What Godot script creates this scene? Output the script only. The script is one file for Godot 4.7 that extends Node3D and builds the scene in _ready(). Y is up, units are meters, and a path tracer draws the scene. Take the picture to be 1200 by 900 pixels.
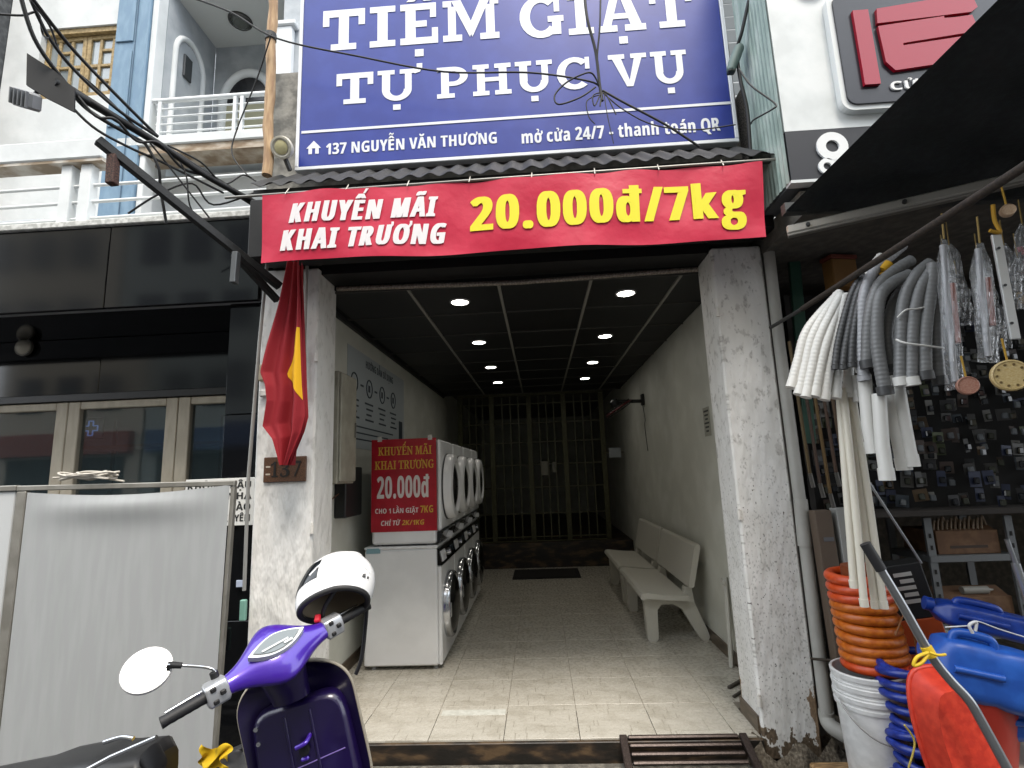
extends Node3D
# A self-service laundry in a street row, seen from the roadway. Metres, y up, laundry floor at y = 0.

class Build:
	var v := PackedVector3Array()
	var n := PackedVector3Array()
	var t := PackedVector2Array()
	var ix := PackedInt32Array()

	func vert(p: Vector3, m: Vector3, u := Vector2.ZERO) -> int:
		v.append(p); n.append(m); t.append(u)
		return v.size() - 1

	func tri(a: Vector3, b: Vector3, c: Vector3) -> void:
		var m := (c - a).cross(b - a)
		if m.length_squared() < 1e-18: return
		m = m.normalized()
		var k := vert(a, m); vert(b, m); vert(c, m)
		ix.append_array(PackedInt32Array([k, k + 1, k + 2]))

	func poly(pts: Array, out: Vector3) -> void:
		for i in range(1, pts.size() - 1):
			var a: Vector3 = pts[0]; var b: Vector3 = pts[i]; var c: Vector3 = pts[i + 1]
			if (c - a).cross(b - a).dot(out) >= 0.0: tri(a, b, c)
			else: tri(a, c, b)

	func box(c: Vector3, s: Vector3, bev := 0.0, q := Basis.IDENTITY) -> Build:
		var h := s * 0.5
		var k := minf(bev, minf(h.x, minf(h.y, h.z)) * 0.95)
		var ax := [Vector3.RIGHT, Vector3.UP, Vector3.BACK]
		for i in 3:
			var j := (i + 1) % 3
			var l := (i + 2) % 3
			for sg in [-1.0, 1.0]:
				var o: Vector3 = ax[i] * (h[i] * sg)
				var ju: Vector3 = ax[j] * (h[j] - k)
				var lu: Vector3 = ax[l] * (h[l] - k)
				poly([c + q * (o + ju + lu), c + q * (o - ju + lu), c + q * (o - ju - lu), c + q * (o + ju - lu)], q * (ax[i] * sg))
			if k > 0.0:
				for sj in [-1.0, 1.0]:
					for sl in [-1.0, 1.0]:
						var e: Vector3 = ax[i] * (h[i] - k)
						var p1: Vector3 = ax[j] * (h[j] * sj) + ax[l] * ((h[l] - k) * sl)
						var p2: Vector3 = ax[j] * ((h[j] - k) * sj) + ax[l] * (h[l] * sl)
						poly([c + q * (p1 + e), c + q * (p2 + e), c + q * (p2 - e), c + q * (p1 - e)], q * (ax[j] * sj + ax[l] * sl))
		if k > 0.0:
			for a in [-1.0, 1.0]:
				for b in [-1.0, 1.0]:
					for d in [-1.0, 1.0]:
						var w := Vector3(a, b, d)
						var x := Vector3(h.x * a, (h.y - k) * b, (h.z - k) * d)
						var y := Vector3((h.x - k) * a, h.y * b, (h.z - k) * d)
						var z := Vector3((h.x - k) * a, (h.y - k) * b, h.z * d)
						poly([c + q * x, c + q * y, c + q * z], q * w)
		return self

	# box between two corners
	func span(a: Vector3, b: Vector3, bev := 0.0) -> Build:
		return box((a + b) * 0.5, (b - a).abs(), bev)

	# square bar between two points
	func bar(a: Vector3, b: Vector3, w: float, h: float, bev := 0.0, up := Vector3.UP) -> Build:
		var z := (b - a).normalized()
		var x := up.cross(z).normalized()
		var y := z.cross(x)
		return box((a + b) * 0.5, Vector3(w, h, a.distance_to(b)), bev, Basis(x, y, z))

	func tube(pts: Array, rad, sides := 8, caps := true) -> Build:
		var cnt := pts.size()
		var tang := []
		for i in cnt:
			var a: Vector3 = pts[maxi(i - 1, 0)]; var b: Vector3 = pts[mini(i + 1, cnt - 1)]
			tang.append((b - a).normalized())
		var t0: Vector3 = tang[0]
		var x := t0.cross(Vector3.UP if absf(t0.y) < 0.9 else Vector3.RIGHT).normalized()
		var start := v.size()
		for i in cnt:
			var tg: Vector3 = tang[i]
			x = (x - tg * x.dot(tg)).normalized()
			var y := tg.cross(x)
			var r: float = rad[i] if rad is Array else rad
			var slope := 0.0
			if rad is Array:
				var i0 := maxi(i - 1, 0); var i1 := mini(i + 1, cnt - 1)
				slope = (float(rad[i1]) - float(rad[i0])) / maxf(0.0005, (pts[i1] as Vector3).distance_to(pts[i0]))
			for s in sides:
				var a := TAU * s / sides
				var d := x * cos(a) + y * sin(a)
				vert(pts[i] + d * r, (d - tg * slope).normalized(), Vector2(float(s) / sides, float(i) / maxf(1, cnt - 1)))
		for i in cnt - 1:
			for s in sides:
				var a := start + i * sides + s
				var b := start + i * sides + (s + 1) % sides
				ix.append_array(PackedInt32Array([a, a + sides, b, b, a + sides, b + sides]))
		if caps:
			for e in [0, cnt - 1]:
				var ring := []
				for s in sides: ring.append(v[start + e * sides + s])
				poly(ring, -tang[0] if e == 0 else tang[cnt - 1])
		return self

	# profile of (radius, height) turned about local y
	func lathe(prof: Array, xf := Transform3D.IDENTITY, sides := 24, flat_deg := 35.0) -> Build:
		var seg := []
		for i in prof.size() - 1:
			var d: Vector2 = prof[i + 1] - prof[i]
			seg.append(Vector2(d.y, -d.x).normalized())
		for i in seg.size():
			var na: Vector2 = seg[i]; var nb: Vector2 = seg[i]
			if i > 0 and absf(seg[i].angle_to(seg[i - 1])) < deg_to_rad(flat_deg): na = (seg[i] + seg[i - 1]).normalized()
			if i < seg.size() - 1 and absf(seg[i].angle_to(seg[i + 1])) < deg_to_rad(flat_deg): nb = (seg[i] + seg[i + 1]).normalized()
			var st := v.size()
			for s in sides + 1:
				var a := TAU * s / sides
				var c := cos(a); var sn := sin(a)
				var p: Vector2 = prof[i]; var q: Vector2 = prof[i + 1]
				vert(xf * Vector3(p.x * c, p.y, p.x * sn), (xf.basis * Vector3(na.x * c, na.y, na.x * sn)).normalized(), Vector2(float(s) / sides, 0))
				vert(xf * Vector3(q.x * c, q.y, q.x * sn), (xf.basis * Vector3(nb.x * c, nb.y, nb.x * sn)).normalized(), Vector2(float(s) / sides, 1))
			for s in sides:
				var k := st + s * 2
				ix.append_array(PackedInt32Array([k, k + 2, k + 1, k + 2, k + 3, k + 1]))
		return self

	# polygon in local xy pushed along local +z
	func prism(pg: PackedVector2Array, depth: float, xf := Transform3D.IDENTITY) -> Build:
		var tr := Geometry2D.triangulate_polygon(pg)
		for i in range(0, tr.size(), 3):
			var a := pg[tr[i]]; var b := pg[tr[i + 1]]; var c := pg[tr[i + 2]]
			poly([xf * Vector3(a.x, a.y, depth), xf * Vector3(b.x, b.y, depth), xf * Vector3(c.x, c.y, depth)], xf.basis.z)
			poly([xf * Vector3(a.x, a.y, 0), xf * Vector3(b.x, b.y, 0), xf * Vector3(c.x, c.y, 0)], -xf.basis.z)
		var cw := Geometry2D.is_polygon_clockwise(pg)
		for i in pg.size():
			var a := pg[i]; var b := pg[(i + 1) % pg.size()]
			var o := Vector2(b.y - a.y, a.x - b.x)
			if cw: o = -o
			poly([xf * Vector3(a.x, a.y, 0), xf * Vector3(b.x, b.y, 0), xf * Vector3(b.x, b.y, depth), xf * Vector3(a.x, a.y, depth)], xf.basis * Vector3(o.x, o.y, 0))
		return self

	# smooth sheet from a function of (u, v) in 0..1
	func sheet(nu: int, nv: int, fn: Callable, flip := false) -> Build:
		var st := v.size()
		var e := 0.002
		for j in nv + 1:
			for i in nu + 1:
				var a := float(i) / nu; var b := float(j) / nv
				var du: Vector3 = fn.call(minf(a + e, 1.0), b) - fn.call(maxf(a - e, 0.0), b)
				var dv: Vector3 = fn.call(a, minf(b + e, 1.0)) - fn.call(a, maxf(b - e, 0.0))
				var m := du.cross(dv).normalized()
				if flip: m = -m
				vert(fn.call(a, b), m, Vector2(a, b))
		for j in nv:
			for i in nu:
				var a := st + j * (nu + 1) + i
				var b := a + 1; var c := a + nu + 1; var d := c + 1
				if flip: ix.append_array(PackedInt32Array([a, b, c, b, d, c]))
				else: ix.append_array(PackedInt32Array([a, c, b, b, c, d]))
		return self

	# rings of equal count skinned into one smooth body
	func loft(rings: Array, caps := true) -> Build:
		var cnt: int = rings[0].size()
		var st := v.size()
		var mid := Vector3.ZERO
		for r in rings:
			for p in r: vert(p, Vector3.ZERO); mid += p
		mid /= float(rings.size() * cnt)
		var faces := []
		var vol := 0.0
		for i in rings.size() - 1:
			for s in cnt:
				var a := st + i * cnt + s; var b := st + i * cnt + (s + 1) % cnt
				var c := a + cnt; var d := b + cnt
				faces.append([a, b, c]); faces.append([b, d, c])
		for f in faces:
			vol += (v[f[0]] - mid).dot((v[f[2]] - mid).cross(v[f[1]] - mid))
		for f in faces:
			var q: Array = f if vol > 0.0 else [f[0], f[2], f[1]]
			var m := (v[q[2]] - v[q[0]]).cross(v[q[1]] - v[q[0]])
			for k in 3:
				n[q[k]] += m
				ix.append(q[k])
		for k in range(st, v.size()): n[k] = n[k].normalized()
		if caps:
			for e in [0, rings.size() - 1]:
				var ce := Vector3.ZERO
				for p in rings[e]: ce += p
				poly(rings[e], ce / cnt - mid)
		return self

	func moved(x: Transform3D) -> Build:
		for i in v.size():
			v[i] = x * v[i]; n[i] = (x.basis * n[i]).normalized()
		return self

	func flat_uv(o: Vector3, u: Vector3, w: Vector3) -> Build:
		for i in v.size(): t[i] = Vector2((v[i] - o).dot(u), (v[i] - o).dot(w))
		return self

	func mesh() -> ArrayMesh:
		var a := []
		a.resize(Mesh.ARRAY_MAX)
		a[Mesh.ARRAY_VERTEX] = v; a[Mesh.ARRAY_NORMAL] = n; a[Mesh.ARRAY_TEX_UV] = t; a[Mesh.ARRAY_INDEX] = ix
		var m := ArrayMesh.new()
		m.add_surface_from_arrays(Mesh.PRIMITIVE_TRIANGLES, a)
		return m

var taken := {}
var mats := {}
var rng := RandomNumberGenerator.new()

func numbered(called: String) -> String:
	if not taken.has(called):
		taken[called] = 0
		return called
	taken[called] += 1
	return "%s_%03d" % [called, taken[called]]

func tag(o: Node, label: String, category: String, group := "", kind := "") -> Node:
	if label: o.set_meta("label", label)
	if category: o.set_meta("category", category)
	if group: o.set_meta("group", group)
	if kind: o.set_meta("kind", kind)
	return o

# a thing: a node at its base whose children are its parts
func thing(called: String, label: String, category: String, at := Vector3.ZERO, group := "") -> Node3D:
	var o := Node3D.new()
	o.name = numbered(called)
	add_child(o)
	o.position = at
	tag(o, label, category, group)
	return o

# a shape given in world coordinates as one named mesh under its parent
func put(b: Build, called: String, m: Material, parent: Node3D = null) -> MeshInstance3D:
	var o := MeshInstance3D.new()
	if parent == null:
		o.name = numbered(called)
		add_child(o)
	else:
		b.moved(parent.global_transform.affine_inverse())
		o.name = called
		parent.add_child(o, true)
	o.mesh = b.mesh()
	o.material_override = m
	return o

func share(ms: Mesh, called: String, m: Material, parent: Node3D, at: Vector3, turn := 0.0) -> MeshInstance3D:
	var o := MeshInstance3D.new()
	o.name = called
	parent.add_child(o, true)
	o.mesh = ms
	o.material_override = m
	o.position = at
	o.rotation.y = turn
	return o

func copy(o: Node3D, at: Vector3, label := "") -> Node3D:
	var base := String(o.name)
	var c := o.duplicate() as Node3D
	c.name = numbered(base)
	add_child(c)
	c.position = at
	if label: c.set_meta("label", label)
	return c

func structure(b: Build, called: String, m: Material) -> MeshInstance3D:
	var o := put(b, called, m)
	o.set_meta("kind", "structure")
	return o

# ---------- materials ----------
func hx(s: String) -> Color: return Color.html(s)

func noise_tex(cols: Array, stops: Array, freq: float, sd: int, oct := 4, size := 512, kind := FastNoiseLite.TYPE_SIMPLEX_SMOOTH) -> NoiseTexture2D:
	var f := FastNoiseLite.new()
	f.seed = sd; f.frequency = freq; f.fractal_octaves = oct; f.noise_type = kind
	var g := Gradient.new()
	g.offsets = PackedFloat32Array(stops)
	g.colors = PackedColorArray(cols)
	var x := NoiseTexture2D.new()
	x.width = size; x.height = size; x.seamless = true; x.noise = f; x.color_ramp = g
	return x

# shared relief: fine, middle or coarse; its depth is set with normal_scale
func bump_tex(freq: float) -> NoiseTexture2D:
	var fq := 0.02 if freq < 0.03 else (0.05 if freq < 0.08 else 0.12)
	var key := "bump%s" % fq
	if mats.has(key): return mats[key]
	var f := FastNoiseLite.new()
	f.seed = 17; f.frequency = fq; f.fractal_octaves = 4
	var x := NoiseTexture2D.new()
	x.width = 512; x.height = 512; x.seamless = true; x.noise = f; x.as_normal_map = true; x.bump_strength = 8.0
	mats[key] = x
	return x

func relief(m: StandardMaterial3D, freq: float, depth: float) -> void:
	m.normal_enabled = true
	m.normal_texture = bump_tex(freq)
	m.normal_scale = depth / 8.0

func plain(c: String, rough: float, metal := 0.0) -> StandardMaterial3D:
	var key := "%s_%s_%s" % [c, rough, metal]
	if mats.has(key): return mats[key]
	var m := StandardMaterial3D.new()
	m.albedo_color = hx(c); m.roughness = rough; m.metallic = metal
	mats[key] = m
	return m

# mottled surface: the colour wanders between three tones; repeats every 1/scale metres
func mottled(key: String, a: String, b: String, c: String, rough: float, scale: Vector3, freq := 0.012, bump := 0.0, metal := 0.0, oct := 5) -> StandardMaterial3D:
	if mats.has(key): return mats[key]
	var m := StandardMaterial3D.new()
	var sd := absi(hash(key)) % 10000
	m.albedo_texture = noise_tex([hx(a), hx(b), hx(c)], [0.3, 0.52, 0.75], freq, sd, oct)
	m.roughness = rough; m.metallic = metal
	m.uv1_triplanar = true; m.uv1_world_triplanar = true; m.uv1_scale = scale
	if bump > 0.0:
		relief(m, freq * 3.0, bump)
	mats[key] = m
	return m

func glowing(c: String, energy: float) -> StandardMaterial3D:
	var m := StandardMaterial3D.new()
	m.albedo_color = hx(c); m.emission_enabled = true; m.emission = hx(c); m.emission_energy_multiplier = energy
	return m

func pane(c: String, alpha: float) -> StandardMaterial3D:
	var m := StandardMaterial3D.new()
	m.albedo_color = Color(hx(c), alpha); m.transparency = BaseMaterial3D.TRANSPARENCY_ALPHA; m.roughness = 0.03
	return m

# ---------- lettering ----------
const MARKS := {"Ệ": "Ê.", "Ặ": "Ă.", "Ự": "U,.", "Ụ": "U.", "Ễ": "Ê~", "Ư": "U,", "Ơ": "O,", "ở": "o,?", "ử": "u,?", "Ế": "Ê/", "Ầ": "Â`", "Ừ": "U,`", "Ỉ": "I?", "Ậ": "Â.", "Ờ": "O,`", "Ớ": "O,/", "Ử": "U,?", "Ẫ": "Â~", "Ữ": "U,~", "Ộ": "Ô."}

func font(serif: bool, bold := true) -> SystemFont:
	var key := "font%s%s" % [serif, bold]
	if mats.has(key): return mats[key]
	var f := SystemFont.new()
	f.font_names = PackedStringArray(["Droid Serif" if serif else "Droid Sans"])
	f.font_weight = 700 if bold else 400
	mats[key] = f
	return f

func glyph(ch: String, f: Font) -> TextMesh:
	var m := TextMesh.new()
	m.font = f; m.font_size = 64; m.pixel_size = 1.0 / 64.0; m.depth = 0.02; m.text = ch; m.curve_step = 1.5
	m.horizontal_alignment = HORIZONTAL_ALIGNMENT_LEFT
	m.vertical_alignment = VERTICAL_ALIGNMENT_CENTER
	return m

# a line of writing on the sheet fn(x, y) -> point; x runs 0..width, capitals are `cap` tall
func write(s: String, f: Font, width: float, cap: float, origin: Vector3, right: Vector3, up: Vector3, depth: float, slant := 0.0, wave = null, fat := 0.0) -> Build:
	var href := glyph("H", f).get_aabb()
	var base := href.position.y
	var ch_h := href.size.y
	var adv := 0.0
	var items := []
	for ch in s:
		var spec: String = MARKS.get(ch, ch)
		var w := f.get_string_size(spec[0], HORIZONTAL_ALIGNMENT_LEFT, -1, 64).x / 64.0
		items.append([spec, adv, w])
		adv += w + fat
	var sy := cap / ch_h
	var sx := width / adv
	var nrm := right.cross(up).normalized()
	var b := Build.new()
	var place := func(p: Vector3) -> Vector3:
		var x := p.x * sx + (p.y) * sy * slant
		var y := p.y * sy
		var q: Vector3 = origin + right * x + up * y + nrm * (p.z * depth)
		if wave != null: q += nrm * float(wave.call(q))
		return q
	for it in items:
		var spec: String = it[0]
		if spec[0] != " ":
			var gm := glyph(spec[0], f)
			var ar := gm.get_mesh_arrays()
			var vs: PackedVector3Array = ar[Mesh.ARRAY_VERTEX]
			var ns: PackedVector3Array = ar[Mesh.ARRAY_NORMAL]
			var ids = ar[Mesh.ARRAY_INDEX]
			var bb := gm.get_aabb()
			for rep in ([0.0] if fat <= 0.0 else [-fat * 0.5, 0.0, fat * 0.5]):
				var st := b.v.size()
				for k in vs.size():
					var p := vs[k]
					var q := Vector3(p.x - bb.position.x + 0.5 * (float(it[2]) - bb.size.x) + float(it[1]) + rep, p.y - base, p.z / 0.02 + 0.5 + rep * 2.0)
					var m := ns[k]
					b.vert(place.call(q), (right * m.x + up * m.y + nrm * m.z).normalized())
				if ids != null and ids.size() > 0:
					for k in ids: b.ix.append(st + k)
				else:
					for k in vs.size(): b.ix.append(st + k)
			# the marks that the type lacks
			var x0: float = float(it[1]) + 0.5 * (float(it[2]) - bb.size.x)
			var x1: float = x0 + bb.size.x
			var xm := (x0 + x1) * 0.5
			var top := bb.end.y - base
			for k in range(1, spec.length()):
				var pg := []
				var mk := spec[k]
				if mk == ".": pg = [[xm - 0.075, -0.27], [xm + 0.075, -0.27], [xm + 0.075, -0.12], [xm - 0.075, -0.12]]
				elif mk == ",": pg = [[x1 - 0.1, top - 0.12], [x1 + 0.02, top - 0.14], [x1 + 0.12, top - 0.02], [x1 + 0.1, top + 0.1], [x1 - 0.02, top + 0.1], [x1, top]]
				elif mk == "/": pg = [[xm + 0.08, top + 0.02], [xm + 0.18, top + 0.02], [xm + 0.3, top + 0.2], [xm + 0.16, top + 0.2]]
				elif mk == "`": pg = [[xm + 0.02, top + 0.02], [xm + 0.1, top + 0.02], [xm - 0.02, top + 0.19], [xm - 0.16, top + 0.19]]
				elif mk == "~": pg = [[xm - 0.18, top + 0.04], [xm - 0.08, top + 0.13], [xm + 0.06, top + 0.05], [xm + 0.18, top + 0.12], [xm + 0.18, top + 0.2], [xm + 0.06, top + 0.14], [xm - 0.08, top + 0.22], [xm - 0.18, top + 0.13]]
				elif mk == "?": pg = [[xm - 0.03, top + 0.03], [xm + 0.05, top + 0.03], [xm + 0.12, top + 0.13], [xm + 0.06, top + 0.22], [xm - 0.08, top + 0.22], [xm - 0.08, top + 0.16], [xm + 0.02, top + 0.15], [xm + 0.02, top + 0.11]]
				if slant == 0.0 and (mk == "/" or mk == "`"):
					for q in pg: q[0] -= 0.06
				var p2 := PackedVector2Array()
				for q in pg: p2.append(Vector2(q[0], q[1]))
				var sub := Build.new()
				sub.prism(p2, 0.96)
				var st := b.v.size()
				for i in sub.v.size():
					b.vert(place.call(sub.v[i]), (right * sub.n[i].x + up * sub.n[i].y + nrm * sub.n[i].z).normalized())
				for i in sub.ix: b.ix.append(st + i)
	return b

# heavy slab-serif capitals drawn as pieces: rectangles [x0,y0,x1,y1], outlines, arcs ["a",cx,cy,rx,ry,thick_x,thick_y,from,to]
const SLAB := {
	"T": [1.0, [[0, .82, 1, 1], [0, .6, .15, .82], [.85, .6, 1, .82], [.38, .15, .62, .82], [.2, 0, .8, .15]]],
	"I": [.6, [[0, 0, .6, .15], [0, .85, .6, 1], [.18, .15, .42, .85]]],
	"E": [.88, [[0, 0, .88, .16], [.74, .16, .88, .38], [0, .84, .84, 1], [.7, .64, .84, .84], [.12, .16, .36, .84], [.36, .42, .62, .57]]],
	"M": [1.3, [[0, 0, .44, .15], [.86, 0, 1.3, .15], [.12, .15, .3, .85], [1.0, .15, 1.2, .85], [0, .85, .2, 1], [1.1, .85, 1.3, 1], ["p", .2, 1, .42, 1, .72, .3, .62, .08], ["p", .88, 1, 1.1, 1, .68, .08, .58, .3]]],
	"G": [1.05, [["a", .52, .5, .52, .52, .25, .17, 48, 318], [.68, .36, 1.06, .5], [.78, .05, .99, .36], [.84, .6, .97, 1.0]]],
	"A": [1.12, [[0, 0, .44, .15], [.62, 0, 1.12, .15], ["p", .36, 1, .56, 1, .3, .15, .1, .15], ["p", .5, 1, .72, 1, 1.02, .15, .76, .15], [.34, .3, .78, .43]]],
	"P": [.9, [[0, 0, .5, .14], [.12, .14, .34, .86], [0, .86, .46, 1], ["a", .46, .69, .42, .31, .22, .14, -90, 90], [.34, .38, .46, .52]]],
	"H": [1.08, [[0, 0, .46, .14], [.62, 0, 1.08, .14], [0, .86, .46, 1], [.62, .86, 1.08, 1], [.12, .14, .34, .86], [.74, .14, .96, .86], [.34, .44, .74, .57]]],
	"U": [1.04, [[0, .86, .46, 1], [.6, .86, 1.04, 1], [.12, .36, .34, .86], [.74, .36, .92, .86], ["a", .52, .36, .4, .37, .21, .16, 180, 360]]],
	"C": [.95, [["a", .5, .5, .5, .52, .23, .16, 45, 312], [.8, .62, .92, 1.0]]],
	"V": [1.12, [[0, .86, .48, 1], [.66, .86, 1.12, 1], ["p", .12, .86, .38, .86, .64, .02, .5, 0], ["p", .76, .86, .98, .86, .68, 0, .54, 0]]]}

func slab(s: String, width: float, cap: float, origin: Vector3, right: Vector3, up: Vector3, depth: float) -> Build:
	var split := {"Ệ": "E^.", "Ặ": "Au.", "Ự": "U,.", "Ụ": "U."}
	var gap := 0.12
	var adv := 0.0
	for ch in s: adv += (0.5 if ch == " " else float(SLAB[split.get(ch, ch)[0]][0])) + gap
	adv -= gap
	var sx := width / adv
	var b := Build.new()
	var pen := 0.0
	var lift := 0.0
	var nrm := right.cross(up).normalized()
	for ch in s:
		if ch == " ":
			pen += 0.5 + gap
			continue
		var spec: String = split.get(ch, ch)
		var g: Array = SLAB[spec[0]]
		var parts: Array = g[1].duplicate()
		var w: float = g[0]
		for k in range(1, spec.length()):
			var c := spec[k]
			if c == ".": parts.append([w * .5 - .1, -.3, w * .5 + .1, -.13])
			if c == "^": parts.append(["p", w * .5 - .3, 1.06, w * .5 - .12, 1.06, w * .5, 1.16, w * .5 + .12, 1.06, w * .5 + .3, 1.06, w * .5 + .08, 1.27, w * .5 - .08, 1.27])
			if c == "u": parts.append(["a", w * .5, 1.27, .28, .2, .13, .11, 180, 360])
			if c == ",": parts.append(["p", w - .1, 1.0, w - .04, .84, w + .1, .88, w + .17, 1.0, w + .17, 1.16, w + .02, 1.16, w + .02, 1.02])
		for pc in parts:
			lift += 0.00005
			var pg := PackedVector2Array()
			if pc[0] is String and pc[0] == "p":
				for i in range(1, pc.size(), 2): pg.append(Vector2(pc[i], pc[i + 1]))
				_piece(b, pg, pen, sx, cap, origin, right, up, nrm, depth + lift)
			elif pc[0] is String:
				var steps := 18
				for i in steps:
					pg = PackedVector2Array()
					for e in [[i, 0], [i + 1, 0], [i + 1, 1], [i, 1]]:
						var a := deg_to_rad(lerpf(pc[7], pc[8], float(e[0]) / steps))
						pg.append(Vector2(pc[1] + cos(a) * (pc[3] - e[1] * pc[5]), pc[2] + sin(a) * (pc[4] - e[1] * pc[6])))
					_piece(b, pg, pen, sx, cap, origin, right, up, nrm, depth + lift)
			else:
				pg = PackedVector2Array([Vector2(pc[0], pc[1]), Vector2(pc[2], pc[1]), Vector2(pc[2], pc[3]), Vector2(pc[0], pc[3])])
				_piece(b, pg, pen, sx, cap, origin, right, up, nrm, depth + lift)
		pen += w + gap
	return b

func _piece(b: Build, pg: PackedVector2Array, pen: float, sx: float, cap: float, o: Vector3, right: Vector3, up: Vector3, nrm: Vector3, depth: float) -> void:
	var q := PackedVector2Array()
	for p in pg: q.append(Vector2((p.x + pen) * sx, p.y * cap))
	b.prism(q, depth, Transform3D(Basis(right, up, nrm), o))

func circle(r: float, k := 20, c := Vector2.ZERO, ry := -1.0) -> PackedVector2Array:
	var g := PackedVector2Array()
	for i in k: g.append(c + Vector2(cos(TAU * i / k) * r, sin(TAU * i / k) * (r if ry < 0.0 else ry)))
	return g

func rounded(w: float, h: float, r: float, k := 5) -> PackedVector2Array:
	var g := PackedVector2Array()
	for c in [[w / 2 - r, h / 2 - r, 0.0], [-w / 2 + r, h / 2 - r, 90.0], [-w / 2 + r, -h / 2 + r, 180.0], [w / 2 - r, -h / 2 + r, 270.0]]:
		for i in k + 1:
			var a := deg_to_rad(c[2] + 90.0 * i / k)
			g.append(Vector2(c[0] + cos(a) * r, c[1] + sin(a) * r))
	return g

# smooth path through points
func smooth(pts: Array, per := 6) -> Array:
	var out := []
	for i in pts.size() - 1:
		var p0: Vector3 = pts[maxi(i - 1, 0)]; var p1: Vector3 = pts[i]; var p2: Vector3 = pts[i + 1]; var p3: Vector3 = pts[mini(i + 2, pts.size() - 1)]
		for k in per:
			out.append(p1.cubic_interpolate(p2, p0, p3, float(k) / per))
	out.append(pts[-1])
	return out

# a hanging line from a to b with sag
func sagged(a: Vector3, b: Vector3, sag: float, k := 14) -> Array:
	var out := []
	for i in k + 1:
		var s := float(i) / k
		out.append(a.lerp(b, s) + Vector3.DOWN * (sag * 4.0 * s * (1.0 - s)))
	return out

func facing(x: Vector3, y: Vector3, o: Vector3) -> Transform3D:
	var z := x.cross(y).normalized()
	var xn := x.normalized()
	return Transform3D(Basis(xn, z.cross(xn), z), o)

func _ready() -> void:
	rng.seed = 137
	# camera
	var cam := Camera3D.new()
	cam.name = "camera"
	cam.position = Vector3(0, 1.62, 0)
	cam.rotation = Vector3(deg_to_rad(9.63), deg_to_rad(2.69), deg_to_rad(-2.16))
	cam.fov = 72.66
	cam.far = 400.0
	cam.current = true
	add_child(cam)
	# overcast sky
	var env := Environment.new()
	env.background_mode = Environment.BG_SKY
	var skm := ProceduralSkyMaterial.new()
	skm.sky_top_color = hx("e3e9f0"); skm.sky_horizon_color = hx("dfe4ea"); skm.sky_curve = 0.2
	skm.ground_bottom_color = hx("6a6a6a"); skm.ground_horizon_color = hx("9a9c9e")
	skm.sun_angle_max = 0.0
	skm.energy_multiplier = 1.0
	var sky := Sky.new()
	sky.sky_material = skm
	env.sky = sky
	env.background_energy_multiplier = 1.0
	env.tonemap_mode = Environment.TONE_MAPPER_LINEAR
	env.tonemap_exposure = 4.2
	env.sdfgi_enabled = true; env.ssao_enabled = true; env.ssil_enabled = true
	var we := WorldEnvironment.new()
	we.name = "world_environment"
	we.environment = env
	add_child(we)
	var sun := DirectionalLight3D.new()
	sun.name = "sun"
	sun.light_energy = 0.3
	sun.light_angular_distance = 20.0
	sun.light_color = hx("fff6ea")
	sun.shadow_enabled = true
	sun.rotation = Vector3(deg_to_rad(-62), deg_to_rad(18), 0)
	add_child(sun)
	ground()
	laundry_building()
	granite_building()
	white_house()
	hardware_building()
	opposite_side()
	roof_and_signs()
	laundry_inside()
	left_street_things()
	arms_and_cables()
	scooter()
	hardware_goods()

func ground() -> void:
	var road := mottled("asphalt", "2e2e2f", "3b3b3c", "48484a", 0.9, Vector3.ONE * 0.9, 0.03, 2.0)
	structure(Build.new().box(Vector3(0, -0.25, 40), Vector3(240, 0.1, 240)), "street", road)
	var pave := mottled("pavement", "55524c", "6b675f", "7d786e", 0.85, Vector3.ONE * 0.8, 0.03, 1.5)
	structure(Build.new().span(Vector3(-9, -0.196, -3.1), Vector3(9, -0.12, -3.5), 0.01), "pavement", pave)

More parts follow.
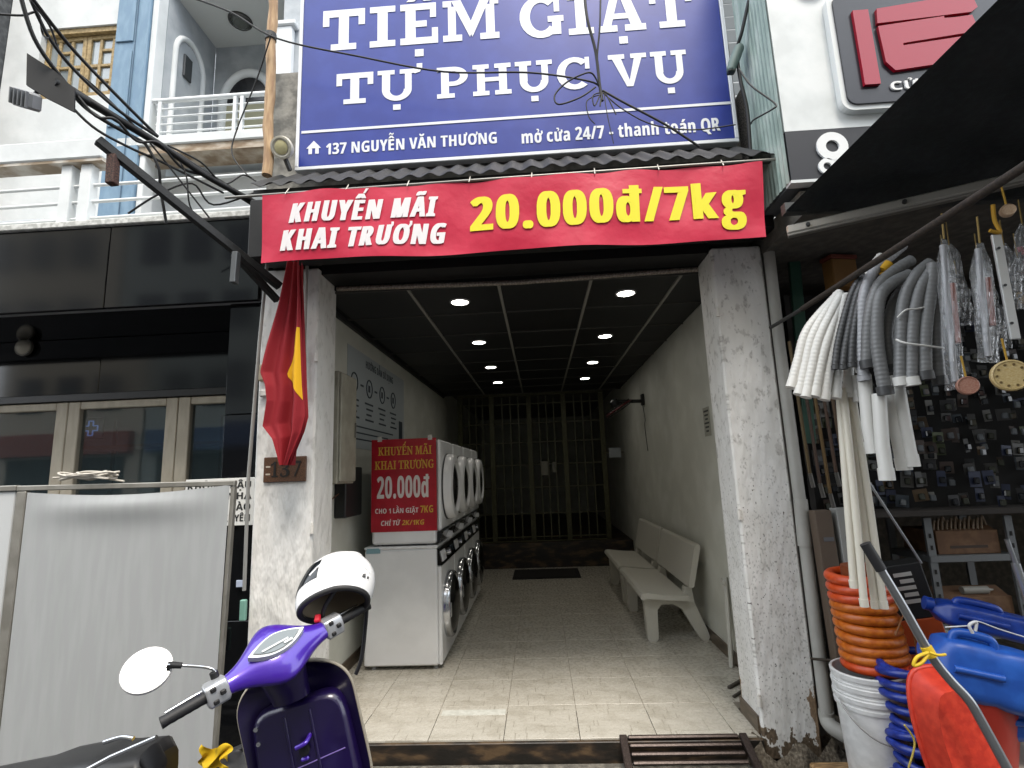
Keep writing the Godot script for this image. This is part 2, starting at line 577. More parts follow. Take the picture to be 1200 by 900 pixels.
func laundry_building() -> void:
	var o := thing("laundry_building", "laundry shop front with two stained white pillars and a dark open room", "building", Vector3(-0.2, -0.15, -3.6))
	# weathered pillars: fine dark specks and scuffs in old white paint, bare mortar where it has come off low down
	var paint := pillar_paint(41, true)
	var paint2 := pillar_paint(52, false)
	var p := put(Build.new().span(Vector3(-1.95, -0.15, -3.52), Vector3(-1.535, 3.14, -3.86), 0.012).flat_uv(Vector3(-1.95, 3.2, -3.52), Vector3(1 / 0.9, 0, -1 / 0.9), Vector3(0, -1 / 3.4, 0)), "pillar", paint2, o)
	tag(p, "left white pillar with brown number plate", "")
	var q := put(Build.new().span(Vector3(1.262, -0.13, -3.52), Vector3(1.606, 3.12, -3.84), 0.012).flat_uv(Vector3(1.262, 3.2, -3.52), Vector3(1 / 0.9, 0, -1 / 0.9), Vector3(0, -1 / 3.4, 0)), "pillar", paint, o)
	tag(q, "right white pillar with speckled stained plaster", "")
	# rough mortar foot of the pillar
	var mortar := mottled("mortar", "3d352b", "5b5245", "7a7264", 0.95, Vector3.ONE * 3, 0.03, 5.0)
	rng.seed = 5
	var foot := Build.new()
	foot.sheet(26, 12, func(u: float, w: float) -> Vector3:
		var a := u * TAU
		var k := 0.11 * sin(a * 3.0 + 1.0) + 0.08 * sin(a * 7.0 + w * 5.0) + 0.05 * sin(a * 13.0 + w * 9.0)
		var r := (0.2 + 0.11 * (1.0 - w) ) * (1.0 + k * 0.8)
		return Vector3(1.43 + cos(a) * r * 1.12, -0.2 + 0.17 * w * (1.0 + 0.3 * sin(a * 5.0)), -3.6 + sin(a) * r), true)
	put(foot, "mortar_heap", mortar, o)
	var wall := mottled("room_wall", "c3c4ba", "c8c9bf", "cdcec5", 0.8, Vector3.ONE * 0.5, 0.008, 0.25)
	put(Build.new().span(Vector3(-1.94, -0.15, -3.862), Vector3(-1.72, 3.2, -15.498)), "side_wall", wall, o)
	put(Build.new().span(Vector3(1.53, -0.12, -3.842), Vector3(1.606, 3.2, -15.498)), "side_wall", wall, o)
	put(Build.new().span(Vector3(-1.94, -0.15, -15.5), Vector3(1.606, 3.2, -15.7)), "back_wall", wall, o)
	put(Build.new().span(Vector3(-1.718, -0.02, -9.3), Vector3(1.528, 0.42, -15.48), 0.01), "back_step", mottled("step_stone", "171410", "2b221a", "54432f", 0.5, Vector3(0.5, 1.3, 0.5), 0.012, 0.8), o)
	put(Build.new().span(Vector3(-1.94, 3.202, -3.5), Vector3(1.606, 3.4, -15.7)), "roof_slab", plain("77756f", 0.9), o)
	# dark lintel behind the banner
	var blk := mottled("black_paint", "08080a", "0c0c0d", "111112", 0.55, Vector3.ONE, 0.02)
	put(Build.new().span(Vector3(-1.533, 3.1, -3.56), Vector3(1.26, 3.198, -3.8)), "lintel", blk, o)
	put(Build.new().span(Vector3(-1.95, 3.142, -3.498), Vector3(1.62, 3.58, -3.3), 0.01), "roller_box", blk, o)
	put(Build.new().span(Vector3(-1.95, 3.402, -3.51), Vector3(1.55, 4.75, -3.7)), "parapet", mottled("parapet", "6f6e69", "85837d", "96948d", 0.9, Vector3.ONE * 0.7, 0.02, 1.0), o)
	# beige skirting on the pillar reveals and walls
	var skirt := mottled("skirt", "4a3f33", "5a4d3f", "655848", 0.35, Vector3(3, 3, 0.6), 0.02)
	put(Build.new().span(Vector3(1.25, 0.004, -3.545), Vector3(1.2615, 0.105, -3.838)), "skirting", skirt, o)
	put(Build.new().span(Vector3(1.518, 0.004, -3.845), Vector3(1.5295, 0.105, -9.3)), "skirting", skirt, o)
	put(Build.new().span(Vector3(-1.7195, 0.004, -3.865), Vector3(-1.708, 0.105, -9.3)), "skirting", skirt, o)
	# ceiling: black panels in a metal grid
	var ceil := put(Build.new().span(Vector3(-1.718, 3.07, -3.81), Vector3(1.528, 3.19, -9.6)), "ceiling", plain("08090a", 0.8), o)
	var cx := [-1.665, -0.96, -0.255, 0.455, 1.135, 1.52]
	var panel := [mottled("panel_a", "07080a", "0a0c0e", "0e1113", 0.6, Vector3.ONE, 0.03), mottled("panel_b", "060708", "090b0c", "0d0f11", 0.55, Vector3.ONE, 0.03)]
	var grid := plain("87857e", 0.5)
	for i in 5:
		for j in 8:
			var z0 := -3.83 - 0.7 * j
			var pb := Build.new().span(Vector3(cx[i] + 0.012, 3.054, z0 - 0.012), Vector3(cx[i + 1] - 0.012, 3.068, z0 - 0.688), 0.003)
			put(pb, "ceiling_panel", panel[(i * 3 + j) % 2], ceil)
	for i in range(1, 5):
		put(Build.new().span(Vector3(cx[i] - 0.0115, 3.044, -3.83), Vector3(cx[i] + 0.0115, 3.066, -9.4)), "grid_bar", grid, ceil)
	for j in 9:
		put(Build.new().span(Vector3(-1.71, 3.046, -3.83 - 0.7 * j - 0.005), Vector3(1.52, 3.064, -3.83 - 0.7 * j + 0.005)), "grid_bar", plain("4c4b47", 0.6), ceil)
	put(Build.new().span(Vector3(-1.7175, 3.01, -3.87), Vector3(-1.69, 3.052, -9.4)), "edge_trim", plain("2a2a2a", 0.6), ceil)
	put(Build.new().tube([Vector3(-1.489, 3.058, -3.75), Vector3(-0.115, 3.03, -3.75), Vector3(1.237, 3.056, -3.75)], 0.018, 10), "shutter_tube", mottled("old_steel", "6b6259", "8a8076", "a09a90", 0.5, Vector3.ONE * 4, 0.02, 0.0, 0.4), o)
	# hinges left on the pillar corners
	for h in [Vector3(1.262, 2.62, -3.515), Vector3(1.262, 1.27, -3.515), Vector3(1.262, 0.17, -3.515), Vector3(-1.535, 1.27, -3.515), Vector3(-1.535, 2.44, -3.515)]:
		var hb := Build.new()
		hb.tube([h, h + Vector3(0, 0.055, 0)], 0.013, 10)
		hb.tube([h + Vector3(0, 0.057, 0), h + Vector3(0, 0.068, 0)], 0.009, 8)
		put(hb, "hinge", plain("d6d3cc", 0.5), o)
	# tiled floor: a grout bed with one tile per piece
	var fl := structure(Build.new().span(Vector3(-1.718, -0.1, -3.9), Vector3(1.528, 0.0035, -9.35)), "shop_floor", plain("7a7468", 0.9))
	var tm := [tile_print(1), tile_print(2), tile_print(3)]
	var pale := mottled("pale_tile", "b9bab2", "c4c5bd", "cccdc6", 0.3, Vector3.ONE * 2, 0.02)
	var t0 := Build.new().box(Vector3.ZERO, Vector3(0.466, 0.012, 0.466), 0.001)
	t0.flat_uv(Vector3(-0.233, 0, -0.233), Vector3(1 / 0.466, 0, 0), Vector3(0, 0, 1 / 0.466))
	var tmesh := t0.mesh()
	for i in 7:
		for j in 13:
			var c := Vector3(-1.71 + 0.47 * i + 0.235, 0.0, -3.52 - 0.47 * j - 0.235)
			if j == 0 and (i == 0 or i == 6):
				var w0 := -1.53 if i == 0 else 1.112
				var w1 := -1.244 if i == 0 else 1.252
				put(Build.new().span(Vector3(w0, -0.006, -3.522), Vector3(w1, 0.006, -3.988), 0.002).flat_uv(Vector3(-1.71, 0, -3.52), Vector3(2.1, 0, 0), Vector3(0, 0, 2.1)), "tile", tm[i % 3], fl)
				continue
			if i == 6:
				put(Build.new().span(Vector3(c.x - 0.233, -0.006, c.z - 0.233), Vector3(1.517, 0.006, c.z + 0.233), 0.002).flat_uv(c, Vector3(2.1, 0, 0), Vector3(0, 0, 2.1)), "tile", tm[(i + j) % 3], fl)
				continue
			var k := (i * 5 + j * 3 + (i * j) % 4) % 3
			share(tmesh, "tile", tm[k], fl, c, PI * float((i + j * 2) % 2))
	put(Build.new().span(Vector3(-0.75, 0.0062, -3.85), Vector3(-0.31, 0.0085, -3.93), 0.001), "tile_patch", pale, fl)
	# step faced with brown marbled stone
	var st := structure(Build.new().span(Vector3(-1.533, -0.2, -3.5), Vector3(1.26, -0.0065, -3.9), 0.004), "step", mottled("step_stone", "171410", "2b221a", "54432f", 0.5, Vector3(0.5, 1.3, 0.5), 0.012, 0.8))
	tag(st, "brown marbled stone step below the tiled floor", "")

# old white paint with specks and stains, painted patch by patch; v runs down the pillar
func pillar_paint(sd: int, speckled: bool) -> StandardMaterial3D:
	var w := 256
	var h := 768
	var img := Image.create(w, h, false, Image.FORMAT_RGB8)
	var a := FastNoiseLite.new(); a.seed = sd; a.frequency = 0.012; a.fractal_octaves = 4
	var b := FastNoiseLite.new(); b.seed = sd + 1; b.frequency = 0.16; b.fractal_octaves = 3
	var c := FastNoiseLite.new(); c.seed = sd + 2; c.frequency = 0.035; c.fractal_octaves = 4
	for y in h:
		var v := float(y) / h
		for x in w:
			var u := float(x) / w
			var n := a.get_noise_2d(x * 1.6, y * 0.8)
			var f := b.get_noise_2d(x * 1.2, y * 0.9)
			var g := c.get_noise_2d(x * 1.5, y)
			var col := Color(0.88, 0.875, 0.86).lerp(Color(0.85, 0.845, 0.825), clampf(0.5 + n * 1.4, 0, 1))
			# fine grey specks in patches, thickest on the lower half of the rough pillar
			var band := smoothstep(0.0, 0.3, g + (0.22 if speckled and v > 0.55 else -0.05) - (0.3 if v > 0.9 else 0.0))
			var spot := smoothstep(0.18, 0.42, f) * band
			col = col.lerp(Color(0.45, 0.44, 0.42), spot * (0.42 if speckled else 0.08))
			# old grey smudges near the top
			var sm := smoothstep(0.12, 0.5, g - 0.05 + n * 0.4)
			col = col.lerp(Color(0.60, 0.585, 0.565), sm * ((0.4 if speckled else 0.22) if v < 0.45 else 0.07))
			# bare mortar on the ragged foot and outer edge
			var edge := 0.945 + g * 0.05 + f * 0.01
			if v > edge: col = Color(0.42, 0.36, 0.29).lerp(Color(0.30, 0.25, 0.19), clampf(0.5 + f, 0, 1))
			elif speckled and v > 0.86 and u > 0.335 + g * 0.06: col = Color(0.56, 0.47, 0.37).lerp(Color(0.46, 0.38, 0.3), clampf(0.5 + f, 0, 1))
			# knocked-off chips
			if f > 0.52 and g < -0.2 and v > (0.5 if speckled else 0.8): col = Color(0.2, 0.18, 0.16)
			img.set_pixel(x, y, col)
	img.generate_mipmaps()
	var m := StandardMaterial3D.new()
	m.albedo_texture = ImageTexture.create_from_image(img)
	m.roughness = 0.75
	relief(m, 0.02, 2.5)
	return m

# beige glazed tile printed with thin plank joints and streaky grain
func tile_print(sd: int) -> StandardMaterial3D:
	var k := 256
	var img := Image.create(k, k, false, Image.FORMAT_RGB8)
	var a := FastNoiseLite.new(); a.seed = sd * 13; a.frequency = 0.02; a.fractal_octaves = 2
	rng.seed = sd * 31
	for y in k:
		var row := int(float(y) / k * 6.0)
		for x in k:
			var n := a.get_noise_2d(x * 0.3 + row * 90, y * 1.6)
			var l := a.get_noise_2d(x * 0.4 + 500, y * 0.4)
			var tone := 0.5 + n * 0.55 + 0.06 * sin(row * 2.4 + sd)
			var col := Color(0.68, 0.665, 0.62).lerp(Color(0.73, 0.715, 0.675), clampf(tone, 0, 1))
			col = col.lerp(Color(0.60, 0.58, 0.53), clampf(l * 0.8, 0, 0.4))
			img.set_pixel(x, y, col)
	for r in 6:
		var y0 := int(r * k / 6.0)
		if (r + sd) % 3 == 0:
			var xs := rng.randi_range(0, 120)
			img.fill_rect(Rect2i(xs, y0, rng.randi_range(40, 110), 3), Color(0.57, 0.55, 0.50))
		for q in 2:
			var x0 := rng.randi_range(8, k - 10)
			if rng.randf() < 0.75: img.fill_rect(Rect2i(x0, y0, 3, 42), Color(0.58, 0.56, 0.51))
	for q in 14:
		img.fill_rect(Rect2i(rng.randi_range(0, 250), rng.randi_range(0, 250), rng.randi_range(1, 4), rng.randi_range(1, 3)), Color(0.38, 0.35, 0.3))
	img.generate_mipmaps()
	var m := StandardMaterial3D.new()
	m.albedo_texture = ImageTexture.create_from_image(img)
	m.roughness = 0.32
	m.roughness_texture = noise_tex([Color(0.75, 0.75, 0.75), Color.WHITE], [0.3, 0.7], 0.02, sd + 3)
	return m

func granite_building() -> void:
	var o := thing("granite_shopfront", "black polished stone shop front with cream framed windows under white terrace", "building", Vector3(-3.6, -0.15, -3.9))
	var g := mottled("granite", "090a0b", "0d0e10", "15161a", 0.07, Vector3.ONE * 2.5, 0.06)
	var g2 := mottled("granite_b", "080909", "0c0d0f", "131418", 0.1, Vector3.ONE * 2.5, 0.06)
	var joint := plain("7d7f82", 0.6)
	# fascia slabs
	var xs := [-6.2, -5.0, -3.125, -1.965]
	for i in 3:
		put(Build.new().span(Vector3(xs[i] + 0.004, 2.915, -3.5), Vector3(xs[i + 1] - 0.004, 3.55, -3.54), 0.003), "stone_slab", [g, g2, g][i], o)
	put(Build.new().span(Vector3(-6.2, 2.92, -3.542), Vector3(-1.965, 3.548, -3.6)), "fascia_core", joint, o)
	for i in 3:
		put(Build.new().span(Vector3(xs[i] + 0.002, 2.93, -3.602), Vector3(xs[i + 1] - 0.002, 2.96, -4.28), 0.003), "soffit_slab", [g2, g, g2][i], o)
	put(Build.new().span(Vector3(-6.2, 2.962, -3.602), Vector3(-1.965, 3.5, -4.6)), "soffit_core", plain("2a2a2b", 0.9), o)
	put(Build.new().span(Vector3(-6.2, 3.551, -3.47), Vector3(-1.965, 3.6, -3.75), 0.006), "capping", mottled("capping", "a9aaa6", "bfc0bc", "cfd0cc", 0.8, Vector3.ONE * 2, 0.02), o)
	# wall above the windows, the pier and the plinth
	var ws := [-6.2, -4.9, -3.8, -1.97]
	for i in 3:
		put(Build.new().span(Vector3(ws[i] + 0.0015, 2.43, -4.282), Vector3(ws[i + 1] - 0.0015, 2.928, -4.4), 0.003), "stone_slab", [g2, g, g2][i], o)
	put(Build.new().span(Vector3(-6.2, 2.365, -4.24), Vector3(-2.222, 2.428, -4.4), 0.004), "head_rail", plain("1a1a1c", 0.4), o)
	var ys := [-0.15, 0.72, 1.34, 2.1, 2.928]
	for i in 4:
		put(Build.new().span(Vector3(-2.22, ys[i] + 0.0015, -3.58), Vector3(-1.962, ys[i + 1] - 0.0015, -4.278), 0.004), "stone_slab", [g, g2][i % 2], o)
	put(Build.new().span(Vector3(-6.2, -0.15, -4.27), Vector3(-2.222, 0.3, -4.4), 0.004), "plinth", g2, o)
	# the dark shop behind the glass
	var room := plain("6a6b6a", 0.9)
	put(Build.new().span(Vector3(-6.2, -0.15, -6.6), Vector3(-1.965, 2.95, -6.7)), "room_wall", room, o)
	put(Build.new().span(Vector3(-6.3, -0.15, -3.6), Vector3(-6.2, 2.95, -6.7)), "room_wall", room, o)
	put(Build.new().span(Vector3(-2.0, -0.15, -4.402), Vector3(-1.965, 2.95, -6.6)), "room_wall", room, o)
	put(Build.new().span(Vector3(-6.2, -0.18, -4.0), Vector3(-1.965, -0.14, -6.6)), "room_floor", plain("4a4844", 0.5), o)
	put(Build.new().span(Vector3(-6.2, 2.952, -4.602), Vector3(-1.965, 3.0, -6.7)), "room_ceiling", room, o)
	# cream timber frames with panes
	var cream := mottled("cream_wood", "aca290", "b3aa98", "b9b09e", 0.5, Vector3(1, 0.3, 1), 0.02)
	var gl := pane("39484c", 0.34)
	for f in [[-5.05, -4.035], [-4.03, -3.055], [-3.05, -2.3]]:
		var x0: float = f[0]; var x1: float = f[1]
		var fr := Build.new()
		fr.span(Vector3(x0, 0.3, -4.26), Vector3(x0 + 0.105, 2.36, -4.34), 0.006)
		fr.span(Vector3(x1 - 0.105, 0.3, -4.26), Vector3(x1, 2.36, -4.34), 0.006)
		fr.span(Vector3(x0 + 0.1055, 2.295, -4.263), Vector3(x1 - 0.1055, 2.36, -4.337), 0.006)
		fr.span(Vector3(x0 + 0.1055, 0.3, -4.263), Vector3(x1 - 0.1055, 0.42, -4.337), 0.006)
		var fm := put(fr, "window_frame", cream, o)
		put(Build.new().span(Vector3(x0 + 0.1, 0.415, -4.297), Vector3(x1 - 0.1, 2.3, -4.303)), "pane", gl, fm)
	# shelves of small boxes inside the shop
	var sh := thing("display_shelf", "dim shop shelf standing behind the cream window frames", "shelf", Vector3(-3.6, -0.14, -5.8))
	for y in [0.6, 1.1, 1.6, 2.05]:
		put(Build.new().span(Vector3(-5.0, y, -5.5), Vector3(-2.4, y + 0.03, -5.9)), "shelf_board", plain("6a5a4c", 0.7), sh)
	for x in [-5.0, -3.7, -2.42]:
		put(Build.new().span(Vector3(x, -0.14, -5.902), Vector3(x + 0.03, 2.4, -5.93)), "upright", plain("5a5048", 0.7), sh)
	var cr := thing("cross_sign", "small blue outlined cross behind the middle window pane", "sign", Vector3(-4.115, 2.159, -4.6))
	var cc := Vector3(-4.116, 2.167, -4.6)
	var w := 0.022
	var cp := Build.new()
	for pr in [[[-w, w], [-w, 3 * w]], [[-w, 3 * w], [w, 3 * w]], [[w, 3 * w], [w, w]], [[w, w], [3 * w, w]], [[3 * w, w], [3 * w, -w]], [[3 * w, -w], [w, -w]], [[w, -w], [w, -3 * w]], [[w, -3 * w], [-w, -3 * w]], [[-w, -3 * w], [-w, -w]], [[-w, -w], [-3 * w, -w]], [[-3 * w, -w], [-3 * w, w]], [[-3 * w, w], [-w, w]]]:
		cp.tube([cc + Vector3(pr[0][0], pr[0][1], 0), cc + Vector3(pr[1][0], pr[1][1], 0)], 0.006, 6)
	put(cp, "cross_tube", glowing("5f7fc0", 0.16), cr)
	put(Build.new().box(cc + Vector3(0, 0.0, -0.03), Vector3(0.2, 0.2, 0.02), 0.004), "cross_plate", plain("14161c", 0.4), cr)
	# round fitting under the soffit
	var lc := Vector3(-4.489, 2.868, -4.25)
	var lamp := thing("soffit_lamp", "small round frosted lamp on dark stone wall above cream windows", "lamp", lc)
	var lx := Transform3D(Basis(Vector3.RIGHT, PI / 2), lc)
	put(Build.new().lathe([Vector2(0.0, 0.05), Vector2(0.035, 0.045), Vector2(0.06, 0.025), Vector2(0.068, 0.0)], lx, 24), "lamp_cover", plain("b9b4a6", 0.25), lamp)
	put(Build.new().lathe([Vector2(0.066, 0.012), Vector2(0.078, 0.012), Vector2(0.08, -0.01), Vector2(0.05, -0.03), Vector2(0.0, -0.03)], lx, 24), "lamp_rim", plain("7d7a72", 0.4, 0.6), lamp)
	put(Build.new().tube([lc + Vector3(0, 0.06, -0.02), lc + Vector3(0, 0.12, -0.06)], 0.012, 8), "stem", plain("8a867d", 0.5), lamp)

func white_house() -> void:
	var o := thing("white_house", "white upper house with blue column and recessed balcony above stone shop", "building", Vector3(-4.2, 3.6, -4.8))
	var wh := mottled("house_white", "ccd0d1", "d3d7d8", "d9dcdd", 0.85, Vector3.ONE * 0.3, 0.012, 0.2)
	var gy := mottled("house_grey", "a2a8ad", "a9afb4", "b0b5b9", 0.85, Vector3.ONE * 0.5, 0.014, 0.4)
	var bl := mottled("house_blue", "67839b", "6d899f", "748fa5", 0.6, Vector3(1.0, 0.3, 1.0), 0.02, 0.15)
	# front wall round the window opening
	var wx0 := -5.09; var wx1 := -4.17; var wy0 := 5.63; var wy1 := 6.47
	put(Build.new().span(Vector3(-5.47, 3.0, -4.6), Vector3(wx0, 8.2, -4.8)), "front_wall", wh, o)
	put(Build.new().span(Vector3(wx0, 3.0, -4.6), Vector3(wx1, wy0, -4.8)), "front_wall", wh, o)
	put(Build.new().span(Vector3(wx0, wy1, -4.6), Vector3(wx1, 8.2, -4.8)), "front_wall", wh, o)
	put(Build.new().span(Vector3(wx1, 3.0, -4.6), Vector3(-3.75, 8.2, -4.8)), "front_wall", wh, o)
	put(Build.new().span(Vector3(wx0, wy0, -5.6), Vector3(wx1, wy1, -5.7)), "room_wall", plain("8f8f8c", 0.9), o)
	# window: two leaves of ochre bars and panes
	var och := mottled("ochre", "8f7a52", "a08a60", "ad976c", 0.6, Vector3.ONE * 2, 0.02)
	var win := put(Build.new().span(Vector3(wx0 + 0.001, wy1 - 0.06, -4.62), Vector3(wx1 - 0.001, wy1 - 0.001, -4.75)).span(Vector3(wx0 + 0.001, wy0 + 0.001, -4.62), Vector3(wx1 - 0.001, wy0 + 0.045, -4.75)), "window_frame", och, o)
	var half := (wx1 - wx0) * 0.5
	for s in 2:
		var a: float = wx0 + half * s + 0.003
		var leaf := Build.new()
		var y0 := wy0 + 0.047; var y1 := wy1 - 0.062
		for x in [0.0, half - 0.051]: leaf.span(Vector3(a + x, y0, -4.66), Vector3(a + x + 0.045, y1, -4.71), 0.004)
		leaf.span(Vector3(a + 0.046, y1 - 0.05, -4.662), Vector3(a + half - 0.052, y1, -4.708), 0.004)
		leaf.span(Vector3(a + 0.046, y0, -4.662), Vector3(a + half - 0.052, y0 + 0.05, -4.708), 0.004)
		for x in [0.135, 0.275]: leaf.span(Vector3(a + x, y0 + 0.051, -4.664), Vector3(a + x + 0.032, y1 - 0.051, -4.706), 0.004)
		for k in 3:
			var yy := y0 + (y1 - y0) * (k + 1) / 4.0
			leaf.span(Vector3(a + 0.168, yy - 0.016, -4.666), Vector3(a + 0.274, yy + 0.016, -4.704), 0.003)
		leaf.span(Vector3(a + 0.046, (y0 + y1) * 0.5 - 0.02, -4.666), Vector3(a + 0.134, (y0 + y1) * 0.5 + 0.02, -4.704), 0.003)
		leaf.span(Vector3(a + 0.308, (y0 + y1) * 0.5 - 0.02, -4.666), Vector3(a + half - 0.052, (y0 + y1) * 0.5 + 0.02, -4.704), 0.003)
		var lf := put(leaf, "window_leaf", och, o)
		put(Build.new().span(Vector3(a + 0.03, y0 + 0.03, -4.684), Vector3(a + half - 0.04, y1 - 0.03, -4.688)), "pane", pane("8d9699", 0.75), lf)
	# blue column with raised panels
	var col := put(Build.new().span(Vector3(-4.105, 3.0, -4.42), Vector3(-3.76, 8.2, -4.598), 0.01), "blue_column", bl, o)
	for yy in [[6.05, 6.75], [5.1, 5.95]]:
		put(Build.new().span(Vector3(-4.085, yy[0], -4.405), Vector3(-3.9, yy[1], -4.419), 0.006), "raised_panel", bl, col)
	put(Build.new().span(Vector3(-3.885, 3.0, -4.412), Vector3(-3.878, 8.2, -4.419)), "bead", plain("4c6377", 0.6), col)
	put(Build.new().span(Vector3(-3.758, 3.0, -4.45), Vector3(-3.7, 8.2, -4.598), 0.01), "corner_trim", wh, o)
	# recessed balcony room
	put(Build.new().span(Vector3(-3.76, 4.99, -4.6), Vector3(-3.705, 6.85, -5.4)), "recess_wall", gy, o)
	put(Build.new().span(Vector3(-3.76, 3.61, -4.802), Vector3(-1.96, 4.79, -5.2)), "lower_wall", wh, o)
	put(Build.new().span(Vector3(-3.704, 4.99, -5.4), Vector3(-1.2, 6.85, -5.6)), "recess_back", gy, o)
	put(Build.new().span(Vector3(-3.76, 6.852, -4.6), Vector3(-1.2, 7.0, -5.6)), "recess_ceiling", plain("c3c5c2", 0.9), o)
	put(Build.new().span(Vector3(-3.76, 7.002, -4.6), Vector3(-1.2, 8.2, -4.8)), "front_wall", wh, o)
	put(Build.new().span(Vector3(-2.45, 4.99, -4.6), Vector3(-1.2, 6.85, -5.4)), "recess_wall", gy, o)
	put(Build.new().span(Vector3(-2.52, 5.0, -4.52), Vector3(-2.32, 6.2, -4.598), 0.01).span(Vector3(-2.56, 6.2, -4.5), Vector3(-2.28, 6.26, -4.598), 0.01), "pilaster", wh, o)
	# arched niche moulding on the side wall
	var nm := []
	for i in 13:
		var a := PI * i / 12.0
		nm.append(Vector3(-3.695, 6.22 + sin(a) * 0.28, -4.96 + cos(a) * 0.23))
	nm.push_front(Vector3(-3.695, 5.0, -4.73)); nm.append(Vector3(-3.695, 5.0, -5.19))
	put(Build.new().tube(nm, 0.03, 8), "niche_moulding", wh, o)
	put(Build.new().span(Vector3(-3.704, 6.02, -4.86), Vector3(-3.68, 6.3, -4.99), 0.01), "wall_lantern", plain("33373a", 0.5), o)
	# arched door in the recess
	var dc := Vector3(-3.27, 6.08, -5.395)
	var arch := Build.new()
	var ap := []
	ap.append(dc + Vector3(-0.3, -1.08, 0))
	for i in 17:
		var a := PI - PI * i / 16.0
		ap.append(dc + Vector3(cos(a) * 0.3, sin(a) * 0.38, 0))
	ap.append(dc + Vector3(0.3, -1.08, 0))
	put(arch.tube(ap, 0.055, 8), "door_surround", wh, o)
	var dg := PackedVector2Array()
	for i in 17: dg.append(Vector2(cos(PI * i / 16.0) * 0.25, sin(PI * i / 16.0) * 0.32))
	put(Build.new().prism(dg, 0.01, Transform3D(Basis.IDENTITY, dc + Vector3(0, 0, 0.0))), "fan_light", plain("17171a", 0.2), o)
	put(Build.new().span(dc + Vector3(-0.25, -1.08, 0), dc + Vector3(0.25, -0.03, 0.012)), "door_leaf", plain("9c9a80", 0.6), o)
	# balcony slab with a weathered soffit edge
	put(Build.new().span(Vector3(-3.98, 4.885, -4.42), Vector3(-1.2, 4.985, -5.4), 0.008), "balcony_slab", wh, o)
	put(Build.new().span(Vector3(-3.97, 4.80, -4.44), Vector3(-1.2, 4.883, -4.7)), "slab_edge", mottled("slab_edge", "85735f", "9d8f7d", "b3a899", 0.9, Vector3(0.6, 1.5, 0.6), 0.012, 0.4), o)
	# balcony railing
	var rl := thing("balcony_railing", "white metal railing of the upper balcony beside blue column", "railing", Vector3(-3.0, 4.985, -4.5))
	put(Build.new().tube([Vector3(-3.7, 5.42, -4.5), Vector3(-2.2, 5.42, -4.5)], 0.024, 8), "top_rail", wh, rl)
	for k in 4:
		put(Build.new().tube([Vector3(-3.66, 5.07 + 0.085 * k, -4.5), Vector3(-2.2, 5.07 + 0.085 * k, -4.5)], 0.009, 6), "rail", wh, rl)
	for x in [-3.62, -2.85, -2.78, -2.26]:
		put(Build.new().span(Vector3(x - 0.016, 4.985, -4.52), Vector3(x + 0.016, 5.4, -4.48)), "post", wh, rl)
	var cl := thing("balcony_lamp", "round dark glass lamp on the balcony ceiling", "lamp", Vector3(-3.2, 6.85, -5.05))
	put(Build.new().lathe([Vector2(0.0, -0.06), Vector2(0.07, -0.05), Vector2(0.1, -0.02), Vector2(0.11, -0.001)], Transform3D(Basis.IDENTITY, Vector3(-3.2, 6.85, -5.05)), 20), "lamp_bowl", plain("5a5d58", 0.2), cl)
	put(Build.new().lathe([Vector2(0.105, -0.03), Vector2(0.125, -0.02), Vector2(0.13, -0.002)], Transform3D(Basis.IDENTITY, Vector3(-3.2, 6.85, -5.05)), 20), "lamp_rim", plain("3c3b38", 0.4), cl)
	# terrace over the stone shop: concrete handrail on posts, thin rails
	var tr := thing("terrace_railing", "white concrete handrail on paired posts along the terrace edge", "railing", Vector3(-4.0, 3.6, -3.62))
	put(Build.new().span(Vector3(-6.2, 4.165, -3.54), Vector3(-3.3, 4.33, -3.7), 0.01), "handrail", wh, tr)
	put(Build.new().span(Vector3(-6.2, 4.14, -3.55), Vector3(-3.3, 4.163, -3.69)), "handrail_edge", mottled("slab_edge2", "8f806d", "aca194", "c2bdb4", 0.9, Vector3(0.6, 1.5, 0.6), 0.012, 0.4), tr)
	for x in [-3.61, -3.45, -5.2]:
		put(Build.new().span(Vector3(x - 0.045, 3.6, -3.58), Vector3(x + 0.045, 4.138, -3.66), 0.006), "post", wh, tr)
	for k in 3:
		put(Build.new().tube([Vector3(-6.2, 3.68 + 0.14 * k, -3.62), Vector3(-1.95, 3.7 + 0.14 * k, -3.62)], 0.013, 6), "rail", wh, tr)
	put(Build.new().span(Vector3(-6.2, 3.5, -3.76), Vector3(-1.965, 3.56, -4.59)), "terrace_floor", plain("8d8c88", 0.9), o)
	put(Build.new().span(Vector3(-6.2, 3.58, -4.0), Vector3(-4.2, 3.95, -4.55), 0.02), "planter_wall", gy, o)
	# dark neighbour at the far left
	var nb := thing("dark_grey_house", "dark grey house wall edge beyond the white house", "building", Vector3(-6.6, 3.5, -4.5))
	put(Build.new().span(Vector3(-8.0, 3.61, -4.0), Vector3(-5.48, 9.0, -5.5)), "wall", mottled("dark_wall", "3c3e40", "494b4d", "565859", 0.8, Vector3.ONE, 0.02), nb)

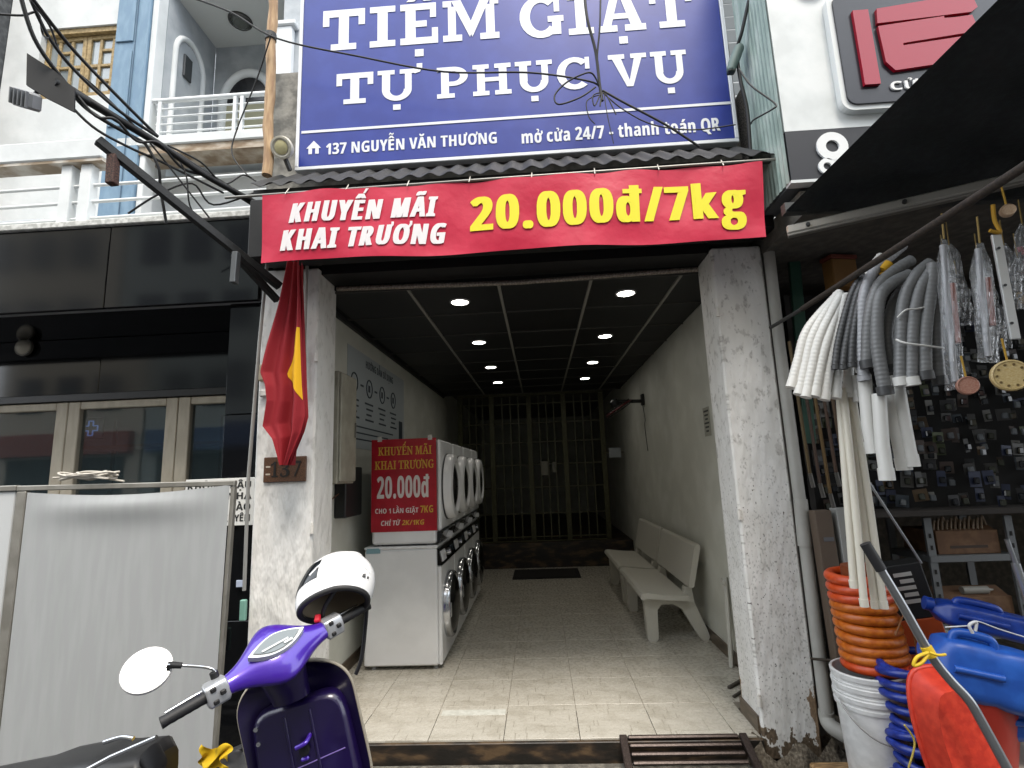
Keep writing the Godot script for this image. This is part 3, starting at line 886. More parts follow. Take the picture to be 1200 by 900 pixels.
func hardware_building() -> void:
	var o := thing("hardware_building", "dark open hardware shop under black awning beside the right pillar", "building", Vector3(3.4, -0.15, -4.0))
	var dk := mottled("shop_dark", "4a4743", "545049", "5d5952", 0.9, Vector3.ONE, 0.02)
	put(Build.new().span(Vector3(1.61, -0.15, -3.62), Vector3(1.68, 3.4, -6.4)), "side_wall", dk, o)
	put(Build.new().span(Vector3(1.61, -0.15, -6.4), Vector3(7.0, 3.4, -6.6)), "back_wall", dk, o)
	put(Build.new().span(Vector3(7.0, -0.15, -3.3), Vector3(7.2, 3.4, -6.6)), "side_wall", dk, o)
	put(Build.new().span(Vector3(1.61, 3.05, -2.95), Vector3(7.2, 3.2, -6.6)), "ceiling", dk, o)
	put(Build.new().span(Vector3(1.625, -0.17, -3.12), Vector3(7.2, -0.1, -6.4)), "floor", mottled("shop_floor", "4a443b", "5c554a", "6a6357", 0.8, Vector3.ONE, 0.02), o)
	# box of the shop sign above: white front, grey-green weathered flank
	var s := thing("shop_sign_box", "big white shop sign box with dark band, grey logo plate and red shapes", "sign", Vector3(2.8, 3.23, -3.0))
	var ww := mottled("sign_white", "c4c8c8", "cdd1d1", "d4d7d7", 0.35, Vector3.ONE * 0.5, 0.01)
	put(Build.new().span(Vector3(1.545, 3.56, -2.9), Vector3(5.0, 5.6, -2.96)), "white_panel", ww, s)
	put(Build.new().span(Vector3(1.545, 3.245, -2.9), Vector3(5.0, 3.558, -2.96)), "dark_band", plain("26272d", 0.4), s)
	put(Build.new().span(Vector3(1.54, 3.225, -2.895), Vector3(5.0, 3.243, -2.96)), "bottom_trim", plain("c4c7c8", 0.4), s)
	put(Build.new().span(Vector3(1.548, 3.23, -2.962), Vector3(5.0, 5.6, -3.33)), "box_core", plain("54575a", 0.8), s)
	# weathered greenish sheet on the flank
	var fl := Build.new()
	fl.sheet(30, 6, func(u: float, v: float) -> Vector3: return Vector3(1.536 + 0.004 * sin(u * 60.0), lerpf(3.24, 5.6, v), lerpf(-2.903, -3.34, u)), true)
	put(fl, "flank_sheet", mottled("green_flank", "8a9c94", "9cada4", "b2beb6", 0.6, Vector3(0.8, 0.4, 0.8), 0.014, 0.2), s)
	# logo plate
	var px := facing(Vector3.RIGHT, Vector3.UP, Vector3.ZERO)
	var pc := Vector3(2.45, 4.04, -2.9)
	put(Build.new().prism(rounded(1.16, 0.80, 0.07), 0.045, Transform3D(px.basis, pc)), "logo_rim", plain("d3d6d6", 0.3), s)
	put(Build.new().prism(rounded(1.1, 0.74, 0.055), 0.012, Transform3D(px.basis, pc + Vector3(0, 0, 0.0455))), "logo_plate", plain("2a2b32", 0.25), s)
	var red := plain("960f28", 0.12)
	var zf := -2.9 + 0.058
	var shp := func(pg: Array, called: String) -> void:
		var q := PackedVector2Array()
		for a in pg: q.append(Vector2(a[0], a[1]))
		put(Build.new().prism(q, 0.02, Transform3D(px.basis, Vector3(0.01, -0.085, zf))), called, red, s)
	shp.call([[1.985, 3.86], [2.075, 3.86], [2.075, 4.36], [1.985, 4.36]], "logo_bar")
	shp.call([[2.115, 4.26], [2.125, 4.36], [2.6, 4.41], [2.68, 4.41], [2.7, 4.32], [2.66, 4.29]], "logo_stroke")
	shp.call([[2.115, 4.24], [2.5, 4.275], [2.5, 4.262], [2.56, 4.262], [2.66, 4.27], [2.68, 4.16], [2.24, 4.115], [2.24, 4.10], [2.68, 4.14], [2.62, 3.98], [2.17, 3.94], [2.125, 4.0]], "logo_stroke")
	put(write("CỬA", font(false), 0.24, 0.055, Vector3(2.14, 3.735, zf), Vector3.RIGHT, Vector3.UP, 0.01), "lettering", plain("dcdcdc", 0.4), s)
	# pin mark on the dark band, and the foot of a red emblem above
	var ring := func(c: Vector3, r: float, t: float, called: String) -> void:
		var b := Build.new()
		for i in 28:
			var a0 := TAU * i / 28.0; var a1 := TAU * (i + 1) / 28.0
			b.prism(PackedVector2Array([Vector2(cos(a0), sin(a0)) * r, Vector2(cos(a1), sin(a1)) * r, Vector2(cos(a1), sin(a1)) * (r - t), Vector2(cos(a0), sin(a0)) * (r - t)]), 0.012, Transform3D(px.basis, c))
		put(b, called, plain("d8dadb", 0.4), s)
	ring.call(Vector3(1.80, 3.44, -2.9), 0.09, 0.052, "pin_ring")
	ring.call(Vector3(1.755, 3.315, -2.9), 0.05, 0.027, "pin_ring")
	put(Build.new().prism(PackedVector2Array([Vector2(-0.08, -0.045), Vector2(-0.035, -0.075), Vector2(0.02, -0.13), Vector2(0.08, -0.045)]), 0.011, Transform3D(px.basis, Vector3(1.80, 3.44, -2.9))), "pin_tail", plain("d8dadb", 0.4), s)
	put(Build.new().prism(circle(0.09, 20), 0.03, Transform3D(px.basis, Vector3(1.82, 4.555, -2.9))), "red_letter", red, s)
	put(Build.new().prism(circle(0.08, 20), 0.03, Transform3D(px.basis, Vector3(2.07, 4.6, -2.9))), "red_letter", red, s)
	# black cloth awning overhead
	var aw := thing("black_awning", "black wrinkled cloth awning stretched out over the hardware shop", "awning", Vector3(2.8, 3.0, -2.2))
	var clo := mottled("awning_cloth", "11161a", "171d20", "1e2528", 0.75, Vector3(2, 2, 2), 0.02, 2.5)
	put(Build.new().sheet(60, 40, func(u: float, v: float) -> Vector3:
		var z := lerpf(-2.86, -1.15, v)
		var x := lerpf(1.462 + 0.055 * v, 5.2, pow(u, 1.4))
		var ed := smoothstep(0.0, 0.12, u)
		return Vector3(x, 3.03 + ed * (0.012 * sin(z * 17.0 + x * 5.0) + 0.018 * sin(z * 5.0 - x * 3.0) + 0.008 * sin(x * 23.0 + z * 9.0)), z)), "cloth", clo, aw)
	put(Build.new().bar(Vector3(1.46, 3.05, -2.87), Vector3(5.2, 3.05, -2.87), 0.05, 0.06), "wall_bar", plain("3a3c3c", 0.5), aw)
	var arm := Build.new()
	var a0 := Vector3(1.445, 2.9, -2.833)
	var a1 := Vector3(2.329, 2.9, -2.382)
	a1 = a0 + (a1 - a0) * 1.8
	put(Build.new().bar(a0, a1, 0.05, 0.05, 0.008), "folding_arm", plain("a7a49d", 0.35, 0.5), aw)
	put(Build.new().bar(a0 + Vector3(0.0, -0.033, 0.004), a1 + Vector3(0, -0.033, 0.004), 0.042, 0.014, 0.004), "arm_rail", plain("86837d", 0.4, 0.5), aw)
	for k in [0.06, 0.3]:
		var c: Vector3 = a0.lerp(a1, k)
		put(Build.new().tube([c + Vector3(-0.012, 0.0, 0.02), c + Vector3(-0.02, 0.0, 0.035)], 0.011, 8), "rivet", plain("222222", 0.5), aw)
	# grey hoarding seen in the gap beside the blue sign
	var gh := thing("grey_back_house", "pale grey louvred house wall behind the blue signboard", "building", Vector3(2.4, 0, -9.0))
	put(Build.new().span(Vector3(3.2, 0.0, -8.9), Vector3(6.5, 11.6, -9.4)), "wall", plain("a9abab", 0.9), gh)
	put(Build.new().span(Vector3(3.1, 11.61, -8.6), Vector3(6.6, 11.8, -9.4)), "eaves", plain("c9caca", 0.8), gh)
	for k in 10:
		put(Build.new().box(Vector3(4.4, 8.2 + 0.28 * k, -8.86), Vector3(1.6, 0.2, 0.03), 0.004, Basis(Vector3.RIGHT, 0.5)), "louvre", plain("8d9090", 0.7), gh)
	put(Build.new().span(Vector3(1.57, 3.4, -3.42), Vector3(1.68, 4.3, -3.72), 0.01), "rough_pier", mottled("rough_pier", "34302c", "5a544d", "7b746b", 0.95, Vector3.ONE * 3, 0.04, 5.0), gh)

# the far side of the street, outside the frame: it is what the polished stone and the glass mirror
func opposite_side() -> void:
	var tones := ["a79f90", "8f948f", "b3a58c", "9a8f86", "a9aba6", "a8987c", "8c8a86"]
	for i in 7:
		var x := -17.0 + 5.6 * i
		var hgt: float = [13.5, 11.0, 14.5, 12.0, 15.0, 11.5, 13.0][i]
		var o := thing("opposite_shophouse", ["beige house across the street with rust brown signboard", "grey green house across the street with dark blue signboard", "ochre house across the street with olive signboard", "brown grey house across the street with green signboard", "pale grey house across the street with grey signboard", "sand coloured house across the street with red signboard", "stone grey house across the street with slate signboard"][i], "building", Vector3(x, -0.2, 9.5), "houses across the street")
		put(Build.new().span(Vector3(x - 2.75, -0.2, 9.5), Vector3(x + 2.75, hgt, 14.0)), "wall", plain(tones[i], 0.85), o)
		put(Build.new().span(Vector3(x - 2.8, hgt, 9.3), Vector3(x + 2.8, hgt + 0.3, 14.0), 0.02), "parapet", plain("bcbab4", 0.85), o)
		put(Build.new().span(Vector3(x - 2.2, -0.19, 9.46), Vector3(x + 2.2, 2.7, 9.495)), "shop_opening", plain("1c1b1a", 0.8), o)
		put(Build.new().span(Vector3(x - 2.5, 2.8, 9.2), Vector3(x + 2.5, 3.6, 9.49), 0.02), "signboard", plain(["7c3b2e", "31486a", "8a7a3a", "39583f", "6a6a6a", "7a2a26", "4a4a52"][i], 0.5), o)
		for fl in 4:
			for k in 3:
				if 4.4 + fl * 2.4 + 1.3 < hgt:
					put(Build.new().span(Vector3(x - 2.1 + 1.5 * k, 4.4 + fl * 2.4, 9.45), Vector3(x - 1.1 + 1.5 * k, 5.7 + fl * 2.4, 9.49), 0.01), "window", plain("2a3136", 0.1), o)


func roof_and_signs() -> void:
	# blue signboard
	var s := thing("blue_signboard", "large blue laundry signboard with white slab lettering and white border", "sign", Vector3(-0.1, 3.85, -3.4))
	var blue := mottled("sign_blue", "25358a", "27388e", "2a3b92", 0.35, Vector3.ONE * 0.8, 0.01)
	var wt := plain("dfe2e6", 0.45)
	put(Build.new().span(Vector3(-1.655, 3.87, -3.4), Vector3(1.468, 5.85, -3.46), 0.004), "panel", blue, s)
	put(Build.new().span(Vector3(-1.682, 3.84, -3.395), Vector3(1.495, 3.8685, -3.46), 0.004), "border", wt, s)
	put(Build.new().span(Vector3(-1.682, 5.852, -3.395), Vector3(1.495, 5.88, -3.46), 0.004), "border", wt, s)
	put(Build.new().span(Vector3(-1.682, 3.87, -3.395), Vector3(-1.657, 5.85, -3.46), 0.004), "border", wt, s)
	put(Build.new().span(Vector3(1.470, 3.87, -3.395), Vector3(1.495, 5.85, -3.46), 0.004), "border", wt, s)
	put(Build.new().span(Vector3(-1.64, 4.135, -3.3985), Vector3(1.467, 4.155, -3.396)), "rule", wt, s)
	var R := Vector3.RIGHT; var U := Vector3.UP
	put(slab("TIỆM", 1.345, 0.35, Vector3(-1.50, 4.812, -3.3995), R, U, 0.003), "lettering", wt, s)
	put(slab("GIẶT", 1.27, 0.35, Vector3(0.0, 4.79, -3.3995), R, U, 0.003), "lettering", wt, s)
	put(slab("TỰ", 0.60, 0.255, Vector3(-1.385, 4.352, -3.3995), R, U, 0.003), "lettering", wt, s)
	put(slab("PHỤC", 1.13, 0.255, Vector3(-0.63, 4.342, -3.3995), R, U, 0.003), "lettering", wt, s)
	put(slab("VỤ", 0.56, 0.265, Vector3(0.63, 4.332, -3.3995), R, U, 0.003), "lettering", wt, s)
	put(write("137 NGUYỄN VĂN THƯƠNG", font(false), 1.265, 0.088, Vector3(-1.46, 3.952, -3.3995), R, U, 0.003, 0.0, null, 0.03), "lettering", wt, s)
	put(write("mở cửa 24/7 - thanh toán QR", font(false), 1.41, 0.1, Vector3(-0.03, 3.935, -3.3995), R, U, 0.003, 0.0, null, 0.03), "lettering", wt, s)
	var hb := Build.new()
	var ho := Transform3D(Basis.IDENTITY, Vector3(-1.545, 3.965, -3.3995))
	hb.prism(PackedVector2Array([Vector2(-0.055, 0.045), Vector2(0.055, 0.045), Vector2(0, 0.105)]), 0.003, ho)
	hb.prism(PackedVector2Array([Vector2(-0.038, 0), Vector2(-0.012, 0), Vector2(-0.012, 0.044), Vector2(-0.038, 0.044)]), 0.003, ho)
	hb.prism(PackedVector2Array([Vector2(0.012, 0), Vector2(0.038, 0), Vector2(0.038, 0.044), Vector2(0.012, 0.044)]), 0.003, ho)
	put(hb, "house_mark", wt, s)
	# corrugated dark roof strip
	var rf := thing("corrugated_roof", "narrow dark corrugated roof strip between blue sign and red banner", "roof", Vector3(-0.1, 3.5, -3.2))
	var dkm := mottled("roof_sheet", "090909", "0d0d0e", "121213", 0.6, Vector3(2, 2, 2), 0.03, 0.8)
	put(Build.new().sheet(420, 6, func(u: float, v: float) -> Vector3:
		var x := lerpf(-1.80, 1.60, u)
		var w := 0.013 * sin(x * TAU / 0.13)
		return Vector3(x, lerpf(3.80, 3.515, v) + w + 0.006 * sin(x * 3.0), lerpf(-3.4, -3.03, v) + 0.006 * sin(x * 9.0) * v)), "sheet", dkm, rf)
	put(Build.new().sheet(420, 6, func(u: float, v: float) -> Vector3:
		var x := lerpf(-1.80, 1.60, u)
		var w := 0.013 * sin(x * TAU / 0.13)
		return Vector3(x, lerpf(3.80, 3.515, v) + w + 0.006 * sin(x * 3.0) - 0.004, lerpf(-3.4, -3.03, v) + 0.006 * sin(x * 9.0) * v), true), "sheet_underside", dkm, rf)
	put(Build.new().bar(Vector3(-1.8, 3.50, -3.1), Vector3(1.6, 3.50, -3.1), 0.03, 0.03), "batten", plain("2a2a2a", 0.6), rf)
	# red banner
	var bz := -3.02
	var tl := Vector3(-1.704, 3.441, -3.02)
	var tr := Vector3(1.448, 3.444, -3.02)
	var br := Vector3(1.421, 2.954, -3.02)
	var bl := Vector3(-1.694, 2.977, -3.02)
	var b := thing("red_banner", "red cloth banner with white and yellow opening offer lettering over the entrance", "banner", bl)
	var wave := func(q: Vector3) -> float:
		var h := (q.y - 2.95) / 0.48
		return 0.011 * sin(q.x * 4.1 + q.y * 2.0) + 0.006 * sin(q.x * 9.7 - q.y * 7.0) + 0.004 * sin(q.x * 6.0 + q.y * 15.0) * (1.2 - h)
	var cloth := StandardMaterial3D.new()
	cloth.albedo_texture = noise_tex([hx("b8163a"), hx("bb183c"), hx("be1a3e")], [0.3, 0.5, 0.7], 0.012, 9)
	cloth.roughness = 0.42
	cloth.uv1_triplanar = true; cloth.uv1_scale = Vector3.ONE * 0.8
	relief(cloth, 0.012, 0.7)
	put(Build.new().sheet(160, 30, func(u: float, v: float) -> Vector3:
		var top := tl.lerp(tr, u) + Vector3(0, 0.006 * cos(u * PI * 16.0), 0)
		var bot := bl.lerp(br, u) + Vector3(0, 0.008 * sin(u * 14.0), 0)
		var q := top.lerp(bot, v)
		q.z += float(wave.call(q))
		return q), "cloth", cloth, b)
	var wl := plain("dedbdc", 0.5)
	var yl := plain("dcd21c", 0.5)
	var rr := (br - bl).normalized()
	var zz := bz + 0.003
	var f := font(false)
	var o1 := Vector3(-1.515, 3.227, -3.016)
	var o2 := Vector3(-1.569, 3.047, -3.016)
	var o3 := Vector3(-0.365, 3.106, -3.016)
	put(write("KHUYẾN MÃI", f, 0.94, 0.132, o1, rr, U, 0.003, 0.18, wave, 0.115), "lettering", wl, b)
	put(write("KHAI TRƯƠNG", f, 1.05, 0.132, o2, rr, U, 0.003, 0.18, wave, 0.115), "lettering", wl, b)
	put(write("20.000đ/7kg", f, 1.70, 0.225, o3, rr, U, 0.003, 0.03, wave, 0.08), "lettering", yl, b)
	for k in 8:
		var u := (k + 0.4) / 8.0
		var p := tl.lerp(tr, u)
		put(Build.new().tube([p + Vector3(0, -0.012, 0.012), p + Vector3(0.004, 0.05, -0.03)], 0.0035, 6), "tie", plain("c9c4ba", 0.6), b)
	put(Build.new().tube([tl + Vector3(-0.25, 0.0, -0.01), tl.lerp(tr, 0.5) + Vector3(0, 0.012, -0.01), tr + Vector3(0.12, 0.02, -0.01)], 0.009, 8), "rod", plain("8d8b86", 0.4, 0.6), b)
	# wooden pole and round lamp beside the blue sign
	var wd := mottled("pole_wood", "93765a", "a98b68", "bb9f7e", 0.75, Vector3(3, 0.35, 3), 0.02, 0.8)
	var pl := thing("wooden_pole", "weathered peeling wooden pole standing beside the blue signboard", "pole", Vector3(-1.824, 3.751, -3.3))
	var pp := []
	var pr := []
	for i in 15:
		var q: Vector3 = (Vector3(-1.831, 3.751, -3.3)).lerp(Vector3(-1.851, 5.495, -3.3), i / 14.0)
		pp.append(q + Vector3(0.006 * sin(i * 1.3), 0, 0.004 * cos(i * 2.1)))
		pr.append(0.034 + 0.003 * sin(i * 2.7))
	put(Build.new().tube(pp, pr, 12), "shaft", wd, pl)
	put(Build.new().tube([pp[9] + Vector3(0, -0.03, 0), pp[9], pp[9] + Vector3(0, 0.025, 0)], 0.04, 12), "tape_band", plain("26282a", 0.6), pl)
	var sp := thing("round_floodlight", "round cream floodlight fixed beside the wooden pole", "lamp", Vector3(-1.721, 3.969, -3.3))
	var spx := Transform3D(Basis(Vector3.RIGHT, PI / 2 + 0.5) , Vector3(-1.717, 3.948, -3.28))
	put(Build.new().lathe([Vector2(0, 0.02), Vector2(0.05, 0.022), Vector2(0.062, 0.03), Vector2(0.075, 0.028), Vector2(0.078, 0.0), Vector2(0.06, -0.05), Vector2(0.03, -0.09), Vector2(0.0, -0.1)], spx, 24), "lamp_head", plain("cfcabb", 0.4), sp)
	put(Build.new().lathe([Vector2(0, 0.034), Vector2(0.03, 0.033), Vector2(0.048, 0.026)], spx, 20), "lens", plain("d8cfa0", 0.15), sp)
	put(Build.new().bar(Vector3(-1.726, 3.929, -3.3), Vector3(-1.69, 3.812, -3.35), 0.03, 0.02), "bracket", plain("3b3b3b", 0.6), sp)

func laundry_inside() -> void:
	# down lights in the black ceiling
	var lit := glowing("fffaf0", 6.0)
	var i := 0
	for z in [-4.19, -5.58, -6.97, -8.2]:
		for x in [-0.61, 0.775]:
			i += 1
			var d := thing("ceiling_downlight", "lit round downlight in the black panel ceiling", "lamp", Vector3(x, 3.05, z), "round downlights in two rows")
			put(Build.new().lathe([Vector2(0.068, 0.0), Vector2(0.072, -0.006), Vector2(0.084, -0.004), Vector2(0.086, 0.004)], Transform3D(Basis.IDENTITY, Vector3(x, 3.05, z)), 28), "rim", plain("d0d0d0", 0.4), d)
			put(Build.new().lathe([Vector2(0.0, -0.002), Vector2(0.0685, -0.002)], Transform3D(Basis.IDENTITY, Vector3(x, 3.05, z)), 28), "diffuser", lit, d)
			var sl := SpotLight3D.new()
			sl.name = "lamp_light"
			d.add_child(sl, true)
			sl.position = Vector3(0, -0.012, 0)
			sl.rotation.x = -PI / 2
			sl.spot_angle = 60; sl.light_energy = 0.03; sl.light_size = 0.07; sl.spot_range = 8; sl.spot_attenuation = 2; sl.shadow_enabled = true
			sl.light_color = hx("fff3e0")
	washers()
	benches()
	# electrical cabinet on the left wall
	var c := thing("electric_cabinet", "tall beige metal cabinet on the left wall behind pillar", "cabinet", Vector3(-1.6, 1.58, -4.05))
	var bg := mottled("cabinet", "8d8a7c", "959284", "9c998b", 0.5, Vector3.ONE, 0.01)
	put(Build.new().span(Vector3(-1.719, 1.585, -3.9), Vector3(-1.52, 2.45, -4.25), 0.006), "body", bg, c)
	put(Build.new().span(Vector3(-1.518, 1.6, -3.91), Vector3(-1.5, 2.44, -4.24), 0.005), "door", bg, c)
	put(Build.new().span(Vector3(-1.499, 1.95, -4.215), Vector3(-1.488, 2.07, -4.20), 0.003), "handle", plain("6d6b63", 0.4), c)
	put(Build.new().span(Vector3(-1.719, 1.3, -4.35), Vector3(-1.62, 1.72, -4.75), 0.008), "meter_box", plain("1d1e1e", 0.5), c)
	put(Build.new().tube([Vector3(-1.66, 1.58, -4.1), Vector3(-1.67, 1.45, -4.12), Vector3(-1.68, 1.5, -4.35)], 0.006, 6), "lead", plain("5a3a28", 0.7), c)
	# printed guide on the left wall
	var g := thing("wall_guide", "pale printed step by step guide on the left wall", "poster", Vector3(-1.715, 2.05, -5.7))
	put(Build.new().span(Vector3(-1.7195, 1.9, -4.6), Vector3(-1.716, 2.85, -6.6)), "sheet", plain("a9b1b4", 0.6), g)
	var ink := plain("24323c", 0.6)
	var Rz := Vector3(0, 0, -1)
	put(write("HƯỚNG DẪN SỬ DỤNG", font(false), 1.0, 0.075, Vector3(-1.7165, 2.72, -5.1), Rz, Vector3.UP, 0.002), "heading", ink, g)
	for k in 4:
		var zc := -4.78 - 0.44 * k
		var rb := Build.new()
		var cp := []
		for q in 25: cp.append(Vector3(-1.7155, 2.52 + sin(TAU * q / 24.0) * 0.09, zc + cos(TAU * q / 24.0) * 0.09))
		put(rb.tube(cp, 0.008, 5, false), "step_ring", ink, g)
		put(Build.new().box(Vector3(-1.7155, 2.52, zc), Vector3(0.002, 0.07, 0.06)), "step_icon", ink, g)
		if k < 3: put(Build.new().box(Vector3(-1.7155, 2.52, zc - 0.22), Vector3(0.002, 0.02, 0.09)), "step_dash", ink, g)
		var tb := Build.new()
		for q in 4: tb.box(Vector3(-1.7155, 2.36 - 0.055 * q, zc - 0.02 * (q % 2)), Vector3(0.002, 0.018, 0.26 - 0.05 * (q % 3)))
		put(tb, "text_lines", ink, g)
	for q in 3: put(Build.new().box(Vector3(-1.7155, 2.11 - 0.06 * q, -5.4 + 0.1 * q), Vector3(0.002, 0.014, 1.4 - 0.2 * q)), "text_line", ink, g)
	put(Build.new().span(Vector3(-1.7165, 1.95, -6.36), Vector3(-1.7145, 2.3, -6.52)), "dark_box", ink, g)
	# wall fan on the right wall
	var fc := Vector3(1.16, 2.47, -7.5)
	var fan := thing("wall_fan", "dark wall fan with red rimmed cage on the right wall", "fan", Vector3(1.5, 2.5, -7.5))
	var fx := Transform3D(Basis(Vector3(0, 0, 1), 0.55) , fc)
	var cage := Build.new()
	for r in [0.2, 0.16, 0.11]:
		for hh in [-0.035, 0.035]:
			var pts := []
			for q in 29: pts.append(fx * Vector3(cos(TAU * q / 28.0) * r, hh * (1.3 - r * 2.0), sin(TAU * q / 28.0) * r))
			cage.tube(pts, 0.003, 5, false)
	for q in 20:
		var a := TAU * q / 20.0
		cage.tube([fx * Vector3(cos(a) * 0.04, -0.045, sin(a) * 0.04), fx * Vector3(cos(a) * 0.2, -0.025, sin(a) * 0.2), fx * Vector3(cos(a) * 0.2, 0.025, sin(a) * 0.2), fx * Vector3(cos(a) * 0.04, 0.045, sin(a) * 0.04)], 0.002, 4)
	put(cage, "cage", plain("1d1d1d", 0.4), fan)
	var rim := []
	for q in 29: rim.append(fx * Vector3(cos(TAU * q / 28.0) * 0.205, 0, sin(TAU * q / 28.0) * 0.205))
	put(Build.new().tube(rim, 0.013, 8, false), "rim", plain("4a0d12", 0.4), fan)
	for q in 3:
		var a := TAU * q / 3.0
		put(Build.new().box(fx * Vector3(cos(a) * 0.1, 0, sin(a) * 0.1), Vector3(0.15, 0.008, 0.09), 0.003, fx.basis * Basis(Vector3.UP, -a) * Basis(Vector3.RIGHT, 0.4)), "blade", plain("2c2c2c", 0.3), fan)
	put(Build.new().lathe([Vector2(0.0, 0.03), Vector2(0.05, 0.035), Vector2(0.065, 0.07), Vector2(0.06, 0.13), Vector2(0.0, 0.15)], fx, 16), "motor", plain("151515", 0.4), fan)
	put(Build.new().bar(fx * Vector3(0.03, 0.1, 0), Vector3(1.5, 2.56, -7.5), 0.04, 0.05, 0.01).span(Vector3(1.49, 2.5, -7.45), Vector3(1.529, 2.66, -7.55), 0.008), "bracket", plain("141414", 0.5), fan)
	put(Build.new().tube(smooth([Vector3(1.5, 2.5, -7.48), Vector3(1.515, 2.3, -7.46), Vector3(1.51, 2.2, -7.5), Vector3(1.52, 1.85, -7.47)]), 0.005, 5), "cord", plain("1a1a1a", 0.6), fan)
	var nt := thing("wall_notice", "narrow strip of dark print on the right wall near pillar", "notice", Vector3(1.525, 1.9, -4.8))
	put(Build.new().span(Vector3(1.5272, 1.88, -4.72), Vector3(1.5285, 2.14, -4.9)), "sheet", plain("9a9a8e", 0.8), nt)
	var nb := Build.new()
	for k in 6: nb.box(Vector3(1.5265, 2.105 - 0.036 * k, -4.81), Vector3(0.002, 0.016, 0.13 - 0.03 * (k % 3)))
	put(nb, "print", plain("3d3d38", 0.8), nt)
	var bn := thing("back_notice", "small pale notice on dark wall beside the folding gate", "notice", Vector3(1.4, 1.82, -9.4))
	put(Build.new().span(Vector3(1.24, 1.82, -9.46), Vector3(1.45, 1.99, -9.468)), "sheet", plain("9fa5aa", 0.6), bn)
	var stt := thing("white_plank", "thin white batten leaning on the right wall by pillar", "plank", Vector3(1.5, 0, -4.68))
	put(Build.new().bar(Vector3(1.47, 0.007, -4.62), Vector3(1.512, 0.69, -4.68), 0.03, 0.045, 0.003), "batten", plain("b9b8b0", 0.6), stt)
	put(Build.new().bar(Vector3(1.475, 0.65, -4.63), Vector3(1.5, 0.66, -4.74), 0.02, 0.03, 0.003), "cross_piece", plain("b9b8b0", 0.6), stt)
	var jack := thing("door_stop", "dark metal door stop lying on tiles by right skirting", "door stop", Vector3(1.42, 0.006, -4.15))
	put(Build.new().bar(Vector3(1.3, 0.016, -4.2), Vector3(1.47, 0.02, -4.35), 0.025, 0.02, 0.003), "strip", plain("3a342d", 0.6), jack)
	put(Build.new().bar(Vector3(1.28, 0.014, -4.05), Vector3(1.44, 0.018, -4.2), 0.02, 0.016, 0.003), "strip", plain("3a342d", 0.6), jack)
	# folding gate at the back
	var gt := thing("folding_gate", "dark olive folding iron gate closing the back of the room", "gate", Vector3(-0.1, 0.42, -9.5))
	var iron := mottled("gate_iron", "3a3922", "45442b", "504f35", 0.5, Vector3.ONE * 2, 0.02, 0.0, 0.2)
	put(Build.new().span(Vector3(1.2, 1.9, -9.47), Vector3(1.5, 1.92, -9.48)), "notice_rail", iron, gt)
	var px := [-1.42, -0.84, -0.16, 0.47, 1.15]
	for k in 5:
		put(Build.new().span(Vector3(px[k] - 0.045, 0.44, -9.46), Vector3(px[k] + 0.045, 3.0, -9.52), 0.005), "post", iron, gt)
		if k < 4:
			for q in 3:
				var x := lerpf(px[k] + 0.045, px[k + 1] - 0.045, (q + 1) / 4.0)
				put(Build.new().span(Vector3(x - 0.011, 0.46, -9.48), Vector3(x + 0.011, 2.98, -9.5)), "bar", iron, gt)
			for y in [0.5, 0.9, 1.35, 1.75, 2.15, 2.5, 2.85]:
				put(Build.new().span(Vector3(px[k] + 0.046, y - 0.01, -9.472), Vector3(px[k + 1] - 0.046, y + 0.01, -9.479)), "cross_bar", iron, gt)
	put(Build.new().span(Vector3(-1.45, 3.001, -9.45), Vector3(1.2, 3.04, -9.53)), "top_rail", iron, gt)
	put(Build.new().span(Vector3(-1.45, 0.421, -9.45), Vector3(1.2, 0.439, -9.53)), "bottom_rail", iron, gt)
	put(Build.new().span(Vector3(0.02, 1.55, -9.44), Vector3(0.14, 1.8, -9.469), 0.004).span(Vector3(0.22, 1.6, -9.44), Vector3(0.28, 1.78, -9.469), 0.004), "lock_plate", plain("6d6c60", 0.5), gt)
	var mt := thing("floor_mat", "dark flat mat on the tiles before the back step", "mat", Vector3(0.1, 0.006, -8.7))
	put(Build.new().span(Vector3(-0.5, 0.0065, -8.35), Vector3(0.55, 0.022, -9.1), 0.005), "mat_body", plain("141414", 0.95), mt)
	put(Build.new().span(Vector3(-0.44, 0.0225, -8.41), Vector3(0.49, 0.026, -9.04), 0.001), "mat_field", plain("1d1b19", 0.95), mt)

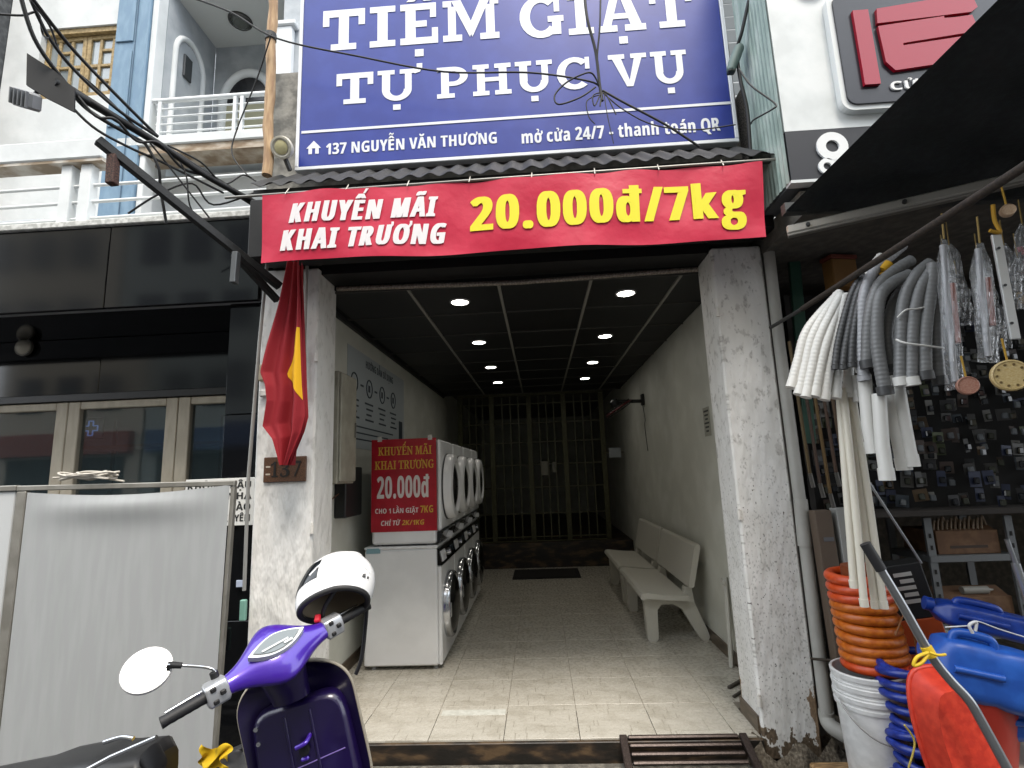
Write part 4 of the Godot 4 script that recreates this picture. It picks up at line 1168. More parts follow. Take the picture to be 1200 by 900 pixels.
func washers() -> void:
	var wt := mottled("appliance", "d9dbdd", "dddfe1", "e1e3e5", 0.3, Vector3.ONE * 0.6, 0.008)
	var blk := plain("0e0f11", 0.12)
	var chrome := plain("b9bcc0", 0.18, 0.9)
	var gskt := plain("3b3d40", 0.5)
	var turn := Basis(Vector3(0, 0, 1), -PI / 2)   # local y of a lathe points to +x, the machines' front
	var names := ["first", "second", "third", "fourth"]
	var w0: Node3D
	var d0: Node3D
	for k in 4:
		var at := Vector3(-1.23, 0.006, -5.03 - 0.722 * k)
		var wl := ["white washing machine under the dryer carrying the red poster", "white washing machine second in row from the shop entrance", "white washing machine third in row from the shop entrance", "white washing machine at the back end of the row"][k] as String
		var dl := ["white tumble dryer with red poster on its side panel", "white stacked tumble dryer second in row from the shop entrance", "white stacked tumble dryer third in row from the shop entrance", "white stacked tumble dryer at the back end of the row"][k] as String
		if k == 0:
			w0 = thing("washing_machine", wl, "washer", Vector3.ZERO, "washing machines along the left wall")
			var o := w0
			put(Build.new().span(Vector3(-0.34, 0.035, -0.34), Vector3(0.30, 0.985, 0.34), 0.012), "body", wt, o)
			put(Build.new().span(Vector3(0.302, 0.035, -0.338), Vector3(0.335, 0.84, 0.338), 0.012), "front_panel", wt, o)
			put(Build.new().prism(PackedVector2Array([Vector2(0.302, 0.845), Vector2(0.345, 0.845), Vector2(0.315, 0.985), Vector2(0.302, 0.985)]), 0.676, Transform3D(Basis.IDENTITY, Vector3(0, 0, -0.338))), "control_panel", blk, o)
			put(Build.new().span(Vector3(-0.345, 0.987, -0.342), Vector3(0.305, 1.012, 0.342), 0.008), "top_panel", wt, o)
			var dx := Transform3D(turn, Vector3(0.335, 0.46, 0))
			put(Build.new().lathe([Vector2(0.285, 0.0), Vector2(0.285, 0.04), Vector2(0.275, 0.058), Vector2(0.258, 0.062), Vector2(0.25, 0.052)], dx, 36), "door_ring", chrome, o)
			put(Build.new().lathe([Vector2(0.2495, 0.05), Vector2(0.2, 0.075), Vector2(0.12, 0.09), Vector2(0.0, 0.095)], dx, 36), "door_glass", blk, o)
			put(Build.new().box(Vector3(0.4, 0.46, 0.262), Vector3(0.02, 0.12, 0.025), 0.006), "door_handle", chrome, o)
			put(Build.new().tube([Vector3(0.32, 0.915, 0.0), Vector3(0.365, 0.922, 0.0)], [0.034, 0.03], 20), "dial", chrome, o)
			put(Build.new().box(Vector3(0.338, 0.925, -0.17), Vector3(0.012, 0.05, 0.14), 0.003, Basis(Vector3(0, 0, 1), 0.2)), "display", plain("2a3a44", 0.1), o)
			put(Build.new().box(Vector3(0.335, 0.915, 0.22), Vector3(0.012, 0.09, 0.18), 0.004, Basis(Vector3(0, 0, 1), 0.2)), "detergent_drawer", wt, o)
			for fx in [-0.27, 0.27]:
				for fz in [-0.28, 0.28]:
					put(Build.new().tube([Vector3(fx, 0.0, fz), Vector3(fx, 0.012, fz), Vector3(fx, 0.034, fz)], [0.024, 0.024, 0.012], 12), "foot", plain("8e8f90", 0.6), o)
			d0 = thing("tumble_dryer", dl, "dryer", Vector3.ZERO, "tumble dryers stacked on the washers")
			var d := d0
			put(Build.new().span(Vector3(-0.31, 0.015, -0.335), Vector3(0.27, 0.925, 0.335), 0.02), "body", wt, d)
			put(Build.new().span(Vector3(0.272, 0.12, -0.333), Vector3(0.31, 0.925, 0.333), 0.03), "front_panel", wt, d)
			put(Build.new().prism(PackedVector2Array([Vector2(0.272, 0.015), Vector2(0.285, 0.015), Vector2(0.33, 0.115), Vector2(0.272, 0.115)]), 0.664, Transform3D(Basis.IDENTITY, Vector3(0, 0, -0.332))), "control_panel", blk, d)
			var ex := Transform3D(turn, Vector3(0.31, 0.50, 0))
			put(Build.new().lathe([Vector2(0.30, 0.0), Vector2(0.30, 0.055), Vector2(0.28, 0.085), Vector2(0.235, 0.094), Vector2(0.21, 0.07)], ex, 36), "door_ring", wt, d)
			put(Build.new().lathe([Vector2(0.2095, 0.069), Vector2(0.12, 0.09), Vector2(0.0, 0.1)], ex, 36), "door_glass", plain("1b1c1e", 0.1), d)
			put(Build.new().lathe([Vector2(0.305, 0.0), Vector2(0.305, 0.012), Vector2(0.3005, 0.014)], ex, 36), "door_seal", gskt, d)
			put(Build.new().tube([Vector3(0.3, 0.06, 0.0), Vector3(0.35, 0.055, 0.0)], [0.034, 0.03], 20), "dial", wt, d)
			for fx in [-0.25, 0.2]:
				for fz in [-0.28, 0.28]:
					put(Build.new().tube([Vector3(fx, 0.0, fz), Vector3(fx, 0.014, fz)], 0.024, 12), "foot", plain("5e5f60", 0.6), d)
			w0.position = at
			d0.position = at + Vector3(0.03, 1.0125, 0)
		else:
			copy(w0, at, wl)
			copy(d0, at + Vector3(0.03, 1.0125, 0), dl)
	# blue tape tab on the first washer
	var tp := thing("blue_tape", "pale blue tape tab on top corner of the first washing machine", "tape", Vector3(-1.5, 0.99, -4.685))
	put(Build.new().span(Vector3(-1.555, 0.965, -4.6845), Vector3(-1.43, 1.0, -4.687)).span(Vector3(-1.55, 1.0, -4.6848), Vector3(-1.44, 1.008, -4.6868)), "tape_strip", plain("7fa3ad", 0.5), tp)
	# red poster
	var o := thing("red_poster", "red price poster with yellow and white lettering taped on a dryer side", "poster", Vector3(-1.21, 1.145, -4.69))
	var pz := -4.689
	put(Build.new().span(Vector3(-1.515, 1.145, pz), Vector3(-0.925, 1.958, pz - 0.004)), "sheet", mottled("poster_red", "9c1022", "a41326", "ac172b", 0.35, Vector3.ONE, 0.01), o)
	var R := Vector3.RIGHT; var U := Vector3.UP
	var yl := plain("c9a13a", 0.5); var wl2 := plain("d8d2cf", 0.5)
	var z1 := pz + 0.0005
	put(write("KHUYẾN MÃI", font(true), 0.49, 0.075, Vector3(-1.455, 1.815, z1), R, U, 0.002), "lettering", yl, o)
	put(write("KHAI TRƯƠNG", font(true), 0.54, 0.075, Vector3(-1.485, 1.69, z1), R, U, 0.002), "lettering", yl, o)
	put(write("20.000đ", font(false), 0.48, 0.19, Vector3(-1.465, 1.435, z1), R, U, 0.002, 0.0, null, 0.03), "lettering", wl2, o)
	put(write("CHO 1 LẦN GIẶT", font(false), 0.39, 0.042, Vector3(-1.48, 1.305, z1), R, U, 0.002), "lettering", wl2, o)
	put(write("7KG", font(false), 0.12, 0.06, Vector3(-1.075, 1.302, z1), R, U, 0.002), "lettering", yl, o)
	put(write("CHỈ TỪ", font(false), 0.17, 0.042, Vector3(-1.43, 1.2, z1), R, U, 0.002, 0.15), "lettering", wl2, o)
	put(write("2K/1KG", font(false), 0.2, 0.042, Vector3(-1.24, 1.2, z1), R, U, 0.002, 0.15), "lettering", yl, o)
	for x in [-1.44, -0.98]:
		put(Build.new().span(Vector3(x - 0.02, 1.94, pz + 0.0005), Vector3(x + 0.02, 1.985, pz + 0.0018)), "tape_tab", plain("b9b9b4", 0.4), o)

func benches() -> void:
	var st := mottled("terrazzo", "b9b7ad", "c2c0b6", "cac8be", 0.45, Vector3.ONE * 3.0, 0.09, 0.3)
	var b0: Node3D
	for k in 2:
		var at := Vector3(0.0, 0.006, -5.88 - 1.45 * k)
		var lb := ["pale stone bench along the right wall nearer the entrance", "pale stone bench along the right wall nearer the back gate"][k] as String
		if k == 1:
			copy(b0, at, lb)
			continue
		b0 = thing("stone_bench", lb, "bench", Vector3.ZERO, "stone benches along the right wall")
		var seat := Build.new()
		var prof := [[0.89, 0.40], [0.885, 0.425], [0.90, 0.45], [0.94, 0.455], [1.15, 0.43], [1.33, 0.42], [1.335, 0.38], [1.15, 0.385], [0.94, 0.405], [0.91, 0.39]]
		var pg := PackedVector2Array()
		for q in prof: pg.append(Vector2(q[0], q[1]))
		put(seat.prism(pg, 1.36, Transform3D(Basis.IDENTITY, Vector3(0, 0, -0.68))), "seat", st, b0)
		var bp := PackedVector2Array()
		for q in [[1.335, 0.50], [1.36, 0.49], [1.385, 0.5], [1.475, 0.85], [1.47, 0.88], [1.44, 0.885], [1.42, 0.865]]: bp.append(Vector2(q[0], q[1]))
		put(Build.new().prism(bp, 1.36, Transform3D(Basis.IDENTITY, Vector3(0, 0, -0.68))), "backrest", st, b0)
		var lp := PackedVector2Array()
		for q in [[0.94, 0.02], [0.96, 0.0], [1.02, 0.0], [1.04, 0.02], [1.05, 0.28], [1.09, 0.325], [1.2, 0.33], [1.28, 0.28], [1.42, 0.03], [1.45, 0.0], [1.5, 0.0], [1.515, 0.03], [1.5, 0.09], [1.40, 0.34], [1.385, 0.48], [1.33, 0.48], [1.3, 0.378], [0.93, 0.388]]: lp.append(Vector2(q[0], q[1]))
		for z in [-0.58, 0.48]:
			put(Build.new().prism(lp, 0.1, Transform3D(Basis.IDENTITY, Vector3(0, 0, z))), "leg", st, b0)
		b0.position = at

func left_street_things() -> void:
	# grey tarpaulin screen in a thin steel frame
	var s := thing("grey_screen", "grey tarpaulin screen stretched on a thin steel frame before the stone shop", "screen", Vector3(-2.2, -0.2, -2.7))
	var steel := mottled("frame_steel", "827f77", "8a877f", "918e86", 0.45, Vector3.ONE, 0.012, 0.0, 0.5)
	var tarp := StandardMaterial3D.new()
	tarp.albedo_texture = noise_tex([hx("9b9d9e"), hx("9da0a0"), hx("a0a2a3")], [0.3, 0.5, 0.72], 0.02, 21, 5)
	tarp.uv1_triplanar = true; tarp.uv1_scale = Vector3(1.6, 0.2, 1.0)
	tarp.roughness = 0.5
	var sheetf := func(u: float, v: float) -> Vector3:
		var x := lerpf(-2.735, -1.625, u)
		var y := lerpf(1.612, -0.12, v)
		var sag := 0.022 * sin(u * PI) * exp(-pow((v - 0.05) / 0.045, 2.0))
		var z := -2.702 + 0.012 * sin(u * PI) + sag + 0.0004 * sin(u * 40.0 + v * 2.0) + 0.003 * sin(u * 7.0 - v * 3.0) * v
		if v < 0.05: y -= 0.03 * sin(u * PI) * (1.0 - v / 0.05)
		return Vector3(x - 0.03 * v * u, y, z)
	put(Build.new().sheet(70, 90, sheetf, false), "tarpaulin", tarp, s)
	put(Build.new().bar(Vector3(-2.8, 1.635, -2.715), Vector3(-1.6, 1.62, -2.715), 0.03, 0.028, 0.004), "top_bar", steel, s)
	put(Build.new().bar(Vector3(-2.77, -0.2, -2.715), Vector3(-2.77, 1.618, -2.715), 0.055, 0.03, 0.004, Vector3.BACK), "upright", steel, s)
	put(Build.new().bar(Vector3(-1.655, -0.2, -2.72), Vector3(-1.612, 1.604, -2.72), 0.02, 0.03, 0.003, Vector3.BACK), "upright", steel, s)
	put(Build.new().bar(Vector3(-2.76, -0.15, -2.72), Vector3(-1.66, -0.15, -2.72), 0.03, 0.03, 0.003), "bottom_bar", steel, s)
	var s2 := thing("white_screen", "white panel screen joined to the grey tarpaulin screen", "screen", Vector3(-3.3, -0.2, -2.72))
	put(Build.new().span(Vector3(-4.0, -0.1, -2.71), Vector3(-2.81, 1.62, -2.725), 0.004), "panel", plain("b9bcbd", 0.5), s2)
	put(Build.new().bar(Vector3(-4.0, 1.64, -2.715), Vector3(-2.802, 1.637, -2.715), 0.032, 0.03, 0.004), "top_bar", steel, s2)
	for x in [-3.99, -2.82]: put(Build.new().bar(Vector3(x, -0.2, -2.735), Vector3(x, 1.618, -2.735), 0.02, 0.018, 0.002, Vector3.BACK), "upright", steel, s2)
	# coil of pale cable on the window ledge behind the screen
	rng.seed = 8
	var cc := Vector3(-2.583, 1.7, -2.9)
	var cb := thing("cable_coil", "loose coil of pale cable lying on top of the grey screen", "cable", Vector3(-2.418, 1.65, -2.72))
	var cpt := []
	for i in 60:
		var a := i * 0.62
		cpt.append(Vector3(-2.407, 1.677, -2.715) + Vector3(cos(a) * (0.12 + 0.035 * sin(i * 0.9)) + 0.03 * sin(i * 0.31), 0.012 + 0.014 * sin(i * 0.5) + 0.008 * sin(i * 1.7), sin(a) * (0.03 + 0.012 * sin(i * 0.7))))
	cpt.push_front(Vector3(-2.613, 1.684, -2.715)); cpt.append(Vector3(-2.215, 1.652, -2.715))
	put(Build.new().tube(smooth(cpt, 3), 0.0055, 6), "strands", plain("b3ada2", 0.6), cb)
	# notice with big capitals
	var n := thing("parking_notice", "white no parking notice with black capitals beside left pillar", "notice", Vector3(-2.1, 1.33, -3.57))
	put(Build.new().span(Vector3(-2.46, 1.335, -3.562), Vector3(-1.968, 1.655, -3.578), 0.002), "board", plain("d4d4d0", 0.5), n)
	var ink := plain("151515", 0.6)
	var L := ["KHÔNG ĐẬU", "TRƯỚC NHÀ", "Ô TÔ RA VÀO", "THƯỜNG XUYÊN"]
	for i in 4: put(write(L[i], font(false), 0.46, 0.045, Vector3(-2.445, 1.585 - 0.074 * i, -3.5615), Vector3.RIGHT, Vector3.UP, 0.002), "lettering", ink, n)
	# house number plate
	var h := thing("number_plate", "brown house number plate reading 137 on left pillar", "number plate", Vector3(-1.73, 1.61, -3.5))
	put(Build.new().span(Vector3(-1.878, 1.615, -3.503), Vector3(-1.582, 1.785, -3.519), 0.004), "plate", mottled("plate", "4b3324", "5b3f2d", "6a4b36", 0.4, Vector3.ONE * 6, 0.03), h)
	for d in [["1", -1.83, 0.06], ["3", -1.765, 0.075], ["7", -1.685, 0.075]]:
		put(write(d[0], font(true), d[2], 0.105, Vector3(d[1], 1.65, -3.5025), Vector3.RIGHT, Vector3.UP, 0.003), "digit", plain("141210", 0.5), h)
	for k in 2: put(Build.new().box(Vector3(-1.845, 1.67 + 0.05 * k, -3.502), Vector3(0.03, 0.01, 0.002)), "small_print", plain("c5b9a8", 0.6), h)
	# red flag rolled round its staff, with part of the yellow star
	var f := thing("red_flag", "furled red flag with part of yellow star hanging before left pillar", "flag", Vector3(-1.592, 1.72, -3.25))
	var top := Vector3(-1.587, 3.066, -3.25)
	var red := StandardMaterial3D.new()
	red.albedo_color = hx("850b1a"); red.roughness = 0.8; red.backlight_enabled = true; red.backlight = hx("3a0508")
	# fold outlines: left edge, right edge by height
	var LE := [[338, 308], [327, 360], [314, 410], [308, 436], [317, 448], [322, 468], [312, 495], [311, 503], [322, 513], [330, 530], [333, 545]]
	var lpts := [Vector3(-1.639, 3.09, -3.27), Vector3(-1.681, 2.787, -3.26), Vector3(-1.74, 2.501, -3.25), Vector3(-1.772, 2.32, -3.25), Vector3(-1.734, 2.234, -3.25), Vector3(-1.719, 2.133, -3.25), Vector3(-1.74, 1.969, -3.25), Vector3(-1.675, 1.884, -3.25), Vector3(-1.625, 1.721, -3.25)]
	var rpts := [Vector3(-1.556, 3.085, -3.27), Vector3(-1.53, 2.779, -3.26), Vector3(-1.511, 2.49, -3.25), Vector3(-1.5, 2.307, -3.25), Vector3(-1.497, 2.223, -3.25), Vector3(-1.488, 2.123, -3.25), Vector3(-1.48, 2.023, -3.25), Vector3(-1.499, 1.931, -3.25), Vector3(-1.581, 1.72, -3.25)]
	var fold := func(u: float, v: float) -> Vector3:
		var k := v * 8.0
		var i := mini(int(k), 7)
		var fr := k - i
		var a: Vector3 = lpts[i].lerp(lpts[i + 1], fr)
		var c: Vector3 = rpts[i].lerp(rpts[i + 1], fr)
		var q := a.lerp(c, u)
		q.z += 0.045 * sin(u * 7.5 + 0.4 + v * 1.1) * (0.25 + v * 0.75) + 0.02 * sin(u * 15.0 + v * 4.0)
		return q
	put(Build.new().sheet(40, 60, fold), "cloth", red, f)
	put(Build.new().sheet(40, 60, func(u: float, v: float) -> Vector3: return fold.call(u, v) + Vector3(0, 0, -0.05 - 0.03 * sin(u * PI)), true), "back_fold", red, f)
	var star := func(u: float, v: float) -> Vector3:
		var vv := lerpf(0.2, 0.62, v)
		var half := 0.5 * (1.0 - absf(v - 0.45) / 0.55)
		var uu := lerpf(0.97 - 0.42 * clampf(half * 2.2, 0.0, 1.0), 0.97, u)
		return (fold.call(uu, vv) as Vector3) + Vector3(0, 0, 0.004)
	put(Build.new().sheet(14, 24, star), "star_point", plain("d9a400", 0.8), f)
	put(Build.new().tube([Vector3(-1.603, 3.129, -3.28), Vector3(-1.577, 3.323, -3.3)], 0.012, 8), "staff", plain("8a8680", 0.5), f)
	# slim conduits down the left pillar
	var cd := thing("conduit", "thin grey conduit running down beside the left pillar", "pipe", Vector3(-1.944, 0.945, -3.45))
	put(Build.new().tube([Vector3(-1.858, 3.145, -3.4), Vector3(-1.888, 2.575, -3.4), Vector3(-1.95, 1.652, -3.45), Vector3(-1.971, 0.925, -3.5)], 0.012, 8), "pipe_run", plain("8d8d8a", 0.5), cd)
	put(Build.new().box(Vector3(-1.971, 0.803, -3.5), Vector3(0.04, 0.13, 0.03), 0.006), "green_tag", plain("6f9a8c", 0.5), cd)
	put(Build.new().box(Vector3(-2.133, 0.599, -3.55), Vector3(0.04, 0.14, 0.03), 0.006), "green_tag", plain("4f7468", 0.5), cd)
	put(Build.new().box(Vector3(-2.031, 0.959, -3.55), Vector3(0.05, 0.045, 0.006), 0.002), "sticker", plain("aab4c8", 0.5), cd)
	var cd2 := thing("conduit", "pair of pale conduits down the face of the left pillar", "pipe", Vector3(-1.591, 1.752, -3.5))
	put(Build.new().tube([Vector3(-1.61, 3.167, -3.49), Vector3(-1.611, 2.584, -3.49), Vector3(-1.597, 2.173, -3.5)], 0.011, 8), "pipe_run", plain("a09c95", 0.5), cd2)
	put(Build.new().tube(smooth([Vector3(-1.662, 3.172, -3.495), Vector3(-1.639, 3.029, -3.495), Vector3(-1.654, 2.901, -3.495), Vector3(-1.634, 2.464, -3.495), Vector3(-1.601, 2.16, -3.495)]), 0.006, 6), "cable", plain("b5b2aa", 0.5), cd2)
	# corner fitting half hidden by the flag
	var fb := thing("junction_box", "small beige junction box on left pillar behind the flag", "box", Vector3(-1.891, 2.404, -3.5))
	put(Build.new().box(Vector3(-1.884, 2.373, -3.5), Vector3(0.1, 0.12, 0.05), 0.01), "cover", plain("b6a98e", 0.6), fb)
	put(Build.new().box(Vector3(-1.884, 2.228, -3.5), Vector3(0.08, 0.05, 0.04), 0.008), "clip", plain("cfcdc6", 0.6), fb)
	# steel ramp grate on the step
	var g := thing("ramp_grate", "dark steel slatted ramp leaning from street to the step", "ramp", Vector3(0.8, -0.2, -3.4))
	var rs := mottled("ramp_steel", "2f2724", "3d3431", "4c4340", 0.4, Vector3.ONE * 5, 0.03, 0.5, 0.6)
	var a := Vector3(0.43, 0.012, -3.53); var b := Vector3(1.145, 0.012, -3.53)
	var dn := Vector3(0, -0.19, 0.38)
	for p in [a, b]: put(Build.new().bar(p, p + dn + Vector3(0.02 if p == b else 0.0, 0, 0), 0.045, 0.03, 0.004), "side_bar", rs, g)
	for k in 8:
		var c := dn * ((k + 0.25) / 8.0)
		put(Build.new().bar(a + c + Vector3(0.026, 0.002, 0), b + c + Vector3(-0.026, 0.002, 0), 0.03, 0.022, 0.008), "slat", rs, g)
	# grey pvc rain pipe beside the right pillar
	var pv := thing("rain_pipe", "grey plastic rain pipe strapped beside the right pillar", "pipe", Vector3(1.638, 0.124, -3.5))
	var gp := mottled("pvc", "96958f", "9b9a94", "a09f99", 0.5, Vector3(1, 0.4, 1), 0.012)
	put(Build.new().tube([Vector3(1.648, 3.172, -3.5), Vector3(1.64, 2.381, -3.5), Vector3(1.644, 1.359, -3.5), Vector3(1.64, 0.142, -3.5)], 0.036, 16), "pipe_run", gp, pv)
	put(Build.new().tube([Vector3(1.648, 1.385, -3.5), Vector3(1.64, 1.097, -3.5)], 0.041, 16), "sleeve", gp, pv)
	put(Build.new().tube(smooth([Vector3(1.641, 0.147, -3.5), Vector3(1.64, 0.105, -3.5), Vector3(1.644, 0.076, -3.46), Vector3(1.717, 0.039, -3.4)]), 0.042, 16), "elbow", gp, pv)
	put(Build.new().tube([Vector3(1.566, 0.455, -3.45), Vector3(1.738, 0.437, -3.45)], 0.008, 6), "strap", plain("4b443c", 0.6), pv)

